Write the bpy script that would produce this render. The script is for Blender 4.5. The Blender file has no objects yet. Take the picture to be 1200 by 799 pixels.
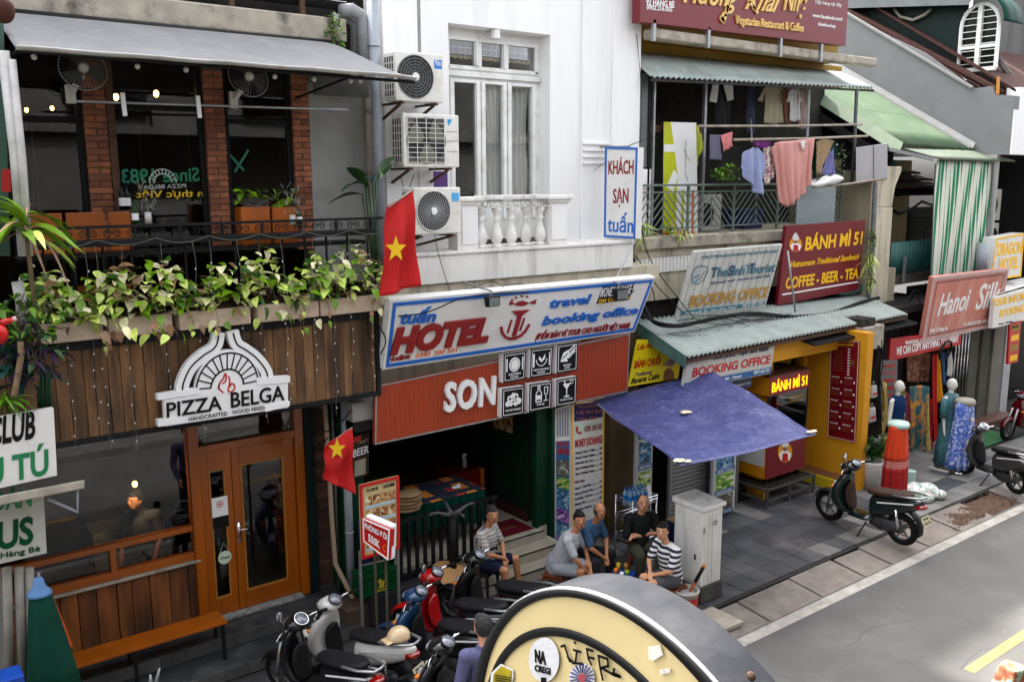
import bpy, bmesh, math, random
import numpy as np
from mathutils import Vector as V, Matrix

random.seed(7)
S = bpy.context.scene
COL = S.collection
# ------------------------------------------------------------------ camera
HC = 5.8
FPX = 1065.0
PIT, YAW, ROL = [math.radians(a) for a in (10.116, 37.397, -0.211)]
CF = V((math.sin(YAW)*math.cos(PIT), math.cos(YAW)*math.cos(PIT), -math.sin(PIT)))
CR = V((math.cos(YAW), -math.sin(YAW), 0))
CU = CR.cross(CF)
CR, CU = CR*math.cos(ROL)+CU*math.sin(ROL), -CR*math.sin(ROL)+CU*math.cos(ROL)
C0 = V((0, 0, HC))
cam = bpy.data.cameras.new("camera")
camo = bpy.data.objects.new("camera", cam)
COL.objects.link(camo)
camo.matrix_world = Matrix(((CR.x, CU.x, -CF.x, 0), (CR.y, CU.y, -CF.y, 0), (CR.z, CU.z, -CF.z, HC), (0, 0, 0, 1)))
cam.sensor_width = 36
cam.lens = 36*FPX/1200
cam.clip_start = 0.05
cam.clip_end = 500
S.camera = camo
# ------------------------------------------------------------------ light
SUN_EL, SUN_AZ = 59.5, 6.0           # azimuth measured from +y (behind the shophouses) towards +x
w = bpy.data.worlds.new("World")
S.world = w
w.use_nodes = True
nt = w.node_tree
bg = nt.nodes['Background']
sky = nt.nodes.new('ShaderNodeTexSky')
sky.sky_type = 'NISHITA'
sky.sun_disc = False
sky.sun_elevation = math.radians(SUN_EL)
sky.sun_rotation = math.radians(SUN_AZ)
sky.air_density = 1.0
sky.dust_density = 6.0
sky.ozone_density = 1.0
hs = nt.nodes.new('ShaderNodeHueSaturation')
hs.inputs['Saturation'].default_value = 0.2
nt.links.new(sky.outputs[0], hs.inputs['Color'])
nt.links.new(hs.outputs[0], bg.inputs[0])
bg.inputs[1].default_value = 0.15
sl = bpy.data.lights.new("sun", 'SUN')
sl.energy = 2.0
sl.angle = math.radians(2)
sl.color = (1, 0.95, 0.88)
so = bpy.data.objects.new("sun", sl)
COL.objects.link(so)
sd = V((math.sin(math.radians(SUN_AZ))*math.cos(math.radians(SUN_EL)), math.cos(math.radians(SUN_AZ))*math.cos(math.radians(SUN_EL)), math.sin(math.radians(SUN_EL))))
so.rotation_euler = sd.to_track_quat('Z', 'Y').to_euler()
so.location = (5, 20, 30)
S.view_settings.view_transform = 'Standard'
S.view_settings.look = 'None'
S.view_settings.gamma = 1
S.view_settings.exposure = 2.5
# ------------------------------------------------------------------ geometry helpers
def ray(u, v): return CF*FPX + CR*(u-600) - CU*(v-399.5)
def PY(u, v, y): d = ray(u, v); return C0 + d*(y/d.y)       # point seen at photo pixel (u,v) on the plane y=...
def PX(u, v, x): d = ray(u, v); return C0 + d*(x/d.x)
def PZ(u, v, z=0.0): d = ray(u, v); return C0 + d*((z-HC)/d.z)
def PN(u, v, p0, n): d = ray(u, v); return C0 + d*((p0-C0).dot(n)/d.dot(n))

ORI = {}
class M:
    """collects faces for one mesh"""
    def __init__(s): s.v = []; s.f = []
    def add(s, vs, fs):
        b = len(s.v); s.v += [V(p) for p in vs]; s.f += [tuple(b+i for i in f) for f in fs]; return s
    def hexa(s, b, t):
        return s.add(list(b)+list(t), [(3,2,1,0),(4,5,6,7),(0,1,5,4),(1,2,6,5),(2,3,7,6),(3,0,4,7)])
    def box(s, x0, x1, y0, y1, z0, z1):
        return s.hexa([(x0,y0,z0),(x1,y0,z0),(x1,y1,z0),(x0,y1,z0)], [(x0,y0,z1),(x1,y0,z1),(x1,y1,z1),(x0,y1,z1)])
    def beam(s, a, b, w, h=None, up=(0,0,1)):
        a, b = V(a), V(b); h = h or w
        d = (b-a).normalized(); up = V(up)
        if abs(d.dot(up)) > .98: up = V((0,1,0))
        r = d.cross(up).normalized()*w/2; u = r.cross(d).normalized()*h/2
        return s.hexa([a-r-u, a+r-u, a+r+u, a-r+u], [b-r-u, b+r-u, b+r+u, b-r+u])
    def poly(s, pts, ext):
        """polygon extruded by the vector ext (front face first)"""
        n = len(pts); pts = [V(p) for p in pts]; e = V(ext)
        s.add(pts+[p+e for p in pts], [tuple(range(n)), tuple(range(2*n-1, n-1, -1))]+[(i, i+n, (i+1) % n+n, (i+1) % n) for i in range(n)])
        return s
    def tube(s, pts, r, n=8, cap=True):
        pts = [V(p) for p in pts]; k = len(pts)
        rs = r if isinstance(r, (list, tuple)) else [r]*k
        ring = []; up = None
        for i in range(k):
            d = (pts[min(i+1, k-1)]-pts[max(i-1, 0)]).normalized()
            if up is None:
                up = V((0,0,1)) if abs(d.z) < .9 else V((1,0,0))
            up = (up-d*up.dot(d))
            up = up.normalized() if up.length > 1e-6 else d.orthogonal().normalized()
            side = d.cross(up)
            ring += [pts[i]+(up*math.cos(2*math.pi*j/n)+side*math.sin(2*math.pi*j/n))*rs[i] for j in range(n)]
        fs = [(i*n+j, i*n+(j+1) % n, (i+1)*n+(j+1) % n, (i+1)*n+j) for i in range(k-1) for j in range(n)]
        if cap: fs += [tuple(range(n-1, -1, -1)), tuple((k-1)*n+j for j in range(n))]
        return s.add(ring, fs)
    def lathe(s, prof, c=(0,0,0), n=16, ax=(0,0,1), cap=True):
        c = V(c); ax = V(ax).normalized(); a = ax.orthogonal().normalized(); b = ax.cross(a)
        vs = [c+ax*z+(a*math.cos(2*math.pi*j/n)+b*math.sin(2*math.pi*j/n))*max(r, 1e-4) for r, z in prof for j in range(n)]
        k = len(prof)
        fs = [(i*n+j, i*n+(j+1) % n, (i+1)*n+(j+1) % n, (i+1)*n+j) for i in range(k-1) for j in range(n)]
        if cap: fs += [tuple(range(n-1, -1, -1)), tuple((k-1)*n+j for j in range(n))]
        return s.add(vs, fs)
    def grid(s, fn, nu, nv):
        return s.add([fn(i/nu, j/nv) for j in range(nv+1) for i in range(nu+1)],
                     [(j*(nu+1)+i, j*(nu+1)+i+1, (j+1)*(nu+1)+i+1, (j+1)*(nu+1)+i) for j in range(nv) for i in range(nu)])
    def torus(s, c, R, r, ax=(0,1,0), n=24, m=8, sq=1.0):
        c = V(c); ax = V(ax).normalized(); a = ax.orthogonal().normalized(); b = ax.cross(a); vs = []
        for i in range(n):
            t = 2*math.pi*i/n; d = a*math.cos(t)+b*math.sin(t)
            for j in range(m):
                p = 2*math.pi*j/m
                vs.append(c+d*(R+r*math.cos(p))+ax*(r*sq*math.sin(p)))
        return s.add(vs, [(i*m+j, ((i+1) % n)*m+j, ((i+1) % n)*m+(j+1) % m, i*m+(j+1) % m) for i in range(n) for j in range(m)])
    def ell(s, c, r, n=14, m=9, rot=None):
        c = V(c); vs = []
        for i in range(m+1):
            t = math.pi*i/m
            for j in range(n):
                p = 2*math.pi*j/n
                q = V((r[0]*math.sin(t)*math.cos(p), r[1]*math.sin(t)*math.sin(p), r[2]*math.cos(t)))
                vs.append(c+(rot @ q if rot else q))
        return s.add(vs, [(i*n+j, (i+1)*n+j, (i+1)*n+(j+1) % n, i*n+(j+1) % n) for i in range(m) for j in range(n)])
    def loft(s, rings, cap=True):
        n = len(rings[0]); vs = [p for r in rings for p in r]; k = len(rings)
        fs = [(i*n+j, i*n+(j+1) % n, (i+1)*n+(j+1) % n, (i+1)*n+j) for i in range(k-1) for j in range(n)]
        if cap: fs += [tuple(range(n-1, -1, -1)), tuple((k-1)*n+j for j in range(n))]
        return s.add(vs, fs)

def obj(name, m, mt, parent=None, sm=False, bev=0, subs=0, label=None, cat=None, group=None, kind=None, solid=0, seg=2):
    """links the collected faces as ONE mesh object; world coordinates unless the root is a local one"""
    vs, fs = (m.v, m.f) if isinstance(m, M) else m
    if parent is not None: o0 = ORI.get(parent.name, V((0,0,0)))
    elif kind == 'structure' or not len(vs): o0 = V((0,0,0))
    else:
        mn = [min(p[i] for p in vs) for i in range(3)]; mx = [max(p[i] for p in vs) for i in range(3)]
        o0 = V(((mn[0]+mx[0])/2, (mn[1]+mx[1])/2, mn[2]))
    me = bpy.data.meshes.new(name)
    me.from_pydata([tuple(V(p)-o0) for p in vs], [], fs)
    me.update()
    bm = bmesh.new(); bm.from_mesh(me); bmesh.ops.recalc_face_normals(bm, faces=bm.faces); bm.to_mesh(me); bm.free()
    for q in (mt if isinstance(mt, (list, tuple)) else [mt]): me.materials.append(q)
    if sm:
        me.polygons.foreach_set('use_smooth', [True]*len(me.polygons))
    o = bpy.data.objects.new(name, me); COL.objects.link(o)
    ORI[o.name] = o0
    if parent is not None: o.parent = parent
    else: o.location = o0
    if bev:
        b = o.modifiers.new('bevel', 'BEVEL'); b.width = bev; b.segments = seg; b.limit_method = 'ANGLE'; b.angle_limit = math.radians(35)
    if subs:
        b = o.modifiers.new('sub', 'SUBSURF'); b.levels = subs; b.render_levels = subs
    if solid:
        b = o.modifiers.new('solid', 'SOLIDIFY'); b.thickness = solid; b.offset = 0
    if label: o['label'] = label
    if cat: o['category'] = cat
    if group: o['group'] = group
    if kind: o['kind'] = kind
    return o

def thing(name, label, cat, loc, rz=0.0, group=None, local=False):
    o = bpy.data.objects.new(name, None); COL.objects.link(o)
    o.location = loc; o.rotation_euler = (0, 0, rz); o.empty_display_size = .1
    ORI[o.name] = V((0,0,0)) if local else V(loc)
    if cat == 'structure': o['kind'] = 'structure'
    else: o['label'] = label; o['category'] = cat
    if group: o['group'] = group
    return o
def copy_tree(o, parent=None):
    c = o.copy(); COL.objects.link(c); c.parent = parent; ORI[c.name] = ORI.get(o.name, V((0,0,0)))
    for ch in o.children: copy_tree(ch, c)
    return c
def inst(src, parent, loc, rot=None, scale=None):
    """a further piece that shares src's mesh"""
    c = bpy.data.objects.new(src.name.split('.')[0], src.data); COL.objects.link(c)
    c.parent = parent; c.location = V(loc)-ORI.get(parent.name, V((0,0,0)))
    if rot: c.rotation_euler = rot
    if scale: c.scale = scale
    for md in src.modifiers:
        if md.type == 'BEVEL':
            b = c.modifiers.new('bevel', 'BEVEL'); b.width = md.width; b.segments = md.segments; b.limit_method = 'ANGLE'
    return c
def piece_mesh(name, m, mt, smooth=False, bev=0):
    """mesh data only, bevelled once, for pieces that are repeated"""
    me = bpy.data.meshes.new(name); me.from_pydata([tuple(p) for p in m.v], [], m.f); me.update()
    bm = bmesh.new(); bm.from_mesh(me); bmesh.ops.recalc_face_normals(bm, faces=bm.faces)
    if bev: bmesh.ops.bevel(bm, geom=list(bm.edges), offset=bev, segments=1, affect='EDGES')
    bm.to_mesh(me); bm.free()
    me.materials.append(mt)
    if smooth: me.polygons.foreach_set('use_smooth', [True]*len(me.polygons))
    return me
def put(name, me, parent, loc, rot=None, scale=None, **kw):
    c = bpy.data.objects.new(name, me); COL.objects.link(c)
    o0 = ORI.get(parent.name, V((0,0,0))) if parent else V((0,0,0))
    c.parent = parent; c.location = V(loc)-o0
    ORI[c.name] = V((0,0,0))
    if rot: c.rotation_euler = rot
    if scale: c.scale = (scale,)*3 if isinstance(scale, (int, float)) else scale
    for k, x in kw.items(): c[k] = x
    return c

def blob(name, caps, mt, parent, vox=.012, smooth=3, label=None, ells=(), boxes=(), local=True, cat=None):
    """capsules (p0,r0,p1,r1) and ellipsoids (c,(rx,ry,rz),rot) fused into one continuous surface"""
    m = M()
    for p0, r0, p1, r1 in caps:
        p0, p1 = V(p0), V(p1); d = p1-p0; L = d.length
        if L < 1e-5:
            m.ell(p0, (r0,)*3, 12, 8); continue
        d.normalize(); prof = []
        for i in range(5):
            a = math.pi/2*i/4; prof.append((r0*math.sin(a), -r0*math.cos(a)))
        for i in range(5):
            a = math.pi/2*i/4; prof.append((r1*math.cos(a), L+r1*math.sin(a)))
        m.lathe(prof, p0, 14, d)
    for e in ells: m.ell(e[0], e[1], 16, 10, e[2] if len(e) > 2 else None)
    for b, t in boxes: m.hexa(b, t)
    me = bpy.data.meshes.new(name+'_src'); me.from_pydata([tuple(p) for p in m.v], [], m.f); me.update()
    bm = bmesh.new(); bm.from_mesh(me); bmesh.ops.recalc_face_normals(bm, faces=bm.faces); bm.to_mesh(me); bm.free()
    t = bpy.data.objects.new('tmp', me); COL.objects.link(t)
    r = t.modifiers.new('r', 'REMESH'); r.mode = 'VOXEL'; r.voxel_size = vox; r.use_smooth_shade = True
    s_ = t.modifiers.new('s', 'SMOOTH'); s_.iterations = smooth; s_.factor = .5
    dg = bpy.context.evaluated_depsgraph_get()
    me2 = bpy.data.meshes.new_from_object(t.evaluated_get(dg)); me2.name = name
    bpy.data.objects.remove(t); bpy.data.meshes.remove(me)
    if len(me2.polygons): me2.polygons.foreach_set('use_smooth', [True]*len(me2.polygons))
    me2.materials.clear(); me2.materials.append(mt)
    o = bpy.data.objects.new(name, me2); COL.objects.link(o)
    o0 = ORI.get(parent.name, V((0,0,0))) if parent else V((0,0,0))
    if o0.length: me2.transform(Matrix.Translation(-o0))
    o.parent = parent; ORI[o.name] = o0
    if label: o['label'] = label
    if cat: o['category'] = cat
    return o

# ------------------------------------------------------------------ materials
MATS = {}
def mat(name, col, rough=.6, var=.12, scale=5, bump=.15, bscale=60, metal=0, dirt=None, streak=False, rnd=0, emit=0, coat=0, spec=.5, dscale=3, sub=0, alpha=1):
    if name in MATS: return MATS[name]
    lu = .3*col[0]+.6*col[1]+.1*col[2]; k_ = .50+.46*min(1, lu/.6)   # calibrated to the exposure
    col = tuple(max(0, (lu+(x-lu)*1.2)*k_) for x in col)
    if dirt: dirt = tuple(x*.75 for x in dirt[:3])+(dirt[3],)
    if spec == .5 and lu < .06: spec = .15
    m = bpy.data.materials.new(name); m.use_nodes = True; MATS[name] = m
    n = m.node_tree; L = n.links; N = n.nodes; b = N['Principled BSDF']
    tc = N.new('ShaderNodeTexCoord'); mp = N.new('ShaderNodeMapping')
    L.new(N.new('ShaderNodeNewGeometry').outputs['Position'], mp.inputs[0])
    mp.inputs['Scale'].default_value = (1, 1, .12) if streak else (1, 1, 1)
    nz = N.new('ShaderNodeTexNoise'); nz.inputs['Scale'].default_value = scale; nz.inputs['Detail'].default_value = 6
    L.new(mp.outputs[0], nz.inputs['Vector'])
    cr = N.new('ShaderNodeMapRange'); cr.inputs[1].default_value = .3; cr.inputs[2].default_value = .7
    cr.inputs[3].default_value = 1-var; cr.inputs[4].default_value = 1+var
    L.new(nz.outputs[0], cr.inputs[0])
    mx = N.new('ShaderNodeMixRGB'); mx.blend_type = 'MULTIPLY'; mx.inputs[0].default_value = 1
    mx.inputs[1].default_value = (*col, 1); L.new(cr.outputs[0], mx.inputs[2]); out = mx.outputs[0]
    if rnd:
        oi = N.new('ShaderNodeObjectInfo'); rr = N.new('ShaderNodeMapRange'); rr.inputs[3].default_value = 1-rnd; rr.inputs[4].default_value = 1+rnd
        L.new(oi.outputs['Random'], rr.inputs[0]); m2 = N.new('ShaderNodeMixRGB'); m2.blend_type = 'MULTIPLY'; m2.inputs[0].default_value = 1
        L.new(out, m2.inputs[1]); L.new(rr.outputs[0], m2.inputs[2]); out = m2.outputs[0]
    if dirt:
        n2 = N.new('ShaderNodeTexNoise'); n2.inputs['Scale'].default_value = dscale; n2.inputs['Detail'].default_value = 10; n2.inputs['Roughness'].default_value = .65
        L.new(mp.outputs[0], n2.inputs['Vector'])
        r2 = N.new('ShaderNodeMapRange'); r2.inputs[1].default_value = .5; r2.inputs[2].default_value = .75; r2.inputs[3].default_value = 0; r2.inputs[4].default_value = dirt[3]
        L.new(n2.outputs[0], r2.inputs[0]); m3 = N.new('ShaderNodeMixRGB'); m3.inputs[2].default_value = (*dirt[:3], 1)
        L.new(r2.outputs[0], m3.inputs[0]); L.new(out, m3.inputs[1]); out = m3.outputs[0]
    L.new(out, b.inputs['Base Color'])
    b.inputs['Roughness'].default_value = rough; b.inputs['Metallic'].default_value = metal
    b.inputs['Specular IOR Level'].default_value = spec
    if coat: b.inputs['Coat Weight'].default_value = coat; b.inputs['Coat Roughness'].default_value = .08
    if sub: b.inputs['Subsurface Weight'].default_value = sub; b.inputs['Subsurface Radius'].default_value = (.02, .008, .004)
    if bump:
        n3 = N.new('ShaderNodeTexNoise'); n3.inputs['Scale'].default_value = bscale; n3.inputs['Detail'].default_value = 4
        L.new(tc.outputs['Object'], n3.inputs['Vector']); bp = N.new('ShaderNodeBump'); bp.inputs['Strength'].default_value = bump; bp.inputs['Distance'].default_value = .01
        L.new(n3.outputs[0], bp.inputs['Height']); L.new(bp.outputs[0], b.inputs['Normal'])
    if emit:
        L.new(out, b.inputs['Emission Color']); b.inputs['Emission Strength'].default_value = emit
    return m
def glass(name, tint=(.55,.6,.6), refl=1.0, rough=.02):
    m = bpy.data.materials.new(name); m.use_nodes = True; n = m.node_tree; n.nodes.clear()
    o = n.nodes.new('ShaderNodeOutputMaterial'); mx = n.nodes.new('ShaderNodeMixShader'); t = n.nodes.new('ShaderNodeBsdfTransparent')
    g = n.nodes.new('ShaderNodeBsdfGlossy'); g.inputs['Roughness'].default_value = rough; t.inputs[0].default_value = (*tint, 1)
    f = n.nodes.new('ShaderNodeFresnel'); f.inputs[0].default_value = 1.55
    mu = n.nodes.new('ShaderNodeMath'); mu.operation = 'MULTIPLY'; mu.inputs[1].default_value = refl*1.8; mu.use_clamp = True
    n.links.new(f.outputs[0], mu.inputs[0]); n.links.new(mu.outputs[0], mx.inputs[0]); n.links.new(t.outputs[0], mx.inputs[1]); n.links.new(g.outputs[0], mx.inputs[2]); n.links.new(mx.outputs[0], o.inputs[0])
    return m
def ramp_mat(name, stops, scale=3, rough=.4, kind='noise', axis=(1,1,1), dist=0, rnd=False, emit=0, const=False, bump=0):
    """noise, wave or voronoi through a colour ramp: photos on posters, printed cloth"""
    m = bpy.data.materials.new(name); m.use_nodes = True; n = m.node_tree; L = n.links; N = n.nodes; b = N['Principled BSDF']
    tc = N.new('ShaderNodeTexCoord'); mp = N.new('ShaderNodeMapping'); mp.inputs['Scale'].default_value = axis
    if rnd:
        oi = N.new('ShaderNodeObjectInfo'); a = N.new('ShaderNodeVectorMath'); a.operation = 'ADD'; k = N.new('ShaderNodeMath'); k.operation = 'MULTIPLY'; k.inputs[1].default_value = 37
        L.new(oi.outputs['Random'], k.inputs[0]); L.new(tc.outputs['Object'], a.inputs[0]); L.new(k.outputs[0], a.inputs[1]); L.new(a.outputs[0], mp.inputs[0])
    else: L.new(tc.outputs['Object'], mp.inputs[0])
    if kind == 'noise':
        t = N.new('ShaderNodeTexNoise'); t.inputs['Detail'].default_value = 5; t.inputs['Distortion'].default_value = dist
    elif kind == 'wave':
        t = N.new('ShaderNodeTexWave'); t.inputs['Distortion'].default_value = dist
    else: t = N.new('ShaderNodeTexVoronoi')
    t.inputs['Scale'].default_value = scale; L.new(mp.outputs[0], t.inputs['Vector'])
    r = N.new('ShaderNodeValToRGB'); e = r.color_ramp
    if const: e.interpolation = 'CONSTANT'
    while len(e.elements) < len(stops): e.elements.new(.5)
    for i, (p, c) in enumerate(stops): e.elements[i].position = p; e.elements[i].color = (*c, 1)
    L.new(t.outputs['Color' if kind == 'voronoi' else 0], r.inputs[0]); L.new(r.outputs[0], b.inputs['Base Color']); b.inputs['Roughness'].default_value = rough
    if emit: L.new(r.outputs[0], b.inputs['Emission Color']); b.inputs['Emission Strength'].default_value = emit
    return m
def check_mat(name, fn_axes, cols, rough=.8):
    """woven stripes or checks from object coordinates: list of (axis, period, width, colour)"""
    m = bpy.data.materials.new(name); m.use_nodes = True; n = m.node_tree; L = n.links; N = n.nodes; b = N['Principled BSDF']
    tc = N.new('ShaderNodeTexCoord'); sp = N.new('ShaderNodeSeparateXYZ'); L.new(tc.outputs['Object'], sp.inputs[0])
    base = N.new('ShaderNodeRGB'); base.outputs[0].default_value = (*cols, 1); out = base.outputs[0]
    for ax, per, wd, c, mixf in fn_axes:
        d = N.new('ShaderNodeMath'); d.operation = 'DIVIDE'; d.inputs[1].default_value = per
        if ax == 'D':
            a = N.new('ShaderNodeMath'); a.operation = 'ADD'; L.new(sp.outputs[0], a.inputs[0]); L.new(sp.outputs[1], a.inputs[1]); L.new(a.outputs[0], d.inputs[0])
        else: L.new(sp.outputs['XYZ'.index(ax)], d.inputs[0])
        f = N.new('ShaderNodeMath'); f.operation = 'FRACT'; L.new(d.outputs[0], f.inputs[0])
        g = N.new('ShaderNodeMath'); g.operation = 'LESS_THAN'; g.inputs[1].default_value = wd; L.new(f.outputs[0], g.inputs[0])
        k = N.new('ShaderNodeMath'); k.operation = 'MULTIPLY'; k.inputs[1].default_value = mixf; L.new(g.outputs[0], k.inputs[0])
        mx = N.new('ShaderNodeMixRGB'); mx.inputs[2].default_value = (*c, 1); L.new(k.outputs[0], mx.inputs[0]); L.new(out, mx.inputs[1]); out = mx.outputs[0]
    L.new(out, b.inputs['Base Color']); b.inputs['Roughness'].default_value = rough
    return m
def H(h):
    """sRGB hex to linear"""
    return tuple(((c/255)/12.92 if c/255 <= .04045 else ((c/255+.055)/1.055)**2.4) for c in (int(h[i:i+2], 16) for i in (0, 2, 4)))

# ------------------------------------------------------------------ lettering
_tc = {}
def text_mesh(s, bold=0.0, depth=0.0, shear=0.0, sp=1.0):
    k = (s, bold, depth, shear, sp)
    if k in _tc: return _tc[k]
    c = bpy.data.curves.new('t', 'FONT'); c.body = s; c.offset = bold; c.extrude = 0; c.resolution_u = 3; c.shear = shear; c.space_character = sp
    o = bpy.data.objects.new('t', c); COL.objects.link(o)
    dg = bpy.context.evaluated_depsgraph_get()
    me = bpy.data.meshes.new_from_object(o.evaluated_get(dg))
    vs = [tuple(v.co) for v in me.vertices]; fs = [tuple(p.vertices) for p in me.polygons]
    # boundary edges for the side walls
    cnt = {}
    for f in fs:
        for i in range(len(f)):
            e = (f[i], f[(i+1) % len(f)]); cnt[e] = 1
    bd = [e for e in cnt if (e[1], e[0]) not in cnt]
    bpy.data.objects.remove(o); bpy.data.curves.remove(c); bpy.data.meshes.remove(me)
    _tc[k] = (vs, fs, bd); return _tc[k]
CAP = None
def text3d(s, O, ex, ey, en, mt, parent, depth=.004, lift=.003, bold=0.0, name='lettering', shear=0.0, low=False, label=None, sp=1.0):
    """text fitted so its width spans ex and its capital height spans ey from O; en = outward normal"""
    global CAP
    if CAP is None:
        hv = text_mesh('H')[0]; hx = text_mesh('x')[0]; CAP = (max(p[1] for p in hv), max(p[1] for p in hx))
    vs, fs, bd = text_mesh(s, bold*.55, 0, shear, sp)
    if not vs: return None
    x0 = min(p[0] for p in vs); x1 = max(p[0] for p in vs); ch = CAP[1] if low else CAP[0]
    n = len(vs); en = V(en).normalized(); O = V(O)
    A = [O+V(ex)*((p[0]-x0)/(x1-x0))+V(ey)*(p[1]/ch)+en*(lift+depth) for p in vs]
    B = [p-en*(depth+.001) for p in A]
    F = list(fs)+[(b, a, a+n, b+n) for a, b in bd]
    o = obj(name, (A+B, F), mt, parent)
    if label: o['label'] = label
    return o

class Board:
    """a flat sign, poster or panel of real size: corners are 3-D points TL, TR, BR, BL"""
    def __init__(s, name, c, mt, thick=.04, label='', cat='sign', parent=None, part='board', bev=.004, group=None):
        s.c = [V(p) for p in c]
        TL, TR, BR, BL = s.c
        s.n = (TR-BL).cross(TL-BR).normalized()
        if s.n.dot(C0-BL) < 0: s.n = -s.n
        s.p0 = (TL+TR+BR+BL)/4
        s.root = parent or thing(name, label, cat, (BL+BR)/2, group=group)
        m = M(); m.hexa([p-s.n*thick for p in (BL, BR, TR, TL)], [BL, BR, TR, TL])
        s.body = obj(part, m, mt, s.root, bev=bev)
    def at(s, a, b, lift=0): # a 0..1 left-right, b 0..1 bottom-top
        TL, TR, BR, BL = s.c
        return (BL*(1-a)+BR*a)*(1-b)+(TL*(1-a)+TR*a)*b+s.n*lift
    def px(s, u, v, lift=0): return PN(u, v, s.p0+s.n*lift, s.n)
    def text(s, t, bl, br, tl, mt, **k):   # three photo pixels: baseline left, baseline right, cap height above the left
        O = s.px(*bl); return text3d(t, O, s.px(*br)-O, s.px(*tl)-O, s.n, mt, s.root, **k)
    def textn(s, t, a0, b0, a1, h, mt, **k): # normalised coordinates
        O = s.at(a0, b0); k.setdefault('parent', s.root); par = k.pop('parent')
        return text3d(t, O, s.at(a1, b0)-O, s.at(a0, b0+h)-O, s.n, mt, par, **k)
    def polyn(s, pts, mt, name='print', lift=.003, depth=.002, parent=None):
        m = M(); q = [s.at(a, b, lift+depth) for a, b in pts]; m.poly(q, -s.n*depth); return obj(name, m, mt, parent or s.root)
    def rectn(s, a0, b0, a1, b1, mt, **k): return s.polyn([(a0,b0),(a1,b0),(a1,b1),(a0,b1)], mt, **k)
    def polyp(s, pts, mt, name='print', lift=.003, depth=.002, parent=None):
        m = M(); q = [s.px(u, v, lift+depth) for u, v in pts]; m.poly(q, -s.n*depth); return obj(name, m, mt, parent or s.root)
    def strokep(s, lines, wd, mt, name='line', lift=.003, depth=.003, parent=None):
        m = M()
        for pts in lines:
            q = [s.px(u, v, lift+depth) for u, v in pts]
            for a, b in zip(q, q[1:]):
                d = (b-a).normalized(); r = d.cross(s.n)*wd/2; a2 = a-d*wd*.3; b2 = b+d*wd*.3
                m.poly([a2-r, b2-r, b2+r, a2+r], -s.n*depth)
        return obj(name, m, mt, parent or s.root)
    def stroken(s, lines, wd, mt, name='line', lift=.003, depth=.003, parent=None):
        m = M()
        for pts in lines:
            q = [s.at(a, b, lift+depth) for a, b in pts]
            for a, b in zip(q, q[1:]):
                d = (b-a).normalized(); r = d.cross(s.n)*wd/2; a2 = a-d*wd*.3; b2 = b+d*wd*.3
                m.poly([a2-r, b2-r, b2+r, a2+r], -s.n*depth)
        return obj(name, m, mt, parent or s.root)
    def frame(s, wd, mt, name='frame', lift=.0, depth=.012, inset=0):
        m = M(); TL, TR, BR, BL = s.c; W = (TR-TL).length; Hh = (TL-BL).length; a, b = wd/W, wd/Hh; i, j = inset/W, inset/Hh
        for r in ((i, j, 1-i, b+j), (i, 1-b-j, 1-i, 1-j), (i, b+j, a+i, 1-b-j), (1-a-i, b+j, 1-i, 1-b-j)):
            q = [s.at(x, y, lift+depth) for x, y in ((r[0],r[1]),(r[2],r[1]),(r[2],r[3]),(r[0],r[3]))]; m.poly(q, -s.n*depth)
        return obj(name, m, mt, s.root)
def arc(cx, cy, rx, ry, a0, a1, n=16): return [(cx+rx*math.cos(math.radians(a0+(a1-a0)*i/n)), cy+ry*math.sin(math.radians(a0+(a1-a0)*i/n))) for i in range(n+1)]
# ------------------------------------------------------------------ palette
asphalt = mat('asphalt', (.155,.15,.145), .92, .12, 1.3, .7, 260, dirt=(.25,.24,.225,.5), dscale=.9)
kerb_c = mat('kerb_concrete', (.27,.235,.21), .9, .22, 3, .5, 40, dirt=(.1,.085,.075,.8), dscale=2.5)
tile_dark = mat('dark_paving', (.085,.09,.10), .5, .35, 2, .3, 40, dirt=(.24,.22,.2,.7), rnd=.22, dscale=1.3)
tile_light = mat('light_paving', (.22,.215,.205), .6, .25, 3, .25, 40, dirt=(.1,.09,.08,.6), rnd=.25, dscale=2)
grout = mat('grout', (.06,.057,.054), .9, .2, 5, .4, 60)
ground_m = mat('ground_dirt', (.06,.057,.054), .9, .2, 2, .3, 40)
soil = mat('bare_earth', (.13,.08,.055), 1, .4, 12, .8, 60)
linew = mat('road_paint_white', (.42,.395,.36), .85, .2, 6, .3, 90, dirt=(.2,.19,.17,.85), dscale=5)
liney = mat('road_paint_yellow', (.52,.33,.12), .8, .12, 6, .3, 90, dirt=(.45,.3,.15,.5), dscale=6)
wood_dark = mat('weathered_wood', (.19,.105,.055), .85, .8, 7, .8, 60, dirt=(.018,.012,.009,1), streak=True, rnd=.45, dscale=9)
wood_wall = mat('stained_wood', (.24,.085,.03), .6, .75, 6, .5, 50, dirt=(.018,.009,.006,.95), streak=True, rnd=.3, dscale=5)
wood_orange = mat('varnished_wood', (.40,.115,.018), .3, .22, 3, .15, 60, streak=True, coat=.15)
wood_chair = mat('chair_wood', (.42,.12,.02), .45, .2, 4, .15, 60, streak=True)
blackm = mat('black_metal', (.014,.014,.015), .5, .2, 6, .1, 60)
black_ir = mat('black_iron', (.02,.021,.023), .45, .3, 6, .3, 60)
darkgreen = mat('dark_green_paint', (.01,.055,.028), .4, .3, 2, .15, 30, dirt=(.03,.05,.035,.5), dscale=3)
blackgreen = mat('blackish_green', (.012,.026,.023), .5, .25, 3, .15, 30)
brick_m = mat('brick_red', (.36,.14,.08), .8, .35, 8, .6, 70, rnd=.38, dirt=(.16,.07,.05,.6), dscale=5)
mortar = mat('mortar', (.15,.125,.10), .95, .3, 10, .6, 60)
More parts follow.
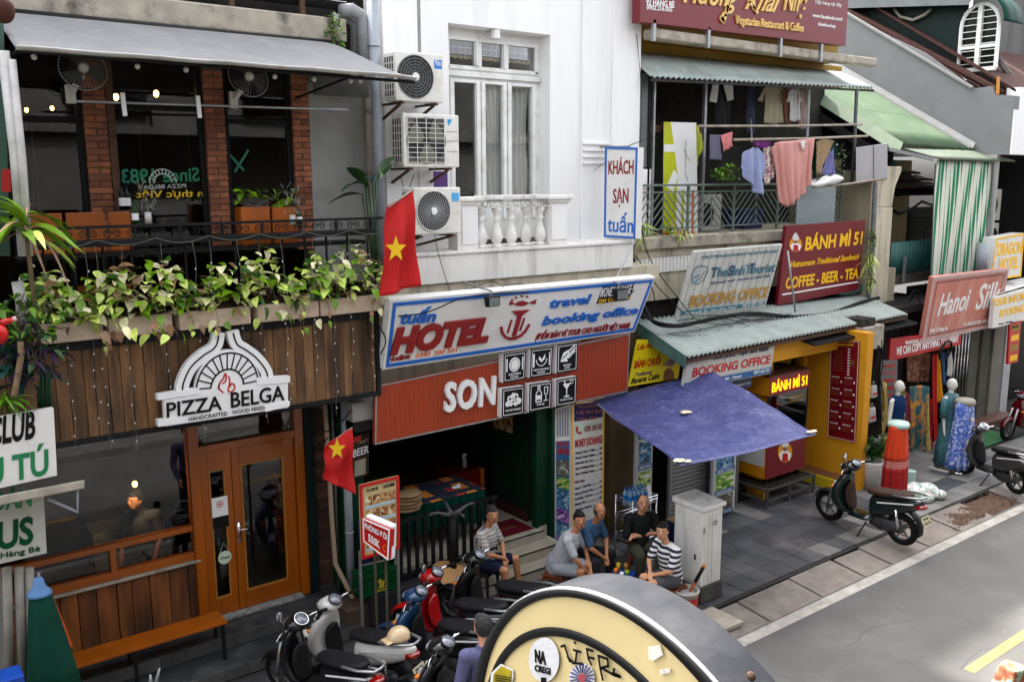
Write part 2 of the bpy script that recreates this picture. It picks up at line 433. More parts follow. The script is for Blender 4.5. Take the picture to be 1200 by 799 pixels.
whitewall = mat('white_painted_wall', (.82,.815,.81), .8, .03, 1.5, .12, 50, dirt=(.6,.58,.53,.35), streak=True, dscale=2.2)
whiteold = mat('aged_white_paint', (.78,.77,.74), .75, .05, 3, .25, 40, dirt=(.3,.27,.22,.7), streak=True, dscale=4)
creamold = mat('stained_cream', (.55,.5,.4), .85, .12, 3, .3, 40, dirt=(.1,.085,.06,.85), dscale=4.5, streak=True)
concrete_old = mat('mouldy_concrete', (.42,.38,.32), .9, .22, 4, .5, 40, dirt=(.035,.032,.028,.9), dscale=3.5)
greywall = mat('grey_render', (.26,.265,.27), .85, .07, 1.2, .2, 50, dirt=(.18,.18,.18,.6), dscale=2)
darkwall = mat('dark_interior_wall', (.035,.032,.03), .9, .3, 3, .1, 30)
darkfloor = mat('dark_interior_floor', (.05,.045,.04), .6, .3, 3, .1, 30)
winwhite = mat('white_window_paint', (.75,.75,.73), .45, .05, 4, .08, 40, dirt=(.4,.37,.3,.5), dscale=5)
awn_cloth = mat('grey_awning_canvas', (.22,.225,.235), .8, .1, 3, .25, 30, dirt=(.4,.38,.34,.4), dscale=4)
awn_val = mat('pale_awning_strip', (.55,.54,.52), .8, .12, 4, .2, 40, dirt=(.2,.19,.18,.6))
pvc = mat('grey_pvc_pipe', (.36,.39,.43), .4, .1, 6, .1, 40, dirt=(.2,.19,.17,.6))
acwhite = mat('air_conditioner_white', (.70,.69,.65), .5, .05, 4, .08, 40, dirt=(.4,.34,.25,.55), dscale=5)
acgrille = mat('grille_dark', (.05,.052,.055), .5, .1, 6, 0)
rust = mat('rusty_steel', (.12,.06,.035), .8, .4, 12, .5, 60)
galv = mat('galvanised_steel', (.4,.41,.42), .4, .15, 8, .15, 50, metal=.7)
chrome = mat('chrome', (.7,.7,.72), .12, .05, 5, 0, metal=1)
corr_green = mat('faded_green_roofing', (.37,.42,.395), .65, .16, 2, .2, 40, dirt=(.62,.60,.54,.75), dscale=5)
corr_teal = mat('green_metal_edge', (.09,.19,.17), .55, .2, 3, .2, 40, dirt=(.2,.22,.2,.5))
roof_green = mat('light_green_roofing', (.10,.165,.09), .75, .15, 2, .15, 40, dirt=(.16,.17,.13,.5), dscale=2)
flash_white = mat('white_flashing', (.33,.33,.32), .6, .1, 5, .4, 30, dirt=(.3,.28,.24,.6), dscale=6)
rooftile = mat('old_roof_tile', (.12,.045,.035), .9, .4, 14, .6, 60, rnd=.3)
red_sign = mat('red_sign_face', (.30,.025,.035), .4, .06, 2, .04, 40)
maroon = mat('maroon_sign_face', (.22,.010,.022), .35, .06, 2, .03, 40)
orange_panel = mat('brick_red_panel', (.42,.065,.025), .5, .1, 3, .05, 60, streak=True)
signwhite = mat('sign_white', (.72,.71,.69), .45, .04, 2, .04, 40, dirt=(.5,.48,.44,.35), dscale=3)
letwhite = mat('letter_white', (.8,.8,.8), .5, .02, 4, 0)
blk = mat('letter_black', (.012,.012,.013), .5, .05, 4, 0)
lred = mat('letter_red', (.35,.01,.014), .4, .05, 4, 0)
lred2 = mat('letter_bright_red', (.6,.03,.02), .4, .05, 4, 0)
lblue = mat('letter_blue', (.02,.17,.62), .4, .05, 4, 0)
lnavy = mat('letter_navy', (.02,.03,.16), .4, .05, 4, 0)
lteal = mat('letter_faded_teal', (.10,.27,.38), .5, .2, 4, 0)
lsteel = mat('letter_steel_blue', (.05,.13,.26), .5, .15, 4, 0)
lorange = mat('letter_orange', (.75,.2,.03), .5, .1, 4, 0)
locre = mat('letter_ochre', (.62,.36,.12), .5, .15, 8, 0)
lyellow = mat('letter_yellow', (.85,.52,.02), .5, .04, 4, 0)
lgreen = mat('letter_green', (.0,.25,.1), .5, .05, 4, 0)
lgold = mat('letter_gold', (.7,.48,.2), .35, .15, 6, 0)
yellow_wall = mat('yellow_painted_wall', (.68,.34,.012), .7, .08, 2, .15, 40, dirt=(.4,.19,.01,.5), dscale=2)
yellow_sign = mat('yellow_sign_face', (.75,.62,.03), .5, .06, 3, .03, 40)
bluep = mat('blue_print', (.03,.15,.38), .5, .1, 4, 0)
stone_step = mat('beige_stone', (.40,.365,.30), .6, .12, 6, .15, 60, dirt=(.2,.17,.13,.5), dscale=4)
carpet = mat('dark_red_mat', (.14,.012,.022), .95, .15, 8, .4, 200)
curtain_w = mat('pale_curtain', (.80,.79,.76), .9, .06, 4, .1, 40)
win_gl = glass('window_glass', (.75,.78,.78), .7)
clr_gl = glass('clear_window_glass', (.97,.98,.98), .5)
win_dk = glass('shopfront_glass', (.6,.62,.62), .62)
lamp_m = mat('warm_bulb', (1,.55,.18), .4, 0, 4, 0, emit=6)
bulbw = mat('unlit_bulb', (.6,.58,.5), .2, 0, 4, 0)
led = mat('amber_led', (1,.32,.03), .4, 0, 4, 0, emit=.7)
leafm = [mat('pothos_leaf_%s' % k, c, .45, .2, 18, .1, 40, rnd=.35) for k, c in (('green', (.20,.36,.05)), ('lime', (.56,.66,.22)), ('pale', (.76,.72,.48)), ('dark', (.06,.16,.025)), ('dry', (.34,.20,.12)))]
leafdark = mat('deep_green_leaf', (.025,.085,.02), .4, .25, 8, .1, 40, rnd=.3)
leafblue = mat('blue_green_leaf', (.03,.10,.075), .45, .25, 8, .1, 40, rnd=.3)
leafmid = mat('fresh_green_leaf', (.13,.28,.03), .5, .25, 8, .1, 40, rnd=.3)
purple_leaf = mat('purple_leaf', (.05,.025,.075), .5, .25, 8, .1, 40, rnd=.3)
dryleaf = mat('dry_leaf', (.42,.28,.18), .8, .25, 8, .2, 40, rnd=.3)
stemm = mat('plant_stem', (.16,.11,.06), .8, .25, 8, .2, 40)
terra = mat('planter_concrete', (.62,.50,.40), .9, .15, 4, .3, 40, dirt=(.15,.11,.08,.7), dscale=4)
flagred = mat('flag_red', (.62,.012,.012), .75, .1, 4, .1, 60)
flagyel = mat('flag_yellow', (.75,.5,.02), .75, .05, 4, 0)
cable = mat('black_cable', (.016,.016,.016), .6, .1, 8, 0)
wirew = mat('pale_wire', (.22,.21,.19), .5, .1, 8, 0)
skin = mat('skin', (.62,.34,.22), .5, .08, 9, .06, 90, sub=.05)
skin2 = mat('tanned_skin', (.50,.24,.14), .5, .1, 9, .06, 90, sub=.05)
hairb = mat('black_hair', (.018,.016,.015), .6, .3, 30, .5, 160)
hairg = mat('greying_hair', (.05,.05,.052), .7, .4, 30, .5, 160)
eyew = mat('eye_white', (.6,.58,.55), .3, 0, 4, 0)
mouthm = mat('lip', (.22,.05,.045), .5, 0, 4, 0)
tyre = mat('tyre_rubber', (.014,.014,.014), .85, .2, 10, .3, 90)
seatm = mat('black_vinyl', (.018,.018,.02), .5, .2, 10, .25, 120)
plasb = mat('black_plastic', (.02,.02,.021), .45, .15, 10, .08, 120)
engm = mat('engine_grey', (.10,.10,.105), .5, .3, 10, .3, 60, metal=.5)
disp = mat('instrument_glass', (.20,.22,.26), .15, .5, 24, 0, coat=1)
# ------------------------------------------------------------------ ground, road, pavement
RZ = -.09
obj('ground', M().add([(-120,-120,-.3),(160,-120,-.3),(160,160,-.3),(-120,160,-.3)], [(0,1,2,3)]), ground_m, kind='structure')
obj('road', M().add([(-40,1.2,RZ),(90,1.2,RZ),(90,6.98,RZ),(-40,6.98,RZ)], [(0,1,2,3)]), asphalt, kind='structure')
obj('opposite_pavement', M().box(-40,90,-1,1.2,-.2,.06), tile_light, kind='structure')
# painted lines, each a sheet 4 mm proud
l0 = PZ(858, 747, RZ); 
obj('white_edge_line', M().add([(-10,6.74,RZ+.004),(60,6.74,RZ+.004),(60,6.92,RZ+.004),(-10,6.92,RZ+.004)], [(0,1,2,3)]), linew, kind='structure')
m = M()
for k in range(-2, 9):
    x = 10.55+k*5.0
    m.add([(x,4.64,RZ+.004),(x+2.6,4.64,RZ+.004),(x+2.6,4.765,RZ+.004),(x,4.765,RZ+.004)], [(0,1,2,3)])
obj('yellow_centre_dashes', m, liney, kind='structure')
# sloping concrete gutter between road and pavement, in uneven cast slabs
gut = thing('gutter', '', 'structure', (0,7,0))
obj('gutter_bed', M().box(-20,60,6.93,7.62,-.25,-.12), soil, gut)
x = 2.0; k = 0
while x < 30:
    L = random.uniform(.7, 1.3); g = .02
    y1 = 7.55+random.uniform(-.05,.05)
    if not (14.9 < x < 16.9):
        dz = random.uniform(-.012,.012); m = M()
        n = 5
        tp = []
        m.hexa([(x+g,6.94,-.2),(x+L-g,6.94,-.2),(x+L-g,y1,-.2),(x+g,y1,-.2)], [(x+g,6.94,-.082),(x+L-g,6.94,-.082+dz*.3),(x+L-g,y1,-.012+dz),(x+g,y1,-.012-dz)])
        obj('slab', m, kerb_c, gut, bev=.012)
    x += L
rg_ = random.Random(3)
obj('earth_heap', M().grid(lambda u, v: (14.6+2.8*u, 6.95+.66*v, -.125+(.075+.03*rg_.random())*min(1, 5*min(u, 1-u))*min(1, 4*min(v, 1-v))+.012*math.sin(u*31+v*9)), 60, 16), soil, gut, sm=1)
m = M()
for i in range(260):
    x = random.uniform(14.7, 17.2); y = random.uniform(6.98, 7.7); s = random.uniform(.006, .03)
    m.ell((x,y,-.055+.03*(y-7)), (s,s*.8,s*.5), 5, 3)
obj('rubble', m, soil, None, kind='stuff', label='loose earth and pebbles in the broken gutter', cat='rubble')
# pavement: bed plus one piece per tile
pav = thing('pavement', '', 'structure', (0,8,0))
obj('pavement_bed', M().box(-20,60,7.56,14.0,-.3,-.018), grout, pav)
tp = {}
for nm, mt in (('d', tile_dark), ('l', tile_light)):
    tp[nm] = piece_mesh('paving_tile', M().box(-.196,.196,-.196,.196,-.02,0), mt, bev=.003)
random.seed(3); cnt = 0
tiles = []
for i in range(0, 44):
    for j in range(0, 8):
        x = 8.4+.4*i+.2; y = 7.62+.4*j+.2
        if x > 24: continue
        u_in = (x/max(y,.1))
        if x < 9.2 and y > 9.4: continue
        if y > 10.2: continue
        if x > 9.25 and x < 10.85 and y < 8.0: pass
        tiles.append((x, y))
tiles = [t for t in tiles if not (t[0] > 19.5 and t[1] > 9)]
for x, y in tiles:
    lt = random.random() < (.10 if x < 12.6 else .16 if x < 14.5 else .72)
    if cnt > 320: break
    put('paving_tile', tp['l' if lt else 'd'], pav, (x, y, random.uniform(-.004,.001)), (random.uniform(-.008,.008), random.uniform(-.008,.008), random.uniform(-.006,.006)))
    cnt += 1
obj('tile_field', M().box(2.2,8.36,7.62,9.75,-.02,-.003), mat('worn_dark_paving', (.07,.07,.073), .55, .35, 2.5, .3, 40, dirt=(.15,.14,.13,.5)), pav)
# iron drain cover slab at the cabinet corner
dc = obj('drain_cover', M().box(8.55,9.25,7.06,7.6,-.05,.015), concrete_old, None, bev=.008, label='square concrete drain slab beside the foot of the utility cabinet', cat='drain cover')
# the side of the street where the photograph was taken from
opp = thing('opposite_house', 'dim rendered house across the street behind the viewer', 'house', (5,-1.2,0))
OW = mat('opposite_wall', (.12,.115,.11), .85, .3, 1, .2, 30, dirt=(.05,.048,.045,.6))
obj('wall', M().box(-20,45,-4,-1.2,0,5.3).box(-20,45,-4,-1.2,6.9,9.5).box(-20,-2,-4,-1.21,5.3,6.9).box(3,6,-4,-1.21,5.3,6.9).box(14,45,-4,-1.21,5.3,6.9), OW, opp)
for k in range(14):
    x = -16+k*4.2
    f = obj('window', M().box(x,x+1.8,-1.19,-1.1,1.0,2.6).box(x,x+1.8,-1.19,-1.1,7.3,8.6), win_dk, opp)
obj('balcony', M().box(-3,14,-1.2,-.35,4.25,4.4).box(-3,14,-.42,-.36,4.4,5.2), OW, opp)
obj('string_course', M().box(-20,45,-1.19,-1.0,6.9,7.05), OW, opp)
obj('room', M().box(-20,45,-3.9,-3.8,5.3,6.9), mat('lit_plaster', (.3,.28,.25), .9), opp)
ro = random.Random(21); ms_ = M(); tar = mat('tar_crack', (.05,.05,.05), .8, .1)
for k in range(2):
    x, y = ro.uniform(8.5, 17), ro.uniform(4.7, 6.5); pts = []
    for j in range(7): pts.append((x, y, RZ+.003)); x += ro.uniform(.1,.35); y += ro.uniform(-.12,.12)
    for a, b in zip(pts, pts[1:]):
        d = (V(b)-V(a)).normalized().cross(V((0,0,1)))*.0022; ms_.add([V(a)-d, V(b)-d, V(b)+d, V(a)+d], [(0,1,2,3)])
obj('road_cracks', ms_, tar, kind='structure')
ms_ = M()
for k in range(50):
    x, y, r = ro.uniform(7, 20), ro.uniform(4.2, 6.7), ro.uniform(.008,.035); n_ = 6; ms_.add([(x+r*ro.uniform(.5,1)*math.cos(j*1.05), y+r*ro.uniform(.4,1)*math.sin(j*1.05), RZ+.003) for j in range(n_)], [tuple(range(n_))])
obj('road_spots', ms_, mat('pale_road_spot', (.22,.21,.2), .9, .1), kind='structure')
# ------------------------------------------------------------------ brick and timber restaurant building (left)
PB = thing('restaurant_building', 'brick and timber restaurant building with planter balcony and orange wooden door', 'building', (3.5,11,0))
YW = 10.8; YF = 9.95; YU = 11.1
XL, XR = 1.15, 5.50
# two entrance steps
for nm, (y0, y1, z0, z1) in {'a': (9.85,10.28,-.02,.17), 'b': (10.28,11.2,-.02,.34)}.items():
    st = obj('step', M().box(XL,5.15 if nm == 'b' else 4.95,y0,y1,z0,z1), mat('dark_step_stone', (.05,.055,.058), .5, .3, 3, .2, 40, dirt=(.13,.12,.11,.6), dscale=3), PB, bev=.012)
tl = piece_mesh('riser_tile', M().box(-.145,.145,-.006,0,-.075,.075), mat('riser_tile', (.10,.10,.098), .6, .3, 4, .2, 40, rnd=.25), bev=.003)
for i in range(13):
    x = 1.35+.295*i
    if x < 4.9: put('riser_tile', tl, PB, (x, 9.85, .078))
    put('riser_tile', tl, PB, (x, 10.28, .252))
# plank wall below the shop window: one object per board
xs = [XL+.02]; 
while xs[-1] < 3.3: xs.append(min(xs[-1]+random.uniform(.15,.24), 3.34))
for a, b in zip(xs, xs[1:]):
    dy = random.uniform(0,.012)
    obj('plank', M().box(a+.004,b-.004,YW-.03-dy,YW+.02,.36,1.165), wood_wall, PB, bev=.006, seg=1)
obj('backing', M().box(XL,3.34,YW+.022,YW+.1,.34,1.17), blackm, PB)
obj('sill', M().box(XL,3.36,YW-.09,YW+.12,1.17,1.20), concrete_old, PB, bev=.006)
fr = wood_orange
wf = obj('window_frame', M().box(XL,3.30,YW-.05,YW+.05,1.203,1.30).box(XL,3.30,YW-.055,YW+.05,1.575,1.64).box(2.33,2.40,YW-.045,YW+.05,1.30,1.575), fr, PB, bev=.006)
obj('pane', M().box(XL,2.33,YW-.005,YW+.005,1.30,1.575), win_dk, wf)
obj('pane', M().box(2.40,3.30,YW-.005,YW+.005,1.30,1.575), win_dk, wf)
obj('shop_window', M().box(XL,3.30,YW-.005,YW+.007,1.64,3.10), win_dk, PB)
# door set
df = obj('door_frame', M().box(3.30,3.42,YW-.08,YW+.08,.345,3.1).box(4.66,4.78,YW-.08,YW+.08,.345,3.1).box(3.42,4.66,YW-.07,YW+.08,2.52,2.62), fr, PB, bev=.008)
obj('pane', M().box(3.42,4.66,YW-.006,YW+.006,2.62,3.1), win_dk, df)
obj('threshold', M().box(3.42,4.66,YW-.16,YW+.1,.345,.37), mat('worn_threshold', (.3,.3,.29), .8, .4, 18, .4, 40, dirt=(.06,.06,.06,.9), dscale=14), df)
def leaf(x0, x1, px0, px1, lab):
    d = obj('door', M().box(x0,px0,YW-.03,YW+.02,.375,2.515).box(px1,x1,YW-.03,YW+.02,.375,2.515).box(px0,px1,YW-.03,YW+.02,.375,.60).box(px0,px1,YW-.03,YW+.02,2.29,2.515), fr, PB, bev=.006, label=lab)
    obj('pane', M().box(px0,px1,YW-.012,YW-.004,.60,2.29), win_dk, d)
    m = M(); e = .02
    for a, b, c, dd in ((px0,px0+e,.60,2.29),(px1-e,px1,.60,2.29),(px0+e,px1-e,.60,.62),(px0+e,px1-e,2.27,2.29)): m.box(a,b,YW-.036,YW-.013,c,dd)
    obj('beading', m, mat('pale_beading', (.45,.2,.06), .4, .1), d)
    return d
leaf(3.423, 3.82, 3.53, 3.735, 'narrow fixed door leaf')
d2 = leaf(3.828, 4.655, 3.93, 4.50, 'wide door leaf')
obj('handle', M().box(3.852,3.892,YW-.042,YW-.031,1.28,1.56).tube([(3.872,YW-.04,1.46),(3.872,YW-.09,1.46),(3.99,YW-.09,1.45)], .011), chrome, d2, sm=1)
obj('notice', M().box(3.545,3.745,YW-.044,YW-.038,1.68,1.93), letwhite, PB, label='white paper notice with a red emblem taped on the door glass')
obj('notice', M().box(3.545,3.745,YW-.044,YW-.038,1.53,1.675), blk, PB, label='black strip under the notice')
m = M(); m.lathe([(.035,0),(.045,0)], (3.645,YW-.046,1.84), 20, (0,-1,0), False); m.lathe([(.0,0),(.018,0)], (3.645,YW-.046,1.84), 14, (0,-1,0), False)
obj('emblem', m, lred2, PB)
cs = obj('closed_sign', M().lathe([(0,0),(.085,0),(.085,.006),(0,.006)], (3.66,YW-.06,1.14), 24, (0,-1,0)).tube([(3.60,YW-.055,1.2),(3.66,YW-.05,1.33),(3.72,YW-.055,1.2)], .003, 5), mat('pale_green_sign', (.55,.62,.5), .5), None, label='small round pale green Closed sign hanging inside the narrow door glass', cat='door sign')
text3d('Closed', (3.60,YW-.067,1.125), (.12,0,0), (0,0,.035), (0,-1,0), blk, cs, lift=.0, depth=.002, bold=.02)
# interior: floor, back wall, furniture seen through the glass
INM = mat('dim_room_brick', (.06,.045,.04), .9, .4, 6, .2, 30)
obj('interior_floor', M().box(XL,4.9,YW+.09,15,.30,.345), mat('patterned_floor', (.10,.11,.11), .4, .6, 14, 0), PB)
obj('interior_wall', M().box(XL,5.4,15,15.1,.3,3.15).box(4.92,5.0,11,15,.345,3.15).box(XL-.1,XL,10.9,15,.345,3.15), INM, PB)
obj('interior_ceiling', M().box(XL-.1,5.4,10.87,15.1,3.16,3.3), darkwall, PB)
bk = piece_mesh('brick', M().box(0,.014,-.1,.1,-.03,.03), brick_m, bev=.004)
for j in range(16):
    for i in range(5): put('brick', bk, PB, (4.905, 11.1+.22*i+(.11 if j % 2 else 0), .5+.075*j))
# right end: dark green post, strip of brickwork
obj('post', M().box(4.78,4.90,YW-.12,YW+.1,.345,3.1), blackgreen, PB, bev=.006)
obj('brick_pier', M().box(4.90,5.14,YW-.03,YW+.1,.34,3.1), mortar, PB)
bk2 = piece_mesh('brick', M().box(-.1,.1,-.02,.0,-.028,.028), mat('brick_dark', (.13,.06,.045), .85, .4, 8, .6, 70, rnd=.4), bev=.004)
for j in range(34): put('brick', bk2, PB, (5.02+(.02 if j % 2 else -.01), YW-.03, .42+.072*j))
# fascia: bracket frame and the weathered boards
FB, FT = 3.16, 4.10
obj('soffit', M().box(XL,XR-.02,YF+.03,YW+.3,FB-.02,FB+.02), blackm, PB)
xs = [XL+.05]
while xs[-1] < XR-.09: xs.append(min(xs[-1]+random.uniform(.10,.155), XR-.06))
for a, b in zip(xs, xs[1:]):
    dy = random.uniform(0,.01)
    obj('plank', M().box(a+.003,b-.003,YF-dy,YF+.022,FB,FT), wood_dark, PB, bev=.004, seg=1)
obj('fascia_backing', M().box(XL,XR-.06,YF+.024,YF+.08,FB,FT), blackm, PB)
obj('fascia_rail', M().box(XL,XR,YF-.03,YF+.06,FB-.055,FB).box(XR-.055,XR,YF-.03,YF+.06,FB,FT).box(XL,XR,YF-.03,YF+.1,FT,FT+.10), black_ir, PB, bev=.005)
obj('balcony_floor', M().box(XL,XR,YF+.1,YU+.2,FT-.1,FT+.02), darkwall, PB)
# dark balcony front wall behind the planters, rail and scrolls
obj('balcony_front', M().box(XL,XR,YF+.12,YF+.18,FT+.02,4.55), blackm, PB)
obj('ledge', M().box(1.6,XR,YF-.02,YF+.16,5.13,5.20), black_ir, PB, bev=.01)
obj('handrail', M().box(1.6,XR+.1,YF-.02,YF+.02,5.315,5.345), black_ir, PB)
bal = piece_mesh('baluster', M().box(-.01,.01,-.01,.01,0,.60), black_ir)
for i in range(14): put('baluster', bal, PB, (1.8+.28*i, YF+.1, 4.54))
bal2 = piece_mesh('baluster', M().box(-.012,.012,-.012,.012,0,.115), black_ir)
for i in range(9): put('baluster', bal2, PB, (1.75+.46*i, YF, 5.20))
def scroll(cx, z, s, fl):
    pts = []
    for i in range(22):
        t = i/21; a = t*3.0*math.pi; r = s*(1-t*.75)
        pts.append((cx+fl*(r*math.cos(a)-s), YF, z+r*math.sin(a)))
    return pts
sc1 = obj('scroll', M().tube(scroll(0,5.258,.045,1), .006, 5).tube(scroll(0.0,5.258,.045,-1), .006, 5), black_ir, PB, sm=1)
ORI[sc1.name] = V((0,0,0))
me = sc1.data; sc1.location = (1.98,0,0)
for i in range(1, 16): put('scroll', me, PB, V((1.98+.23*i,0,0))+ORI[PB.name])
# upper floor: glazed bays between three brick pillars
def pillar(x0, x1, z0, z1, y=YU, depth=.3):
    obj('pillar_core', M().box(x0+.008,x1-.008,y+.008,y+depth,z0,z1), mortar, PB)
    w = x1-x0
    full = piece_mesh('brick', M().box(-w/2+.003,w/2-.003,-.006,.05,-.031,.031), brick_m, bev=.004)
    half = piece_mesh('brick', M().box(-w/4+.007,w/4-.007,-.006,.05,-.031,.031), brick_m, bev=.004)
    side = piece_mesh('brick', M().box(-.006,.05,-.1,.1,-.031,.031), brick_m, bev=.004)
    z = z0+.035; j = 0
    while z < z1-.03:
        if j % 2: put('brick', full, PB, ((x0+x1)/2, y, z))
        else:
            put('brick', half, PB, (x0+w*.25, y, z)); put('brick', half, PB, (x0+w*.75, y, z))
        z += .072; j += 1
pillar(2.52,2.77,5.0,7.15); pillar(3.87,4.12,5.0,7.15); pillar(4.99,5.22,4.9,7.15)
obj('corner_wall', M().box(5.23,6.02,YU+.02,YU+.35,4.1,7.02), mat('stucco_grey', (.36,.36,.34), .9, .12, 2, .3, 40, dirt=(.2,.19,.17,.6), dscale=2.5), PB)
obj('corner_post', M().box(6.02,6.22,YU-.05,YU+.35,3.6,7.2), concrete_old, PB, bev=.01)
obj('drop_curtain', M().box(5.23,6.05,YU-.15,YU-.13,6.85,7.1), mat('dusty_canvas', (.14,.14,.13), .9, .3, 3, .4, 20), PB)
fr2 = blackm
def bay(x0, x1, zt, lab):
    f = obj('glazing', M().box(x0,x0+.06,YU+.05,YU+.12,4.9,7.2).box(x1-.06,x1,YU+.05,YU+.12,4.9,7.2).box(x0+.06,x1-.06,YU+.05,YU+.12,zt,zt+.07), fr2, PB, bev=.004)
    obj('pane', M().box(x0+.06,x1-.06,YU+.08,YU+.088,4.9,zt), win_gl, f)
    obj('pane', M().box(x0+.06,x1-.06,YU+.08,YU+.088,zt+.07,7.2), win_gl, f)
    return f
bay(1.72,2.52,6.42,''); bay(2.77,3.87,6.60,''); bay(4.12,4.99,6.47,'')
obj('side_jamb', M().box(2.77,2.85,YU-.02,YU+.05,4.9,7.15), rust, PB)
# upstairs room
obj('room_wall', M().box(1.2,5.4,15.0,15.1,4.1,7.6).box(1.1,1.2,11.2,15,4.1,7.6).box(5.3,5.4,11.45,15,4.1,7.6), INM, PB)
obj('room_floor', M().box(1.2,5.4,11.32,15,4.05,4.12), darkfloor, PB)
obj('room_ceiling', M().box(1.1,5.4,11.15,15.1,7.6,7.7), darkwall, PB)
m = M()
for k in range(5): m.box(1.9+.75*k,1.94+.75*k,14.9,14.98,4.4,6.6)
obj('panelling', m, mat('olive_panel', (.16,.13,.04), .8, .3), PB)
# concrete coping above the awning and dark loft
obj('coping', M().box(1.2,5.62,10.75,11.2,7.50,7.78), concrete_old, PB, bev=.02)
obj('loft', M().box(-3,5.9,11.6,14,7.75,12), darkwall, PB)  # unseen extra height added to keep the sun off the awning
obj('loft_beam', M().box(1.3,5.9,10.95,11.1,8.12,8.2).tube([(1.3,11.1,8.0),(5.8,11.1,8.0)], .06), blackm, PB)
for x in (3.0,4.2,5.1): obj('loft_post', M().box(x,x+.06,10.95,11.0,7.78,8.12), rust, PB)
# awning
def awn(u, v):
    x = 1.62+u*(5.86-1.62); k = max(0, (u-.86)/.14)
    y = 10.72-1.3*v+.12*k*k; z = 7.47-.50*v**1.15+.003*math.sin(u*30)*v-.30*k*k*(1-v)
    return (x, y, z)
aw = thing('awning', 'grey canvas awning with a pale front strip above the restaurant balcony', 'awning', (3.7,10,6.9))
obj('canvas', M().grid(awn, 60, 12), awn_cloth, aw, sm=1, solid=.012)
def val(u, v):
    x = 1.62+u*(5.86-1.62); k = max(0, (u-.86)/.14); return (x, 9.42+.12*k*k-.05-.03*v, 6.975-.055*v+.006*math.sin(u*50))
obj('front_strip', M().grid(lambda u, v: (awn(u,1)[0], awn(u,1)[1]-.012-.055*(1-v), awn(u,1)[2]+.012-.03*v), 60, 2), awn_val, aw, sm=1, solid=.01)
obj('front_bar', M().tube([(1.62,9.44,6.945),(5.86,9.56,6.93)], .018), blackm, aw)
obj('arm', M().tube([(1.66,10.7,6.95),(1.66,9.46,6.95)], .02).tube([(4.98,10.95,6.8),(4.98,9.5,6.93)], .015), blackm, aw)
obj('roll_tube', M().tube([(1.6,10.73,7.47),(5.5,10.73,7.45)], .045), blackm, aw, sm=1)
# rail across the glazing with clothes pegs
rl = thing('hanging_rail', 'thin white steel rail with two white lamp clips across the upper glazing', 'rail', (3.7,10.0,6.55))
pa, pb = PY(90,119,10.3), PY(408,129,10.3)
obj('rail', M().tube([pa, pb], .014), galv, rl, sm=1)
for u, v in ((144,118),(232,121)):
    a = PY(u, v, 10.28); obj('clip', M().beam(a+V((0,0,.08)), a+V((.01,0,-.16)), .045, .03), letwhite, rl, bev=.006)
# lit and unlit bulbs
for k, (u, v, y) in enumerate(((17,94,11.8),(136,114,11.8),(183,110,11.8),(31,129,12.2),(61,127,12.4))):
    p = PY(u, v, y); b = thing('pendant_lamp', 'lit filament bulb, number counted from the left behind the upper glazing', 'lamp', p)
    b['label'] = ['lit bulb at the far left behind the upper glazing', 'lit bulb left of centre in the middle bay', 'lit bulb at the centre of the middle bay', 'dim lit bulb low in the left bay', 'faint bulb beside a white card in the left bay'][k]
    b['group'] = 'lit bulbs inside the upper room'
    s = .022 if k > 2 else .032
    obj('bulb', M().ell(p, (s,s,s*1.35), 10, 7), lamp_m, b, sm=1)
    obj('socket', M().tube([p+V((0,0,s)), p+V((0,0,.09))], .014, 8), blk, b); obj('cord', M().tube([p+V((0,0,.09)), (p.x,p.y,7.6)], .003, 5), cable, b)
for k, (u, v) in enumerate(((40,67),(161,78),(218,82),(322,90),(368,93),(411,95),(422,95))):
    p = PY(u, v, 9.7); b = thing('festoon_bulb', 'unlit round bulb under the awning', 'bulb', p, group='unlit bulbs hanging under the awning')
    b['label'] = 'unlit round bulb hanging under the front bar of the awning'
    obj('bulb', M().ell(p, (.028,.028,.03), 10, 7), bulbw, b, sm=1)
    obj('cap', M().tube([p+V((0,0,.022)), p+V((0,0,.06))], .014, 8), blk, b)
    obj('cord', M().tube([p+V((0,0,.06)), p+V((0,0,.16))], .003, 5), cable, b)
# wall fans
for k, (u, v, lab) in enumerate(((97,81,'round wall fan at the left pillar under the awning'), (291,91,'round wall fan at the middle pillar partly hidden by the awning'))):
    c = PY(u, v, 10.75); f = thing('wall_fan', lab, 'fan', (c.x,c.y,c.z-.3), group='wall fans under the awning')
    obj('guard_ring', M().torus(c, .24, .007, (0,-1,.35), 30, 6), galv, f, sm=1)
    nrm = V((0,-1,.35)).normalized(); a = nrm.orthogonal().normalized(); b = nrm.cross(a); m = M()
    for i in range(36):
        t = 2*math.pi*i/36; d = a*math.cos(t)+b*math.sin(t); m.tube([c+nrm*.05+d*.05, c+nrm*.04+d*.16, c+d*.24], .0018, 3, False)
    obj('guard', m, galv, f)
    obj('hub', M().ell(c+nrm*.03, (.055,.055,.055), 14, 8), acwhite, f, sm=1)
    m = M()
    for i in range(3):
        t = 2*math.pi*i/3
        m.grid(lambda p, q: c+(a*math.cos(t+(q-.5)*1.2)+b*math.sin(t+(q-.5)*1.2))*(.05+.16*p)+nrm*(.02*(q-.5)), 4, 5)
    obj('blade', m, mat('fan_blade', (.12,.12,.12), .4), f, sm=1)
    obj('bracket', M().beam(c+V((-.0,.05,-.05)), c+V((-.06,.3,-.22)), .06, .05).box(c.x-.12,c.x-.02,YU-.05,YU+.02,c.z-.34,c.z-.14), acwhite, f, bev=.01)
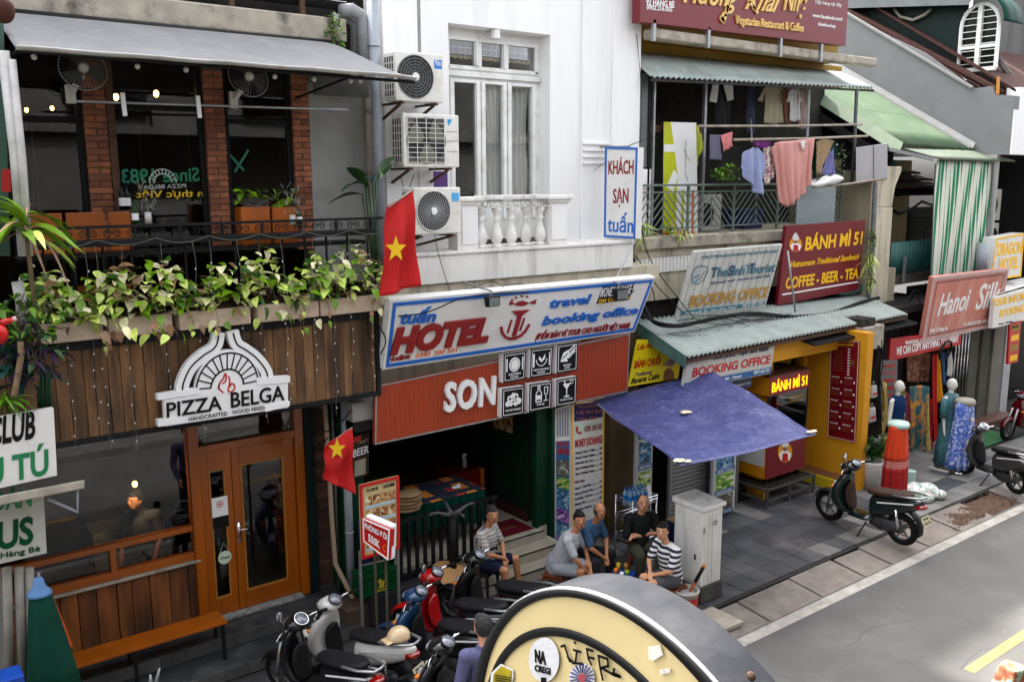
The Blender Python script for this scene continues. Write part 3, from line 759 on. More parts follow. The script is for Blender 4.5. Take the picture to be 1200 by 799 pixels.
# reversed logo on the glass; green and yellow lines are painted sign reflections
gy = YU+.07
def glasstext(t, u0, v0, u1, v1, h, mt, mirror=True, **k):
    a = PY(u0, v0, gy); b = PY(u1, v1, gy); up = V((0,0,PY(u0, v0-h, gy).z-a.z))
    if mirror: return text3d(t, b, a-b, up, (0,-1,0), mt, PB, lift=0, depth=.002, **k)
    return text3d(t, a, b-a, up, (0,-1,0), mt, PB, lift=0, depth=.002, **k)
wh = mat('faded_window_white', (.6,.62,.6), .6)
gre = mat('mirrored_sign_green', (.01,.26,.15), .6); yel = mat('mirrored_sign_yellow', (.75,.5,.02), .6)
glasstext('Since 1983', 143, 215, 234, 212, 16, gre, bold=.035, name='reversed_lettering')
glasstext('PIZZA BELGA', 168, 222, 218, 220, 4.5, wh, name='reversed_lettering')
glasstext('ẩm thực Việt', 160, 232, 252, 230, 8, yel, bold=.03, name='reversed_lettering')
m = M()
c = PY(191, 214, gy)
for rr in (.10,.155):
    m2 = [(c.x+rr*math.cos(t*math.pi/14), gy-.003, c.z+rr*math.sin(t*math.pi/14)) for t in range(15)]; m.tube(m2, .006, 4)
for t in range(1, 10): a = t*math.pi/10; m.tube([(c.x+.105*math.cos(a), gy-.003, c.z+.105*math.sin(a)), (c.x+.15*math.cos(a), gy-.003, c.z+.15*math.sin(a))], .006, 4)
obj('arch_emblem', m, wh, PB)
m = M(); a = PY(272,205,gy); m.beam(PY(266,178,gy-.004), PY(286,200,gy-.004), .03, .004, (0,1,0)).beam(PY(291,176,gy-.004), PY(275,202,gy-.004), .03, .004, (0,1,0))
obj('green_stroke', m, mat('window_leaf_green', (.02,.2,.12), .6), PB)
# ------------------------------------------------------------------ white hotel building
HB = thing('hotel_building', 'white painted building with a balustrade balcony and a curtained window above the shop signs', 'building', (8.3,11,0))
YH = 10.9; XR2 = 10.9
xw0, xw1 = PY(525,27,YH).x, PY(645,39,YH).x; zt = PY(525,27,YH).z; zb = 4.84
obj('wall', M().box(6.22,xw0,YH,YH+.5,4.35,12), whitewall, HB)
obj('wall', M().box(xw1,XR2,YH,YH+.5,4.35,12), whitewall, HB)
obj('wall', M().box(xw0,xw1,YH,YH+.5,zt,12), whitewall, HB)
obj('wall', M().box(5.62,XR2,YH+.06,YH+.5,3.0,4.35), creamold, HB)
gx = PY(491,30,YH).x
obj('groove', M().box(gx-.025,gx+.025,YH-.003,YH+.01,6.9,12), mat('groove_shadow_line', (.35,.34,.33), .9), HB)
for a, b, d in ((680,748,.05),(713,748,.09)):
    obj('pilaster', M().box(PY(a,150,YH).x, XR2 if d > .06 else PY(713,150,YH).x-.0, YH-d, YH-.002, 4.85, 12), whitewall, HB, bev=.006)
x0 = PY(683,180,YH-.05).x; x1 = PY(713,180,YH-.05).x
for k in range(4): obj('string_moulding', M().box(x0-.02,x1+.03,YH-.09,YH-.05,6.02+.10*k,6.06+.10*k), whitewall, HB, bev=.006)
# window set back in its opening
YV = 11.15
def xz(u, v): p = PY(u, v, YV); return p.x, p.z
W = winwhite
ta = xz(557,47)
tz0, tz1 = 7.40, 7.74
tp_ = [(xz(526,50)[0], xz(556,50)[0]), (xz(564.5,50)[0], xz(588.5,50)[0]), (xz(596,50)[0], xz(626.5,50)[0])]
lp_ = [(xz(532,160)[0], xz(557.6,160)[0]), (xz(568,160)[0], xz(588.4,160)[0]), (xz(598.5,160)[0], xz(622.6,160)[0])]
lz0, lz1 = 5.45, 7.16
wfm = M()
Lx, Rx = xw0-.3, xw1+.15
def bars(m, ps, z0, z1, x0, x1):
    e = [x0]+[q for p in ps for q in p]+[x1]
    for i in range(0, len(e), 2): m.box(e[i], e[i+1], YV, YV+.06, z0, z1)
bars(wfm, tp_, tz0, tz1, Lx, Rx); bars(wfm, lp_, lz0, lz1, Lx, Rx)
wfm.box(Lx,Rx,YV-.001,YV+.06,tz1,8.1).box(Lx,Rx,YV,YV+.06,lz1,tz0).box(Lx,Rx,YV,YV+.06,4.9,lz0)
WF = obj('window_frame', wfm, W, HB, bev=.004)
obj('transom_ledge', M().box(tp_[0][0]-.06,tp_[2][1]+.09,YV-.05,YV-.001,7.24,7.31), W, WF, bev=.008)
obj('transom_frame', M().box(tp_[0][0]-.05,tp_[2][1]+.05,YV-.02,YV-.001,tz1,tz1+.05).box(tp_[2][1],tp_[2][1]+.05,YV-.02,YV-.001,tz0-.05,tz1).box(tp_[0][0]-.05,tp_[0][0]-.001,YV-.02,YV-.001,tz0-.05,tz1).box(tp_[0][0]-.05,tp_[2][1]+.05,YV-.02,YV-.001,tz0-.06,tz0-.01), W, WF, bev=.005)
for a, b in tp_[:2]: obj('mullion', M().box(b+.012,b+.055,YV-.03,YV-.001,tz0,tz1), W, WF, bev=.005)
for i, (a, b) in enumerate(lp_):
    obj('casement', M().box(a-.07,a-.002,YV-.035,YV-.002,5.2,7.2).box(b+.002,b+.07,YV-.035,YV-.002,5.2,7.2).box(a-.002,b+.002,YV-.035,YV-.002,7.16,7.2), W, WF, bev=.005)
for a, b in tp_: obj('pane', M().box(a,b,YV+.02,YV+.025,tz0,tz1), clr_gl, WF)
for a, b in lp_: obj('pane', M().box(a,b,YV+.02,YV+.025,lz0,lz1), clr_gl, WF)
obj('room_wall', M().box(6.3,10.5,14,14.1,4.9,8.2), mat('room_ochre', (.2,.13,.05), .9, .1), HB)
obj('room_side', M().box(6.2,6.3,11.4,14,4.9,8.2).box(10.5,10.6,11.4,14,4.9,8.2).box(6.2,10.6,11.4,14,8.2,8.3), darkwall, HB)
obj('cupboard', M().box(8.6,10.2,12.4,13.2,4.9,6.6), mat('dark_cupboard', (.03,.03,.032), .5), HB)
def curtain(x0, x1, z0, z1, y, n, amp, pin=0):
    def f(u, v):
        k = math.sin(math.pi*min(1, v*1.15))*pin
        x = x0+(x1-x0)*u; 
        x = x+k*(x1-x0)*(.55*(1-u) if v < .62 else .0)*min(1, v*2)*.6
        return (x, y+amp*math.sin(u*n*math.pi*2+v*.6)*(1-.2*v)+.02*math.sin(v*9+u*5), z1+(z0-z1)*v)
    return M().grid(f, n*10, 14)
obj('curtain', curtain(lp_[1][0]-.05, lp_[1][1]+.05, 5.2, 7.2, YV+.14, 5, .035, 1), curtain_w, HB, sm=1)
obj('curtain', curtain(lp_[2][0]-.05, lp_[2][1]+.02, 5.2, 7.2, YV+.14, 5, .03, 0), curtain_w, HB, sm=1)
lace = check_mat('lace_cloth', [('X',.11,.12,(.5,.48,.52),.8),('Z',.085,.15,(.5,.48,.52),.8),('X',.055,.2,(.25,.2,.3),.6)], (.13,.09,.15))
for a, b in tp_:
    obj('lace_curtain', M().grid(lambda u, v: (a+(b-a)*u, YV+.07+.01*math.sin(u*20), tz1+.01-(.2+.02*math.sin(u*25))*v), 16, 4), lace, HB, sm=1)
    obj('lace_hem', M().grid(lambda u, v: (a+(b-a)*u, YV+.072+.01*math.sin(u*20), tz1-.19-(.035+.02*abs(math.sin(u*14)))*v), 24, 3), mat('lace_hem', (.5,.43,.3), .9), HB, sm=1)
obj('purple_pane', M().box(PY(508,210,YH).x, PY(525,210,YH).x-.01, YH-.006, YH-.002, PY(508,222,YH).z-.15, PY(508,201,YH).z), mat('purple_panel', (.14,.05,.25), .6), HB)
obj('shutter_panel', M().box(PY(491,210,YH).x, PY(507,210,YH).x, YH-.012, YH-.002, 5.4, 5.92), winwhite, HB)
# small white wall lamp over the window
lp = PY(580,40,10.98)
wl = obj('wall_lamp', M().tube([lp+V((0,-.02,.05)), lp+V((0,-.02,-.07))], .065, 16).box(lp.x-.03,lp.x+.03,lp.y,YV,lp.z,lp.z+.04), winwhite, None, label='small white cylindrical lamp fixed under the lintel of the curtained window', cat='lamp', sm=0)
# balcony: base, piers, balusters, rail
YB = 10.2
p = lambda u, v: PY(u, v, YB)
xb0, xb1 = p(484,338).x, p(742,300).x
obj('balcony_base', M().box(xb0,xb1,YB,YH,4.42,4.80), whiteold, HB, bev=.012)
obj('balcony_ledge', M().box(xb0-.0,xb1+.02,YB-.035,YH,4.802,4.85), whiteold, HB, bev=.01)
la, lb, ra, rb = p(540,260).x, p(561,260).x, p(645,260).x, p(666,260).x
obj('pier', M().box(la-.05,lb,YB+.01,YB+.24,4.851,5.50), whiteold, HB, bev=.008)
obj('pier', M().box(ra,rb,YB+.01,YB+.24,4.851,5.50), whiteold, HB, bev=.008)
for a, b in ((la,lb),(ra,rb)):
    obj('pier_panel', M().box(a+.02,b-.03,YB-.008,YB+.008,4.92,5.42), whitewall, HB, bev=.006)
    obj('pier_cap', M().box(a-.08,b+.07,YB-.06,YB+.30,5.502,5.56), whiteold, HB, bev=.012)
    obj('pier_cap', M().box(a-.04,b+.03,YB-.02,YB+.27,5.46,5.501), whiteold, HB, bev=.006)
obj('rail', M().box(lb+.07,ra-.08,YB-.03,YB+.22,5.515,5.575), whiteold, HB, bev=.01)
obj('rail_soffit', M().box(lb,ra,YB+.03,YB+.16,5.40,5.418), whiteold, HB)
ring = piece_mesh('fret_ring', M().torus((0,0,0), .036, .009, (0,1,0), 14, 6), whiteold, True)
n = 12
for i in range(n): put('fret_ring', ring, HB, (lb+.045+(ra-lb-.09)*i/(n-1), YB+.05, 5.463))
bp = [(.062,0),(.062,.03),(.045,.035),(.045,.055),(.06,.08),(.074,.14),(.062,.21),(.036,.30),(.032,.36),(.046,.385),(.046,.40),(.034,.41),(.036,.46),(.058,.50),(.06,.545)]
bmesh_ = piece_mesh('baluster', M().lathe([(r_*1.18, z_) for r_, z_ in bp], n=14), whiteold, True)
for i in range(5): put('baluster', bmesh_, HB, (lb+.115+(ra-lb-.23)*i/4, YB+.1, 4.855))
for u in (480, 560, 655, 720):
    obj('sign_strut', M().beam(PY(u,340,10.85), PY(u+14,352,9.75), .03), rust, HB)
obj('beam', M().box(5.55,XR2-.05,10.25,10.9,4.2,4.42), creamold, HB)
# ------------------------------------------------------------------ air conditioners
def ac(loc, w, h, lab, style, logo=None, logotext=None):
    x, y, z = loc; d = .30
    t = thing('air_conditioner', lab, 'air conditioner', (x+w/2, y+d/2, z), group='air conditioner units stacked on the white wall')
    obj('casing', M().box(x,x+w,y,y+d,z,z+h), acwhite, t, bev=.018)
    cx = x+w*.40; cz = z+h*.5; R = h*.43
    obj('fan_recess', M().lathe([(0,0),(R,0),(R+.008,.004),(0,.004)], (cx,y-.001,cz), 32, (0,-1,0)), acgrille, t)
    if style == 'rings':
        for k in range(6): obj('grille_ring', M().torus((cx,y-.012,cz), R*(1-.14*k), .006, (0,1,0), 32, 5), mat('grille_grey', (.2,.2,.2), .5), t, sm=1)
        for k in range(8):
            a = k*math.pi/8; obj('grille_spoke', M().beam((cx-R*math.cos(a),y-.008,cz-R*math.sin(a)), (cx+R*math.cos(a),y-.008,cz+R*math.sin(a)), .004), mat('grille_grey', (.2,.2,.2), .5), t)
        obj('hub', M().lathe([(0,0),(.055,0),(.05,.012),(0,.018)], (cx,y-.012,cz), 20, (0,-1,0)), acwhite, t)
    elif style == 'swirl':
        m = M()
        for k in range(36):
            a = 2*math.pi*k/36; m.tube([(cx+r*R*math.cos(a+r*.9), y-.01, cz+r*R*math.sin(a+r*.9)) for r in (.2,.4,.6,.8,1)], .0055, 4, False)
        obj('grille', m, mat('grille_light', (.35,.36,.36), .5), t)
        obj('grille_ring', M().torus((cx,y-.012,cz), R, .009, (0,1,0), 32, 6), acwhite, t, sm=1)
        obj('hub', M().lathe([(0,0),(.05,0),(.045,.012),(0,.018)], (cx,y-.012,cz), 20, (0,-1,0)), letwhite, t)
    else:
        x0, x1 = x+w*.07, x+w*.72
        obj('fan_panel', M().box(x0,x1,y-.004,y-.001,z+h*.07,z+h*.93), mat('grille_shadow', (.13,.13,.125), .6), t)
        m = M()
        for k in range(3):
            m.grid(lambda p_, q, k=k: (cx+R*.95*(.2+.8*p_)*math.cos(k*2.1+q*1.2), y-.006-.006*q, cz+R*.95*(.2+.8*p_)*math.sin(k*2.1+q*1.2)), 5, 5)
        obj('fan_blade', m, mat('fan_blade_olive', (.2,.21,.16), .5), t)
        wire = piece_mesh('grille_wire', M().box(x0,x1,-.004,.004,-.004,.004), acwhite)
        for k in range(10): put('grille_wire', wire, t, (0,y-.016,z+h*(.09+.092*k)))
        wv = piece_mesh('grille_wire', M().box(-.004,.004,-.004,.004,z+h*.07,z+h*.93), acwhite)
        for k in range(5): put('grille_wire', wv, t, (x0+(x1-x0)*k/4,y-.012,0))
        obj('louvre', M().box(x1+.04,x+w-.03,y-.006,y,z+h*.3,z+h*.31).box(x1+.04,x+w-.03,y-.006,y,z+h*.5,z+h*.51).box(x1+.04,x+w-.03,y-.006,y,z+h*.68,z+h*.69), mat('grille_light', (.35,.36,.36), .5), t)
    # side grille facing left, as a grid of bars
    obj('side_recess', M().box(x-.003,x-.0005,y+.03,y+d-.03,z+.06,z+h-.06), acgrille, t)
    sg = piece_mesh('side_bar', M().box(-.006,.0,-(d/2-.02),(d/2-.02),-.006,.006), acwhite); sv = piece_mesh('side_bar', M().box(-.006,.0,-.006,.006,-(h/2-.05),(h/2-.05)), acwhite)
    for k in range(7): put('side_bar', sg, t, (x-.004,y+d/2,z+.06+(h-.12)*k/6))
    for k in range(5): put('side_bar', sv, t, (x-.005,y+.03+(d-.06)*k/4,z+h/2))
    if logo: obj('logo_plate', M().box(x+w*.80,x+w*.96,y-.004,y,z+h*.70,z+h*.88), logo, t)
    if logotext: text3d(logotext, (x+w*.82,y-.005,z+h*.76), (w*.12,0,0), (0,0,.05), (0,-1,0), letwhite, t, lift=0, depth=.001, low=True)
    for q in (.12, .82):
        obj('bracket', M().beam((x+w*q,y-.03,z-.02), (x+w*q,YH,z-.02), .035, .03).beam((x+w*q,y+.05,z-.035), (x+w*q,YH,z-.2), .03), rust, t)
    return t
a1 = PY(463,67,10.4); ac((a1.x, 10.4, PY(463,118,10.4).z-.0), PY(520,90,10.4).x-a1.x, .62, 'upper air conditioner with a dark ringed fan grille and a bright blue logo plate', 'rings', mat('logo_blue', (.01,.25,.75), .4), 'Midea')
a2 = PY(472,135,10.4); t2 = ac((a2.x, 10.4, PY(470,196,10.4).z), PY(538,150,10.4).x-a2.x, PY(538,136,10.4).z-PY(538,197,10.4).z, 'middle air conditioner with a wire front and a visible olive fan', 'wire')
q0 = PY(524,140,10.398); obj('logo_mark', M().poly([(q0.x,10.396,q0.z),(q0.x+.08,10.396,q0.z),(q0.x+.02,10.396,q0.z-.09)], (0,.002,0)), mat('logo_lightblue', (.05,.4,.75), .4), t2)
a3 = PY(485,222,10.0); ac((a3.x, 10.0, PY(485,276,10.0).z), PY(540,240,10.0).x-a3.x, .60, 'lower air conditioner behind the red flag with a spiral fan grille', 'swirl', mat('logo_sky', (.15,.45,.75), .4))
# ------------------------------------------------------------------ blade sign KHÁCH SẠN tuấn, square to the wall
KX = 10.03
c = [PX(709.5,172,KX), PX(747.5,173,KX), PX(744.5,280,KX), PX(708,278,KX)]
kb = Board('blade_sign', c, signwhite, .13, 'white blade sign with a blue edge reading KHÁCH SẠN tuấn', 'sign')
kb.frame(.035, lblue, 'blue_edge')
kb.text('KHÁCH', (713,204), (742.5,203.5), (713.3,189), lred, bold=.03)
kb.text('SẠN', (718.5,238), (736.5,237.5), (718.7,222), lred, bold=.03)
kb.text('tuấn', (712,271), (742,273), (712.4,260), lblue, bold=.025, low=True)
obj('hanger', M().beam(PX(738,172,KX+.06)+V((0,0,0)), V((KX+.06,YH,PX(738,172,KX).z+.02)), .03), galv, kb.root)
obj('stay', M().tube([PX(744,282,KX+.03), PY(722,326,9.9)], .012, 6).tube([PX(712,280,KX+.03), PY(705,318,10.15)], .007, 6), galv, kb.root)
# ------------------------------------------------------------------ HOTEL sign
hs_ = Board('hotel_sign', [PY(458,352,9.6), PY(768,324.7,9.6), PY(743.6,388.9,9.85), PY(448.8,433.6,9.85)], signwhite, .14, 'white hotel sign with a blue border and dark red HOTEL lettering leaning out', 'sign')
hs_.frame(.045, lblue, 'blue_border', inset=.035)
T = hs_.text
T('tuấn', (467.7,379.4), (509.2,376.2), (469.6,370.6), lblue, bold=.04, shear=.15, depth=.02, low=True)
T('HOTEL', (456.3,413.6), (570.2,398.1), (461.2,386.2), lred, bold=.10, shear=.12, depth=.035)
T('Hotline:', (453.8,424.2), (480.7,419.3), (455,418.0), lred, bold=.04, shear=.2, depth=.01)
hs_.polyp([(484,420),(537,412),(537.5,406.5),(485.5,414)], letwhite, 'number_plate', .002)
T('0385 200 501', (486,419), (535,411.6), (487,414.2), lorange, bold=.02, shear=.1, depth=.006, lift=.006)
hs_.polyp([(600.3,365),(621,363.2),(612,370),(605,394),(600.5,394.6),(607,371)], lred, 'emblem_stem', .003, .02)
hs_.strokep([[(588,384),(589,390),(592.5,395),(598,397.3),(604,396.8),(611,393.5),(616.5,388),(620.5,381)]], .035, lred, 'emblem_arc', depth=.02)
hs_.strokep([[(600,375.5),(595.5,390)]], .022, lred, 'emblem_bar', depth=.02); hs_.strokep([[(615,373.5),(610,387.5)]], .022, lred, 'emblem_bar', depth=.02)
hs_.polyp([(603,357.5),(607,354),(613,352.5),(618,354),(620,355.5),(616,358),(610,359)], lred, 'emblem_fish', .003, .01)
for sx in ((604,356,597,358,598,353.5,602,354.5),(620,355,629,351,628,356,624,356.5)):
    hs_.polyp([(sx[0],sx[1]),(sx[2],sx[3]),(sx[4],sx[5]),(sx[6],sx[7])], lred, 'emblem_leaf', .003, .01)
for u, v in ((605,349),(612,347.3),(618,347.8),(600.5,352)): hs_.polyp(arc(u,v,1.6,1.2,0,330,7), lred, 'emblem_dot', .003, .01)
T('travel', (642.6,360.5), (690.3,354.8), (644.3,353.6), lblue, bold=.045, shear=.15, depth=.02, low=True)
T('booking office', (634.2,380.8), (745.7,367.3), (636,374.2), lblue, bold=.045, shear=.15, depth=.02, low=True)
T('(ĐIỂM BÁN VÉ TOUR CHO NGƯỜI VIỆT NAM)', (626.9,397.9), (736.7,384), (628.6,391.2), lred, bold=.03, shear=.2, depth=.012)
hs_.polyp([(698.5,356.4),(737.5,351.5),(744,330.3),(706.6,335.2)], blk, 'black_panel', .003)
T('MONEY CHANGE', (702.5,348.2), (738,343.6), (705.3,337.6), letwhite, bold=.02, lift=.006)
T('SIM CARD 4G', (700.6,355.3), (736.7,350.5), (701.7,350.9), lyellow, bold=.02, lift=.006)
def flood(u, v, s, lab, y=9.45):
    c = PY(u, v, y); t = thing('floodlight', lab, 'floodlight', c, group='floodlights over the hotel sign')
    b = M(); b.hexa([c+V((-s,-.03,-s*.7)),c+V((s,-.03,-s*.7)),c+V((s,.03,-s*.7)),c+V((-s,.03,-s*.7))],[c+V((-s,-.05,s*.7)),c+V((s,-.05,s*.7)),c+V((s,.06,s*.7)),c+V((-s,.06,s*.7))])
    obj('housing', b, plasb, t, bev=.01)
    obj('lens', M().box(c.x-s*.85,c.x+s*.85,c.y-.055,c.y-.051,c.z-s*.55,c.z+s*.55), mat('floodlight_glass', (.2,.22,.22), .15, .5, 30, .3, 60), t)
    obj('arm', M().tube([c+V((0,.03,s*.7)), c+V((0,.02,s*1.3)), (c.x+.02,10.1,c.z+s*1.9)], .012, 6), galv, t)
flood(577,353,.10,'small floodlight with a ribbed lens clipped over the middle of the hotel sign')
flood(727,345,.12,'dark floodlight in front of the black panel at the right of the hotel sign')
# ------------------------------------------------------------------ SON restaurant panel below
YP = 9.98
sp_ = Board('restaurant_sign', [PY(440,452,YP), PY(738,390,YP), PY(735,459,YP), PY(439,521,YP)], orange_panel, .06, 'brick red slatted panel sign with raised white letters SON and six black picture boxes', 'sign')
sp_.frame(.02, galv, 'metal_trim', depth=.008)
sl_ = piece_mesh('slat', M().box(-.0345,.0345,-.0015,.0015,-.5,.5), orange_panel)
for i in range(62):
    a = (i+.5)/62; b0, b1 = sp_.at(a, .03, .003), sp_.at(a, .97, .003)
    s_ = put('slat', sl_, sp_.root, (b0+b1)/2, None, (1,1,(b1-b0).z))
sp_.text('SON', (518.5,481), (577.5,471.5), (520,449.5), letwhite, bold=.06, depth=.05, lift=.01, sp=1.12)
YI = 9.86
icons = [((590,415),(616.3,410.8),(615,444.2),(589.7,448.7)), ((621.7,409.2),(647.8,405.8),(646.3,439.2),(620.8,443)), ((653,404.2),(677.2,400.5),(676.2,433.7),(652,438)),
         ((588.3,455.8),(614.5,452),(613.3,485),(587.8,489.5)), ((620.3,450),(646.7,446.7),(645.5,478.3),(619.7,483)), ((652,445),(676,440.8),(675,472.5),(651.7,476.7))]
names = ['WESTERN\nFOOD', 'VIETNAMESE\nFOOD', 'BÁNH\nMÌ', 'VEGETABLE', 'WINE', 'COCKTAIL']
descr = ['a plate between a fork and knife', 'a leaf bowl between chopsticks', 'a filled roll', 'a bunch of vegetables', 'a wine bottle and glass', 'a cocktail glass']
for i, ic in enumerate(icons):
    b = Board('picture_box', [PY(u,v,YI) for u, v in ic], letwhite, .11, 'black square picture box showing '+descr[i], 'sign', group='picture boxes on the brick red panel')
    b.rectn(.0,.0,1,1, blk, name='black_face', lift=.001)
    m = .07; b.stroken([[(m,m),(1-m,m),(1-m,1-m),(m,1-m),(m,m)]], .008, letwhite, 'outline', lift=.004)
    def st(ls, w=.014): b.stroken(ls, w, letwhite, 'icon', lift=.004)
    if i == 0:
        b.polyn(arc(.5,.58,.25,.25,0,345,22), letwhite, 'plate', .004); b.stroken([arc(.5,.58,.19,.19,0,360,20)], .006, blk, 'plate_ring', .007)
        st([[(.15,.38),(.15,.8)]], .02); st([[(.86,.38),(.86,.8)]], .02)
    if i == 1:
        st([[(.15,.38),(.15,.8)]], .03); st([[(.86,.38),(.86,.8)]], .02); st([arc(.5,.62,.24,.24,185,355,12)]); b.polyn([(.5,.5),(.36,.62),(.4,.72),(.52,.6),(.66,.78),(.66,.62)], letwhite, 'leaf', .004)
    if i == 2:
        b.polyn([(.2,.38),(.45,.42),(.6,.6),(.55,.78),(.3,.7),(.2,.5)], letwhite, 'roll', .004); st([[(.5,.7),(.85,.9)],[(.55,.6),(.88,.8)],[(.55,.5),(.85,.7)],[(.2,.42),(.5,.4)]], .022); b.stroken([[(.25,.5),(.5,.65)]], .014, blk, 'gap', .007)
    if i == 3:
        for q in ((.35,.62,.12),(.5,.72,.1),(.62,.68,.11),(.5,.5,.1),(.25,.45,.1),(.75,.5,.12),(.4,.42,.07),(.62,.42,.08)): b.polyn(arc(q[0],q[1],q[2],q[2],0,330,9), letwhite, 'vegetable', .004)
        for q in ((.35,.62,.05),(.62,.66,.05),(.5,.5,.04)): b.polyn(arc(q[0],q[1],q[2],q[2],0,330,7), blk, 'vegetable_core', .007)
    if i == 4:
        st([[(.3,.32),(.3,.62),(.38,.72),(.38,.92),(.46,.92),(.46,.72),(.54,.62),(.54,.32),(.3,.32)]], .016); b.rectn(.33,.4,.51,.56, letwhite, name='bottle_label', lift=.004)
        st([[(.66,.82),(.68,.58),(.74,.55),(.8,.58),(.82,.82),(.66,.82)],[(.74,.55),(.74,.34)],[(.65,.34),(.83,.34)]], .012)
    if i == 5:
        b.polyn([(.3,.8),(.5,.58),(.7,.8)], letwhite, 'glass', .004); st([[(.5,.6),(.5,.34)],[(.38,.33),(.62,.33)],[(.42,.8),(.38,.92)]], .018); st([arc(.74,.84,.07,.07,0,330,10)], .01)
    ls = names[i].split('\n')
    for k, tx in enumerate(ls):
        wdt = .09*len(tx)/2+.05; b.textn(tx, .5-min(.36,wdt/1.3), .22-.1*k-(0 if len(ls) > 1 else .03), .5+min(.36,wdt/1.3), .065, letwhite, lift=.004)
# ------------------------------------------------------------------ hotel ground floor
obj('interior_floor', M().box(5.45,8.55,10.31,16,-.05,.505), stone_step, HB)
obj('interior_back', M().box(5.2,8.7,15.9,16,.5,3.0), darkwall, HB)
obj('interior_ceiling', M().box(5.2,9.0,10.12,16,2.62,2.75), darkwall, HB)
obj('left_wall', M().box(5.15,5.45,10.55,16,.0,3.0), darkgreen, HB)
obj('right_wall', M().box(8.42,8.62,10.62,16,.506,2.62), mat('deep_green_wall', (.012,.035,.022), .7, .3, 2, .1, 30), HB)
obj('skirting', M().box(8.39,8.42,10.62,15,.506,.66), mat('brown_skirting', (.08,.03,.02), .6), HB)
for (y0, z1, xa, xb) in ((10.22,.508,6.6,8.42),(9.98,.345,6.6,8.56),(9.74,.175,6.6,8.58)):
    st = obj('step', M().box(xa,xb,y0,10.32,-.05,z1), stone_step, HB, bev=.01)
    obj('nosing', M().box(xa,xb,y0-.004,y0+.006,z1-.032,z1-.012), blk, HB)
for k, x in enumerate((8.40,8.66)):
    pn = obj('door_panel', M().box(x-.0,x+.235,10.34,10.39,.02 if k else .51,2.60), darkgreen, HB, bev=.006)
    for z in (1.15,1.6,2.05): obj('rail', M().box(x+.01,x+.225,10.325,10.341,z,z+.05), darkgreen, pn, bev=.004)
obj('post', M().box(8.60,8.655,10.26,10.39,.02,2.62), darkgreen, HB, bev=.006)
obj('post', M().box(8.335,8.395,10.30,10.42,.51,2.62), darkgreen, HB, bev=.006)
obj('door_mat', M().box(7.45,8.30,10.33,10.86,.506,.522), carpet, None, label='dark red doormat with faint gold lettering on the hotel landing', cat='doormat', bev=.005)
text3d('TUAN HOTEL', (7.62,10.52,.524), (.5,0,0), (0,.09,0), (0,0,1), mat('dull_gold', (.25,.12,.05), .9), bpy.data.objects['door_mat'], lift=0, depth=.001)
obj('green_pier', M().box(5.16,5.47,10.42,10.54,0,3.0), darkgreen, HB, bev=.006)
# tour photo strip and the money exchange board
PH = [ramp_mat('photo_%d' % i, s, sc, .35, dist=d, rnd=True, axis=ax) for i, (s, sc, d, ax) in enumerate((
    ([(.35,(.02,.03,.05)),(.47,(.15,.1,.06)),(.55,(.05,.09,.03)),(.65,(.5,.55,.6))], 7, 1.5, (1,1,2)),
    ([(.35,(.02,.06,.02)),(.48,(.1,.3,.03)),(.56,(.45,.5,.1)),(.66,(.6,.65,.7))], 6, .8, (1,1,2.5)),
    ([(.35,(.01,.04,.08)),(.5,(.03,.15,.3)),(.58,(.2,.4,.55)),(.66,(.6,.6,.55))], 7, 1, (1,1,2)),
    ([(.35,(.04,.01,.08)),(.5,(.2,.05,.35)),(.58,(.45,.2,.5)),(.66,(.6,.5,.6))], 6, 1.5, (1,1,2.5)),
    ([(.35,(.05,.02,.01)),(.48,(.35,.12,.04)),(.56,(.5,.35,.12)),(.66,(.65,.6,.5))], 12, 1, (1,1,1))))]
sb = Board('photo_strip', [PY(650.5,479,10.28), PY(668.5,474,10.28), PY(667,652,10.28), PY(651,640,10.28)], signwhite, .03, 'tall narrow strip of tour photographs beside the green door panels', 'poster')
sb.rectn(.05,.0,.95,.77, bluep, name='blue_ground', lift=.002)
for k in range(5): sb.rectn(.1+.17*k,.80,.2+.17*k,.99, mat('strip_grey', (.3,.32,.4), .5), name='grey_stripe', lift=.004)
sb.textn('TOUR', .12,.735,.88,.03, lred2, bold=.03, lift=.006); sb.textn('GIẢM 50%', .1,.68,.9,.04, lred2, bold=.04, lift=.006)
for k, (i, a, b) in enumerate(((0,.53,.64),(1,.44,.52),(2,.31,.43),(3,.21,.30),(2,.11,.20),(3,.02,.10))):
    sb.rectn(.08,a,.92,b, PH[i], name='photo', lift=.006)
mb = Board('money_exchange_board', [PY(670,473,10.26), PY(708,464,10.26), PY(706.5,612,10.26), PY(669,655,10.26)], signwhite, .05, 'tall white price board headed MONEY EXCHANGE with a yellow edge, behind the seated men', 'sign')
mb.frame(.02, lyellow, 'yellow_edge')
def mq(s, u0, v0, u1, v1, h, m_, **k): mb.text(s, (630+u0/4.21, 460+v0/4.21), (630+u1/4.21, 460+v1/4.21), (630+u0/4.21, 460+(v0-h)/4.21), m_, **k)
mb.polyp([(673,494),(706.3,488.5),(706.5,470),(673,474)], lnavy, 'navy_band', .002)
ro = mat('rose_print', (.5,.16,.12), .5)
mq('EXCURSION', 196,78,316,66,16, ro, lift=.005); mq('* VÉ MÁY BAY', 188,110,318,97,17, ro, lift=.005, bold=.02); mq('* VISA, BUS', 188,142,290,130,15, ro, lift=.005, bold=.02)
mb.polyp([(673.5,510),(705.8,503),(705.8,492),(673.5,497.5)], mat('mint_band', (.6,.7,.62), .5), 'phone_band', .002)
mq('0385 200 501', 230,192,316,178,26, lred, lift=.005, bold=.03)
mb.polyp([(674.8,500),(677,499.5),(678,502),(677,504),(679,506.5),(681,505.5),(682,507.5),(680,509),(676,507),(674.5,503)], lred2, 'telephone', .005)
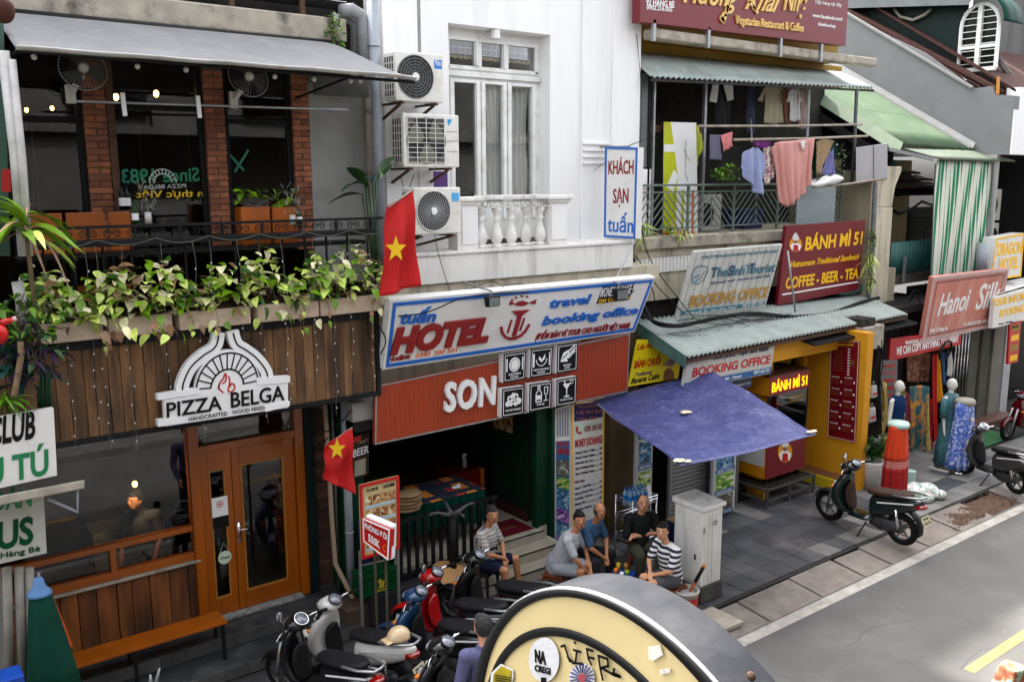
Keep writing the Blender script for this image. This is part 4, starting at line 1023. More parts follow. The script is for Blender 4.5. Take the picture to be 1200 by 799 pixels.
mq('MONEY EXCHANGE', 184,270,318,246,36, lred2, lift=.004, bold=.04)
for k, (tx, v) in enumerate((('Halong 2 Days 1 Night ........ 80', 305), ('Halong 3 Days 2 Nights ....... 120', 330), ('Ninh Binh Day Tour ............ 35', 356), ('Sapa Trekking 2 Days ........ 95', 382), ('Sapa Trekking 3 Days ....... 115', 408))):
    mq(tx, 186,v-2,316,v-34+6,10, lnavy if k < 3 else blk, lift=.004, bold=.03)
mq('* BUS TOURS', 180,447,232,437,10, lred, lift=.004, bold=.03)
for k, (tx, v) in enumerate((('Hanoi - City Bus .............. 12', 478), ('Hue by Sleeper Bus .......... 18', 505), ('Da Nang - Hoi An ............. 21', 530), ('Phong Nha ....................... 20', 556), ('Vinh Bus, Express ............ 14', 584))):
    mq(tx, 184,v,314,v-38,10, lnavy, lift=.004, bold=.03)
# ------------------------------------------------------------------ table, cushions, fence in the hotel front
tb = thing('table', 'table under a patchwork cloth with a gathered green skirt in the hotel front', 'table', (6.6,10.6,.505))
pc = check_mat('patchwork', [('X',.45,.30,(.42,.03,.02),1),('Y',.30,.45,(.015,.03,.03),1),('X',.62,.28,(.65,.22,.02),.9),('Y',.42,.3,(.01,.015,.05),1)], (.02,.02,.035))
obj('tablecloth', M().box(5.75,7.55,10.55,11.35,1.24,1.262), pc, tb, bev=.01)
gs = mat('green_satin', (.005,.06,.04), .35, .2, 5, .2, 20)
obj('skirt', M().grid(lambda u, v: (5.75+1.8*u, 10.54+.035*math.sin(u*70)*(.4+v)-.02*v, 1.245-(.42+.05*math.sin(u*9))*v), 140, 6).grid(lambda u, v: (7.56+.03*math.sin(u*40), 10.55+.8*u, 1.245-.4*v), 40, 6), gs, tb, sm=1)
legp = piece_mesh('leg', M().box(-.025,.025,-.025,.025,.505,1.24), blackm)
for x in (5.82,7.48):
    for y in (10.6,11.3): put('leg', legp, tb, (x,y,0))
pcol = mat('straw_mat', (.3,.2,.11), .9, .25, 9, .4, 80)
for k in range(5):
    obj('straw_cushion', M().ell((6.15+.02*(k % 2),10.45-.01*k,1.30+.055*k), (.2,.16,.04), 18, 6), pcol, None, sm=1, group='flat straw cushions piled on the patchwork table', cat='cushion',
        label=['lowest straw cushion of the pile on the patchwork table','second straw cushion from the bottom of the pile','middle straw cushion of the pile','second straw cushion from the top of the pile','topmost straw cushion of the pile'][k])
obj('napkin', M().ell((7.2,10.8,1.285), (.09,.05,.02), 10, 5).ell((7.24,10.8,1.3), (.03,.03,.025), 8, 5), letwhite, None, sm=1, label='crumpled white napkin on the patchwork cloth', cat='napkin')
fc = thing('picket_fence', 'black iron picket fence in front of the hotel table', 'fence', (6.3,9.95,.5))
pk = piece_mesh('picket', M().box(-.022,.022,-.022,.022,0,.82), blackm, bev=.003)
for i in range(14): put('picket', pk, fc, (5.62+.128*i, 9.98, .50))
obj('rail', M().box(5.55,7.35,9.96,10.0,1.32,1.36).box(5.55,7.35,9.965,9.995,.54,.57), blackm, fc)
obj('kerb_wall', M().box(5.2,6.59,9.80,10.20,-.05,.50), mat('dark_plinth', (.03,.03,.032), .6, .3, 4, .2, 40), HB, bev=.015)
ib = thing('iron_pedestal', 'upturned grey iron pedestal with curved arms standing at the fence', 'pedestal', (6.42,9.86,.5))
c = V(PY(530,603,9.80)); 
obj('stem', M().tube([(c.x,c.y,.50),(c.x,c.y,c.z)], .05, 10), blackm, ib, sm=1)
for a in (180,0,80,265):
    d = V((math.cos(math.radians(a)), math.sin(math.radians(a))*.9, 0))
    obj('arm', M().tube([c+d*.0+V((0,0,-.0)), c+d*.12+V((0,0,.03)), c+d*.24+V((0,0,.085)), c+d*.33+V((0,0,.09)), c+d*.37+V((0,0,.07))], [.04,.03,.02,.02,.015], 8), mat('iron_casting', (.07,.07,.068), .6, .3, 10, .5, 60), ib, sm=1)
obj('wooden_disc', M().lathe([(0,0),(.26,0),(.27,.01),(.27,.02),(0,.03)], (6.35,9.70,.53), 28, (0.1,-.35,1)), mat('tan_plywood', (.42,.25,.12), .6, .12), None, label='round tan plywood disc lying on the dark kerb below the fence', cat='board')
ch = thing('armchair', 'dim wooden chair in the dark hotel room', 'chair', (6.5,12.6,.5))
obj('seat', M().box(6.2,6.8,12.4,12.9,.92,.97), wood_chair, ch); obj('backrest', M().box(6.2,6.8,12.9,12.95,.97,1.45), wood_chair, ch)
for x in (6.22,6.74):
    for y in (12.42,12.88): obj('leg', M().box(x,x+.04,y,y+.04,.505,.92), wood_chair, ch)
sbn = thing('sideboard', 'red sideboard with an orange corner post inside the hotel', 'sideboard', (7.9,11.6,.5))
obj('body', M().box(7.5,8.05,11.4,12.2,.506,1.25), mat('dark_red_lacquer', (.16,.015,.012), .4, .2), sbn, bev=.01); obj('corner_post', M().box(8.05,8.12,11.36,11.5,.506,1.25), wood_orange, sbn, bev=.006)
bt = thing('spray_bottle', 'clear spray bottle standing on the sideboard', 'bottle', (7.9,11.6,1.25))
obj('body', M().lathe([(0,0),(.04,0),(.04,.13),(.015,.17),(.015,.19)], (7.9,11.6,1.252), 14), mat('milky_plastic', (.45,.47,.48), .3), bt, sm=1); obj('trigger', M().box(7.86,7.93,11.58,11.62,1.44,1.47).box(7.86,7.875,11.59,11.61,1.40,1.44), letwhite, bt)
obj('framed_picture', M().box(8.405,8.415,11.0,11.5,1.85,2.3), PH[4], None, label='small dim picture on the green hotel wall', cat='picture')
# ------------------------------------------------------------------ shophouse with the laundry balcony
LB = thing('laundry_building', 'old shophouse with a green lattice balcony full of laundry over the sandwich shop', 'building', (14,11,0))
Y3 = 10.9
def sheet(m, a, b, c, d, waves, amp, nv=6, per=4, n=None, th=None):
    """corrugated sheet: back edge a-b, front edge d-c"""
    a, b, c, d = map(V, (a, b, c, d)); n = n or (b-a).cross(d-a).normalized(); n = n if n.z > 0 else -n
    return m.grid(lambda u, v: (a*(1-u)+b*u)*(1-v)+(d*(1-u)+c*u)*v+n*amp*math.sin(u*waves*2*math.pi), waves*per, nv)
# dark back room of the balcony
obj('room', M().box(10.95,18.3,12.4,12.5,4.5,8.0), mat('balcony_back_wall', (.05,.048,.042), .9, .5, 2, .1, 30), LB)
obj('rear_sun_block', M().box(10.95,18.2,12.51,16,.0,9.6), darkwall, LB); obj('room_ceiling', M().box(10.95,17.2,11.41,12.5,7.95,8.04), darkwall, LB)  # unseen block and ceiling added to stop sun leaking through the balcony
obj('side_wall', M().box(10.9,10.95,11.45,12.5,4.5,8.0), darkwall, LB)
obj('upper_wall', M().box(10.92,16.6,11.0,11.4,8.05,9.7), mat('dim_yellow', (.33,.2,.02), .7, .12, 2, .1, 30), LB); obj('lintel', M().box(10.92,17.2,11.28,11.4,7.6,8.04), mat('dim_yellow', (.33,.2,.02), .7, .12, 2, .1, 30), LB)  # upper wall's unseen top trimmed to place the sunlit edge on the road
obj('slab', M().box(10.92,17.45,10.82,12.4,4.46,4.82), creamold, LB, bev=.02)
obj('slab_edge', M().box(10.92,17.2,10.72,10.82,4.62,4.80), concrete_old, LB, bev=.015)
obj('beam', M().box(10.92,17.3,10.86,11.2,3.72,4.2), creamold, LB, bev=.01)
lv = piece_mesh('louvre_strip', M().box(-.025,.025,-.015,.015,0,.25), whiteold, bev=.004)
obj('box_front', M().box(10.95,17.2,10.84,10.9,4.2,4.46), whiteold, LB)
for i in range(70): put('louvre_strip', lv, LB, (11.05+.088*i, 10.83, 4.205))
# gutter and corrugated awning
obj('gutter', M().box(10.92,17.3,10.55,10.8,7.98,8.14), concrete_old, LB, bev=.03)
for u in (765, 829, 914, 962): p = PY(u, 45, 10.54); obj('gutter_bracket', M().box(p.x-.03,p.x+.03,10.5,10.56,7.93,8.25), galv, LB)
a2w = thing('corrugated_awning', 'grey green corrugated awning over the laundry balcony', 'awning', (14,10.9,7.4))
ab = [V((10.93,11.25,7.86)), V((17.15,11.25,7.92)), PY(1024,103.5,10.55), V((10.93,10.62,7.40))]
obj('sheet', sheet(M(), *ab, 50, .026), corr_green, a2w, sm=1, solid=.006)
obj('batten', M().beam(ab[3]+V((.02,0,-.05)), ab[2]+V((0,0,-.05)), .03, .04), mat('dark_batten', (.05,.05,.045), .8), a2w)
# lattice railing
rail = thing('lattice_railing', 'grey green steel railing with slanting lattice bars on the laundry balcony', 'railing', (13,10.9,4.85))
gp = mat('grey_green_paint', (.17,.215,.185), .5, .2, 5, .2, 40, dirt=(.3,.28,.24,.4))
obj('handrail', M().box(10.93,16.9,Y3-.05,Y3+.02,5.66,5.70), gp, rail, bev=.008)
obj('rail', M().box(10.93,16.9,Y3-.02,Y3,5.55,5.575).box(10.93,16.9,Y3-.02,Y3,4.93,4.955), gp, rail)
posts = [10.95, 12.22, 13.45, 14.75, 16.0, 16.85]
pm = piece_mesh('post', M().box(-.02,.02,-.025,.015,4.83,5.66), gp)
for x in posts: put('post', pm, rail, (x, Y3, 0))
lat = []
sgn = 1
for a, b in zip(posts, posts[1:]):
    w_ = b-a; h_ = .58; half = (a+b)/2
    for seg, (x0, x1, s) in enumerate(((a+.02, half, 1), (half, b-.02, -1))):
        ww = x1-x0; st = .15; t = -h_+st*.5
        obj('rail_stile', M().box(x1-.008,x1+.008,Y3-.018,Y3-.002,4.955,5.55), gp, rail)
        while t < ww:
            xa, za, xb_, zb_ = t, 0, t+h_, h_
            if xa < 0: za -= xa; xa = 0
            if xb_ > ww: zb_ -= xb_-ww; xb_ = ww
            if zb_-za > .04:
                if s < 0: p0, p1 = (x0+ww-xa, Y3-.01, 4.96+za), (x0+ww-xb_, Y3-.01, 4.96+zb_)
                else: p0, p1 = (x0+xa, Y3-.01, 4.96+za), (x0+xb_, Y3-.01, 4.96+zb_)
                obj('lattice_bar', M().beam(p0, p1, .014, .02), gp, rail)
            t += st
# left window, banner, posts
obj('window_glass', M().box(10.95,11.28,11.0,11.02,5.98,7.5), mat('dusty_pane', (.16,.19,.18), .25, .2, 2, 0, dirt=(.3,.33,.32,.5), dscale=1.2), LB)
obj('window_frame', M().box(11.28,11.33,10.98,11.05,4.85,7.5), blackm, LB); obj('white_panel', M().box(10.95,11.38,10.98,10.995,4.85,5.95), whitewall, LB)
obj('post', M().box(11.37,11.41,10.95,11.0,4.85,7.5), galv, LB); 
px_ = PY(825,150,11.2).x
obj('post', M().box(px_-.03,px_+.03,11.17,11.23,4.85,7.6), galv, LB)
obj('shelf', M().box(11.42,px_-.05,11.2,11.6,6.58,6.70), rust, LB)
bn = thing('printed_banner', 'yellow and white printed banner hung behind the lattice railing', 'banner', (11.9,11.1,4.9))
q = [PY(778,143,11.1), PY(816,144,11.1), PY(818,286,11.1), PY(777,286,11.1)]
BB = Board('printed_banner', q, letwhite, .01, parent=bn, part='cloth', bev=0)
ygr = mat('lime_print', (.52,.55,.02), .6)
BB.polyn([(0,.12),(.25,.12),(.42,.55),(.28,.85),(.2,1),(0,1)], ygr); BB.rectn(0,.0,.9,.10, lorange); BB.polyn([(0,.1),(.12,.1),(.12,.48),(0,.48)], lorange if False else ygr, lift=.004)
BB.polyn([(0,.76),(.32,.76),(.34,.82),(0,.82)], letwhite, lift=.006); BB.polyn([(.08,.48),(.3,.62),(.42,.56),(.25,.42)], letwhite, lift=.006)
for a in (.12,.28,.5,.8): BB.polyn([(a,.02),(a+.06,.02),(a+.1,.45),(a+.03,.45)], ygr if a != .8 else lorange, lift=.008)
BB.stroken([[(.66,.85),(.64,.62)],[(.6,.78),(.74,.7)],[(.62,.6),(.72,.52)]], .012, mat('print_grey', (.4,.4,.42), .6), lift=.006)
# cardboard, boxes, machine behind the railing
wmm = thing('washing_machine', 'dusty white washing machine standing behind the lattice', 'washing machine', (13.2,11.4,4.83))
obj('body', M().box(12.75,13.55,11.25,11.85,4.83,5.5), mat('dusty_white', (.5,.49,.46), .6, .15), wmm, bev=.02); obj('door', M().lathe([(0,0),(.2,0),(.21,.02),(.0,.03)], (13.1,11.25,5.14), 24, (0,-1,0)), plasb, wmm); obj('lid', M().box(12.77,13.53,11.27,11.83,5.5,5.54), plasb, wmm, bev=.01)
obj('storage_tub', M().box(14.3,14.85,11.3,11.8,4.83,5.15).box(14.26,14.89,11.26,11.84,5.15,5.2), mat('tub_blue', (.03,.06,.2), .4), None, label='dark blue plastic tub with a lid behind the railing', cat='tub', bev=.01)
obj('storage_bucket', M().lathe([(.0,0),(.14,0),(.18,.32),(.165,.32),(.0,.3)], (12.35,11.3,4.83), 18), mat('bucket_terracotta', (.25,.07,.03), .6), None, label='terracotta coloured bucket behind the railing beside the banner', cat='bucket', sm=1)
gb = PY(931,216,10.8); gb2 = PY(975,262,10.8)
obj('grey_screen', M().box(gb.x,gb2.x-.05,10.72,10.74,4.9,5.78), mat('pale_blue_panel', (.33,.38,.40), .6, .05), None, label='flat pale grey blue sheet board leaning in the balcony beside the pink sheet', cat='board')
obj('right_lattice_frame', M().box(15.95,16.0,10.93,10.97,4.85,6.5), darkgreen, LB)
# right-hand party wall, pillar with a corbel, grey duct box
stw = mat('stained_cream_wall', (.42,.37,.28), .9, .2, 2.5, .4, 40, dirt=(.09,.075,.055,.8), dscale=3, streak=True)
obj('end_wall', M().box(17.22,17.32,10.45,12.4,3.9,5.95), stw, LB)
pil = obj('pillar', M().box(17.30,17.96,10.38,10.7,3.0,5.19), creamold, LB, bev=.02)
obj('corbel', M().poly([(17.95,10.4,5.2),(18.02,10.4,5.6),(18.22,10.4,5.92),(18.22,10.4,6.02),(17.3,10.4,6.02),(17.3,10.4,5.2)], (0,.3,0)), creamold, LB, bev=.01)
obj('lower_wall', M().box(17.2,18.3,10.42,10.9,2.6,3.9), stw, LB)
obj('downpipe', M().tube([PY(1026,215,10.3), PY(1022,300,10.32), PY(1013,395,10.34)], .05, 10), mat('grey_downpipe', (.16,.17,.17), .6, .3, 6, .3, 40), LB, sm=1)
bxm = mat('pale_grey_metal', (.40,.39,.40), .5, .06, 3, .05, 30)
obj('duct_box', M().hexa([PY(1003,214,10.34),PY(1040,209,10.34),PY(1040,209,10.9),PY(1003,214,10.9)], [PY(1003,173,10.34),PY(1040,168,10.34),PY(1040,168,10.9),PY(1003,173,10.9)]), bxm, LB, bev=.01)
obj('duct_seam', M().beam(PY(1024,212,10.33), PY(1024,171,10.33), .012, .012), mat('seam', (.2,.2,.2), .6), LB)
obj('awning_post', M().tube([PY(1004,105,10.55), PY(1001,175,10.55), PY(998,215,10.6)], .035, 8), mat('dark_steel', (.08,.085,.09), .5), LB, sm=1)
obj('pillar_post', M().tube([PY(948,105,10.8), PY(946,160,10.8)], .03, 8), galv, LB)
# poles and rods
dr = mat('bamboo_grey', (.38,.33,.27), .7, .25, 8, .3, 40, streak=False)
poles = []
for k, (pa, pb, y, r, lab) in enumerate((((818,148),(1010,146),10.45,.022,'upper weathered drying pole across the laundry balcony'), ((860,164),(1017,159.5),10.25,.022,'lower drying pole carrying the pink sheet'), ((953,220),(1031,210),10.25,.02,'short drying pole under the white pillow'))):
    obj('drying_pole', M().tube([PY(*pa,y), (PY(*pa,y)+PY(*pb,y))/2+V((0,0,-.015)), PY(*pb,y)], r, 8), dr, None, sm=1, label=lab, cat='pole', group='drying poles on the balcony')
obj('pole_bracket', M().tube([PY(880,140,10.9), PY(881,166,10.22)], .014, 6), galv, LB)
obj('pole_bracket', M().tube([PY(946,150,10.9), PY(945,166,10.22)], .014, 6), galv, LB)
# ------------------------------------------------------------------ laundry
def edge(pts, u):
    n = len(pts)-1; i = min(int(u*n), n-1); t = u*n-i
    return (pts[i][0]*(1-t)+pts[i+1][0]*t, pts[i][1]*(1-t)+pts[i+1][1]*t)
def cloth(name, top, bot, y, mt, label, folds=4, amp=.03, n=28, nv=16, dy=0, cat='cloth', seed=0, group=None, parent=None, sag=0):
    rs = random.Random(seed); ph = [rs.uniform(0, 6) for _ in range(4)]
    def f(u, v):
        a = edge(top, u); b = edge(bot, u)
        px = a[0]*(1-v)+b[0]*v; py = a[1]*(1-v)+b[1]*v
        yy = y+dy*v+amp*(.35+.65*v)*math.sin(u*folds*2*math.pi+ph[0]+v*1.3)+amp*.45*math.sin(u*folds*4.7+ph[1]+v*3)+amp*.3*math.sin(v*7+ph[2]+u*9)*v
        p = PY(px, py, y+dy*v*0); p = p+V((0, yy-y, 0))
        return p
    g = M().grid(f, n, nv)
    if parent: return obj(name, g, mt, parent, sm=1, solid=.006)
    return obj(name, g, mt, None, sm=1, solid=.006, label=label, cat=cat, group=group)
GL = 'laundry drying on the balcony'
cm = lambda n, c, r=.9: mat(n, c, r, .06, 6, .12, 90)
cloth('pink_sheet', [(905,172),(912,166),(930,165),(945,163),(955,162)], [(914,238),(922,243),(932,236),(944,226),(949,205)], 10.2, cm('pink_satin', (.62,.32,.29), .5), 'large pink satin sheet gathered over the lower drying pole', 6, .05, 60, 26, group=GL, cat='sheet', seed=3)
cloth('blue_shirt', [(866,196),(873,178),(882,172),(888,173),(897,183)], [(868,199),(878,214),(886,226),(893,229),(896,200)], 10.28, cm('pale_blue_cloth', (.33,.37,.56)), 'pale blue shirt hanging at the left end of the lower pole', 3, .05, 30, 18, group=GL, cat='shirt', seed=5)
cloth('floral_top', [(893,173),(900,171),(906,175)], [(896,214),(901,217),(906,205)], 10.3, ramp_mat('floral', [(.0,(.6,.58,.52)),(.45,(.6,.57,.5)),(.58,(.35,.05,.08)),(.66,(.1,.05,.1))], 22, .8), 'white floral top with dark red flowers between the blue shirt and the pink sheet', 2, .03, 14, 14, group=GL, cat='top', seed=6)
cloth('purple_cloth', [(883,166),(892,165),(903,166)], [(884,171),(893,174),(903,171)], 10.26, cm('purple_cloth', (.16,.02,.17)), 'small purple cloth folded over the lower pole above the blue shirt', 2, .02, 12, 6, group=GL, seed=7)
cloth('grey_towel', [(832,158),(845,158)], [(832.5,187),(846,187.5)], 10.5, cm('grey_violet_towel', (.16,.15,.22)), 'narrow grey violet towel hanging beside the small pink cloth', 2, .015, 14, 12, group=GL, cat='towel', seed=8)
cloth('pink_cloth', [(845,158.5),(858,154.5)], [(847,178),(858,172)], 10.48, cm('pink_rag', (.65,.25,.25)), 'small pink cloth pegged beside the grey violet towel', 2, .02, 14, 8, group=GL, seed=9)
cloth('tan_mat', [(957,166),(965,163),(977,165)], [(955,202),(961,204),(968,186)], 10.3, mat('tan_weave', (.38,.27,.17), .95, .25, 30, .6, 120), 'tan woven mat folded over the pole to the right of the pink sheet', 2, .02, 16, 12, group=GL, cat='mat', seed=10)
cloth('violet_cloth', [(970,182),(977,173)], [(960,205),(979,205)], 10.34, cm('violet_cloth', (.2,.2,.42)), 'violet blue cloth hanging behind the tan mat', 2, .03, 14, 10, group=GL, seed=11)
cloth('yellow_bag', [(815,146),(823,158)], [(816,196),(822,176)], 10.8, mat('lime_bag', (.4,.42,.03), .4, .2), 'thin lime yellow plastic sheet hanging beside the banner', 1, .03, 8, 10, group=GL, cat='plastic sheet', seed=12)
pc_ = PY(968,212,10.25)
obj('pillow', M().grid(lambda u, v: pc_+V(((u-.5)*.95*(1-.18*math.cos(2*math.pi*v)), (.16+.03*math.sin(u*9))*math.sin(2*math.pi*v)*math.sin(math.pi*u)**.35, (.085+.02*math.sin(u*13+v*9))*math.cos(2*math.pi*v)*math.sin(math.pi*u)**.35-.05*math.cos(3*u))), 30, 20), mat('white_pillow', (.66,.66,.65), .9, .06, 5, .5, 12), None, sm=1, label='white pillow lying across the short pole under the tan mat', cat='pillow')
def garment(u0, v0, u1, v1, y, mt, lab, sleeve=True, cat='shirt', seed=1):
    w_ = u1-u0; h_ = v1-v0; t = thing('hung_garment', lab, cat, PY((u0+u1)/2, v1, y), group='garments on hangers inside the balcony')
    cloth('body', [(u0+w_*.22,v0+h_*.06),(u0+w_*.5,v0),(u1-w_*.22,v0+h_*.06)], [(u0+w_*.2,v1),(u0+w_*.5,v1+2),(u1-w_*.2,v1)], y, mt, '', 3, .03, 18, 12, seed=seed, parent=t)
    if sleeve:
        cloth('sleeve', [(u0+w_*.3,v0+h_*.05),(u0+w_*.2,v0+h_*.1)], [(u0+w_*.14,v0+h_*.46),(u0,v0+h_*.42)], y-.02, mt, '', 1, .02, 6, 8, seed=seed+1, parent=t)
        cloth('sleeve', [(u1-w_*.2,v0+h_*.1),(u1-w_*.3,v0+h_*.05)], [(u1,v0+h_*.42),(u1-w_*.14,v0+h_*.46)], y-.02, mt, '', 1, .02, 6, 8, seed=seed+2, parent=t)
    c = PY((u0+u1)/2, v0, y); obj('hanger', M().tube([c+V((-.18,0,-.03)), c+V((0,0,.03)), c+V((.18,0,-.03))], .006, 5).tube([c+V((0,0,.03)), c+V((0,0,.12))], .004, 5), galv, t)
    return t
garment(832,99,862,150,11.3, blk, 'black garment with white sleeves on a hanger inside the balcony', False, seed=20)
cloth('white_sleeve', [(835,99),(843,99)], [(832,119),(840,121)], 11.25, cm('white_cotton', (.6,.6,.58)), 'white sleeve piece hanging left of the black garment', 1, .02, 8, 8, group=GL, seed=21)
cloth('white_sleeve', [(848,99),(858,98)], [(853,119),(861,116)], 11.25, cm('white_cotton', (.6,.6,.58)), 'white sleeve piece hanging right of the black garment', 1, .02, 8, 8, group=GL, seed=22)
garment(873,97,888,156,11.35, cm('slate_blue', (.06,.08,.13)), 'slate blue trousers hanging inside the balcony', False, 'trousers', 23)
garment(888,99,925,144,11.2, cm('cream_shirt', (.42,.38,.28)), 'cream short sleeved shirt on a hanger, largest of the hanging row', seed=24)
garment(916,101,933,144,11.15, cm('rust_cloth', (.3,.12,.08)), 'rust coloured shirt behind the white one', True, seed=25)
garment(921,103,940,141,11.1, cm('white_cotton', (.6,.6,.58)), 'white short sleeved shirt near the right end of the row', True, seed=26)
garment(932,103,948,150,11.12, cm('pale_pinkish', (.42,.33,.3)), 'pale pink grey shirt at the right end of the row', True, seed=27)
cloth('white_rag', [(938,166),(944,165)], [(941,176),(943,175)], 10.16, cm('white_cotton', (.6,.6,.58)), 'small white rag hanging over the top of the pink sheet', 1, .01, 6, 6, group=GL, seed=28)
# ------------------------------------------------------------------ vegetarian restaurant sign
c = [PY(750,-75,10.5), PY(998,-42,10.5), PY(991,54,10.5), PY(750,26,10.5)]
c[0].x = c[3].x; c[1].x = c[2].x; c[0].z = c[1].z = 9.3; 
vg = Board('restaurant_sign', c, maroon, .18, 'large dark red sign with gold lettering for a vegetarian restaurant above the gutter', 'sign')
vg.text('92 HÀNG BÈ', (757,6), (790,9.5), (757,-1), letwhite, bold=.03)
vg.text('0902.216.055', (757.5,11.4), (787.5,14.2), (757.6,6.2), letwhite, bold=.02)
vg.text('Vegetarian Restaurant & Coffee', (860.6,28.2), (940,37.8), (861,18.6), lgold, bold=.03, depth=.03)
vg.text('Đặt hàng tại đây', (955,4.5), (986,8.4), (955,.5), letwhite)
vg.text('www.facebook.com/', (952,20.3), (987,25), (952,16), letwhite, bold=.02); vg.text('khaithuchay', (958.5,30.3), (979,33), (958.6,26.5), letwhite, bold=.02)
sc = lambda pts, w_: vg.strokep([pts], w_, lgold, 'gold_script', depth=.03)
vg.text('Hương', (800,3), (862,9), (801,-14), lgold, bold=.02, shear=.3, depth=.03, low=True)
sc([(856,-4),(853,8),(851,18),(848,25),(846,22),(849,17)], .07)
vg.text('Khai', (872,11), (910,15), (878,-14), lgold, bold=.02, shear=.35, depth=.03)
vg.text('Nhẹ', (917,12), (943,15), (919,-14), lgold, bold=.02, shear=.35, depth=.03)
sc([(878,2),(884,9),(888,15)], .05)
# ------------------------------------------------------------------ corrugated shop roof
rf = thing('corrugated_roof', 'faded green corrugated roof over the booking office and sandwich shop', 'roof', (13.8,9.9,3.0))
RB = [PY(743,376,10.55), PY(1012,346,10.55), PY(1064,368,9.4), PY(804,419,9.4)]
obj('sheet', sheet(M(), *RB, 60, .03, 8), corr_green, rf, sm=1, solid=.006)
obj('side_flashing', M().hexa([RB[0]+V((-.02,0,-.20)), RB[3]+V((-.02,0,-.17)), RB[3]+V((.0,0,-.17)), RB[0]+V((0,0,-.20))], [RB[0]+V((-.02,0,.03)), RB[3]+V((-.02,0,.03)), RB[3]+V((.0,0,.03)), RB[0]+V((0,0,.03))]), corr_teal, rf)
for k in range(7):
    t = k/6; obj('rafter', M().beam(RB[0]*(1-t)+RB[1]*t+V((.03,0,-.07)), RB[3]*(1-t)+RB[2]*t+V((.03,.03,-.07)), .04, .05), rust, rf)
obj('purlin', M().beam(RB[3]+V((0,.06,-.08)), RB[2]+V((0,.06,-.08)), .04, .06), rust, rf)
obj('ridge_flashing', M().box(16.4,17.25,10.5,10.62,3.45,3.62), corr_teal, rf, bev=.01)
a_, b_ = PY(955,404,9.3), PY(1076,378,9.3)
obj('canopy', M().hexa([a_+V((0,0,-.03)), b_+V((0,0,-.03)), b_+V((0,1.1,.16)), a_+V((0,1.1,.16))], [a_, b_, b_+V((0,1.1,.20)), a_+V((0,1.1,.20))]), blackm, rf)
# crumpled litter on the roof
litt = mat('paper_litter', (.66,.63,.56), .8, .15, 10, .4, 60)
def litter(u, v, y, s, lab, zz=None):
    p = PY(u, v, y); m = M(); rs = random.Random(int(u*7+v))
    for k in range(4): m.ell(p+V((rs.uniform(-s,s),rs.uniform(-s,s)*.5,rs.uniform(0,s*.3))), (s*.7,s*.5,s*.25), 7, 4)
    obj('paper_scrap', m, litt, None, label=lab, cat='litter', group='scraps of paper on roofs and tarpaulin', sm=0)
for u, v, s, lab in ((835,407,.05,'white paper scrap on the corrugated roof above the booking sign'),(803,407,.035,'flat grey scrap on the roof near its front left corner'),(933,392,.05,'white lump at the foot of the thin roof pole'),(913,400,.03,'small scrap near the front edge of the roof'),(889,399,.02,'tiny scrap at the middle of the roof')):
    t = (v-376)/43; litter(u, v, 10.0 if v < 396 else 9.75, s, lab)
# tangle of cables across the roof
cbm = thing('cable_bundle', 'tangled black cables running across the corrugated roof', 'cable', PY(800,383,10.3))
def cab(pts, r, y=None, mt=cable, par=cbm, nm='cable'):
    q = []
    P_ = [PY(u, v, yy) for u, v, yy in pts]
    for i in range(len(P_)-1):
        p0, p1, p2, p3 = P_[max(i-1,0)], P_[i], P_[i+1], P_[min(i+2,len(P_)-1)]
        for s in range(5):
            t = s/5; q.append(.5*((2*p1)+(-p0+p2)*t+(2*p0-5*p1+4*p2-p3)*t*t+(-p0+3*p1-3*p2+p3)*t**3))
    q.append(P_[-1]); obj(nm, M().tube(q, r, 5), mt, par, sm=1)
cab([(752,352,10.5),(766,377,10.1),(795,382,9.95),(830,375,10.0),(880,367,10.05),(930,371,10.0),(975,366,10.0),(1010,354,10.1),(1030,349,10.3)], .035)
cab([(745,345,10.5),(757,372,10.1),(800,381,9.95),(850,370,10.02),(905,370,10.0),(960,370,10.0),(1015,352,10.1)], .022)
rs = random.Random(5)
for k in range(22):
    u0 = rs.uniform(745, 860); pts = []; u = u0; v = rs.uniform(368, 396)
    for j in range(5): pts.append((u, v+rs.uniform(-7,7), 10.0+rs.uniform(-.15,.2))); u += rs.uniform(18,42)
    cab(pts, .005)
for pts in ([(748,240,10.5),(760,300,10.4),(795,350,10.3),(813,372,10.1)], [(745,300,10.6),(770,335,10.4),(800,366,10.15)], [(738,345,9.6),(757,330,9.8),(766,344,9.8),(768,370,9.9)]): cab(pts, .009)
# roof-top advertising boards
ts = Board('booking_board', [PY(813.4,295,10.05), PY(917,286.5,10.05), PY(896.5,361,10.45), PY(792,373.6,10.45)], mat('faded_board', (.60,.60,.57), .6, .08, 3, .05, 40, dirt=(.35,.32,.28,.6), dscale=4), .05, 'faded grey white board reading TheSinhTourist BOOKING OFFICE standing on the roof', 'sign')
rib = mat('board_rib', (.5,.5,.48), .6, .1)
for k in range(13): a = (k+.5)/13; obj('rib', M().beam(ts.at(a,.02,.002), ts.at(a,.98,.002), .012, .012), rib, ts.root)
def tq(s, u0, v0, u1, v1, h, m_, dx=2.0, **k): ts.text(s, (780+u0/4.8, 250+v0/4.8), (780+u1/4.8, 250+v1/4.8), (780+(u0+h*.22)/4.8, 250+(v0-h)/4.8), m_, **k)
tq('CÔNG TY TNHH DỊCH VỤ DU LỊCH THE SINH HÀ NỘI TOURIST', 196,255,630,218,15, lteal, lift=.012, bold=.02)
tq('TheSinhTourist', 248,360,608,326,52, lteal, lift=.012, bold=.035); 
tq('T', 248,360,276,358,56, lsteel, lift=.016, bold=.05); tq('S', 345,350,375,348,56, lsteel, lift=.016, bold=.05); tq('T', 462,336,490,334,54, lsteel, lift=.016, bold=.05)
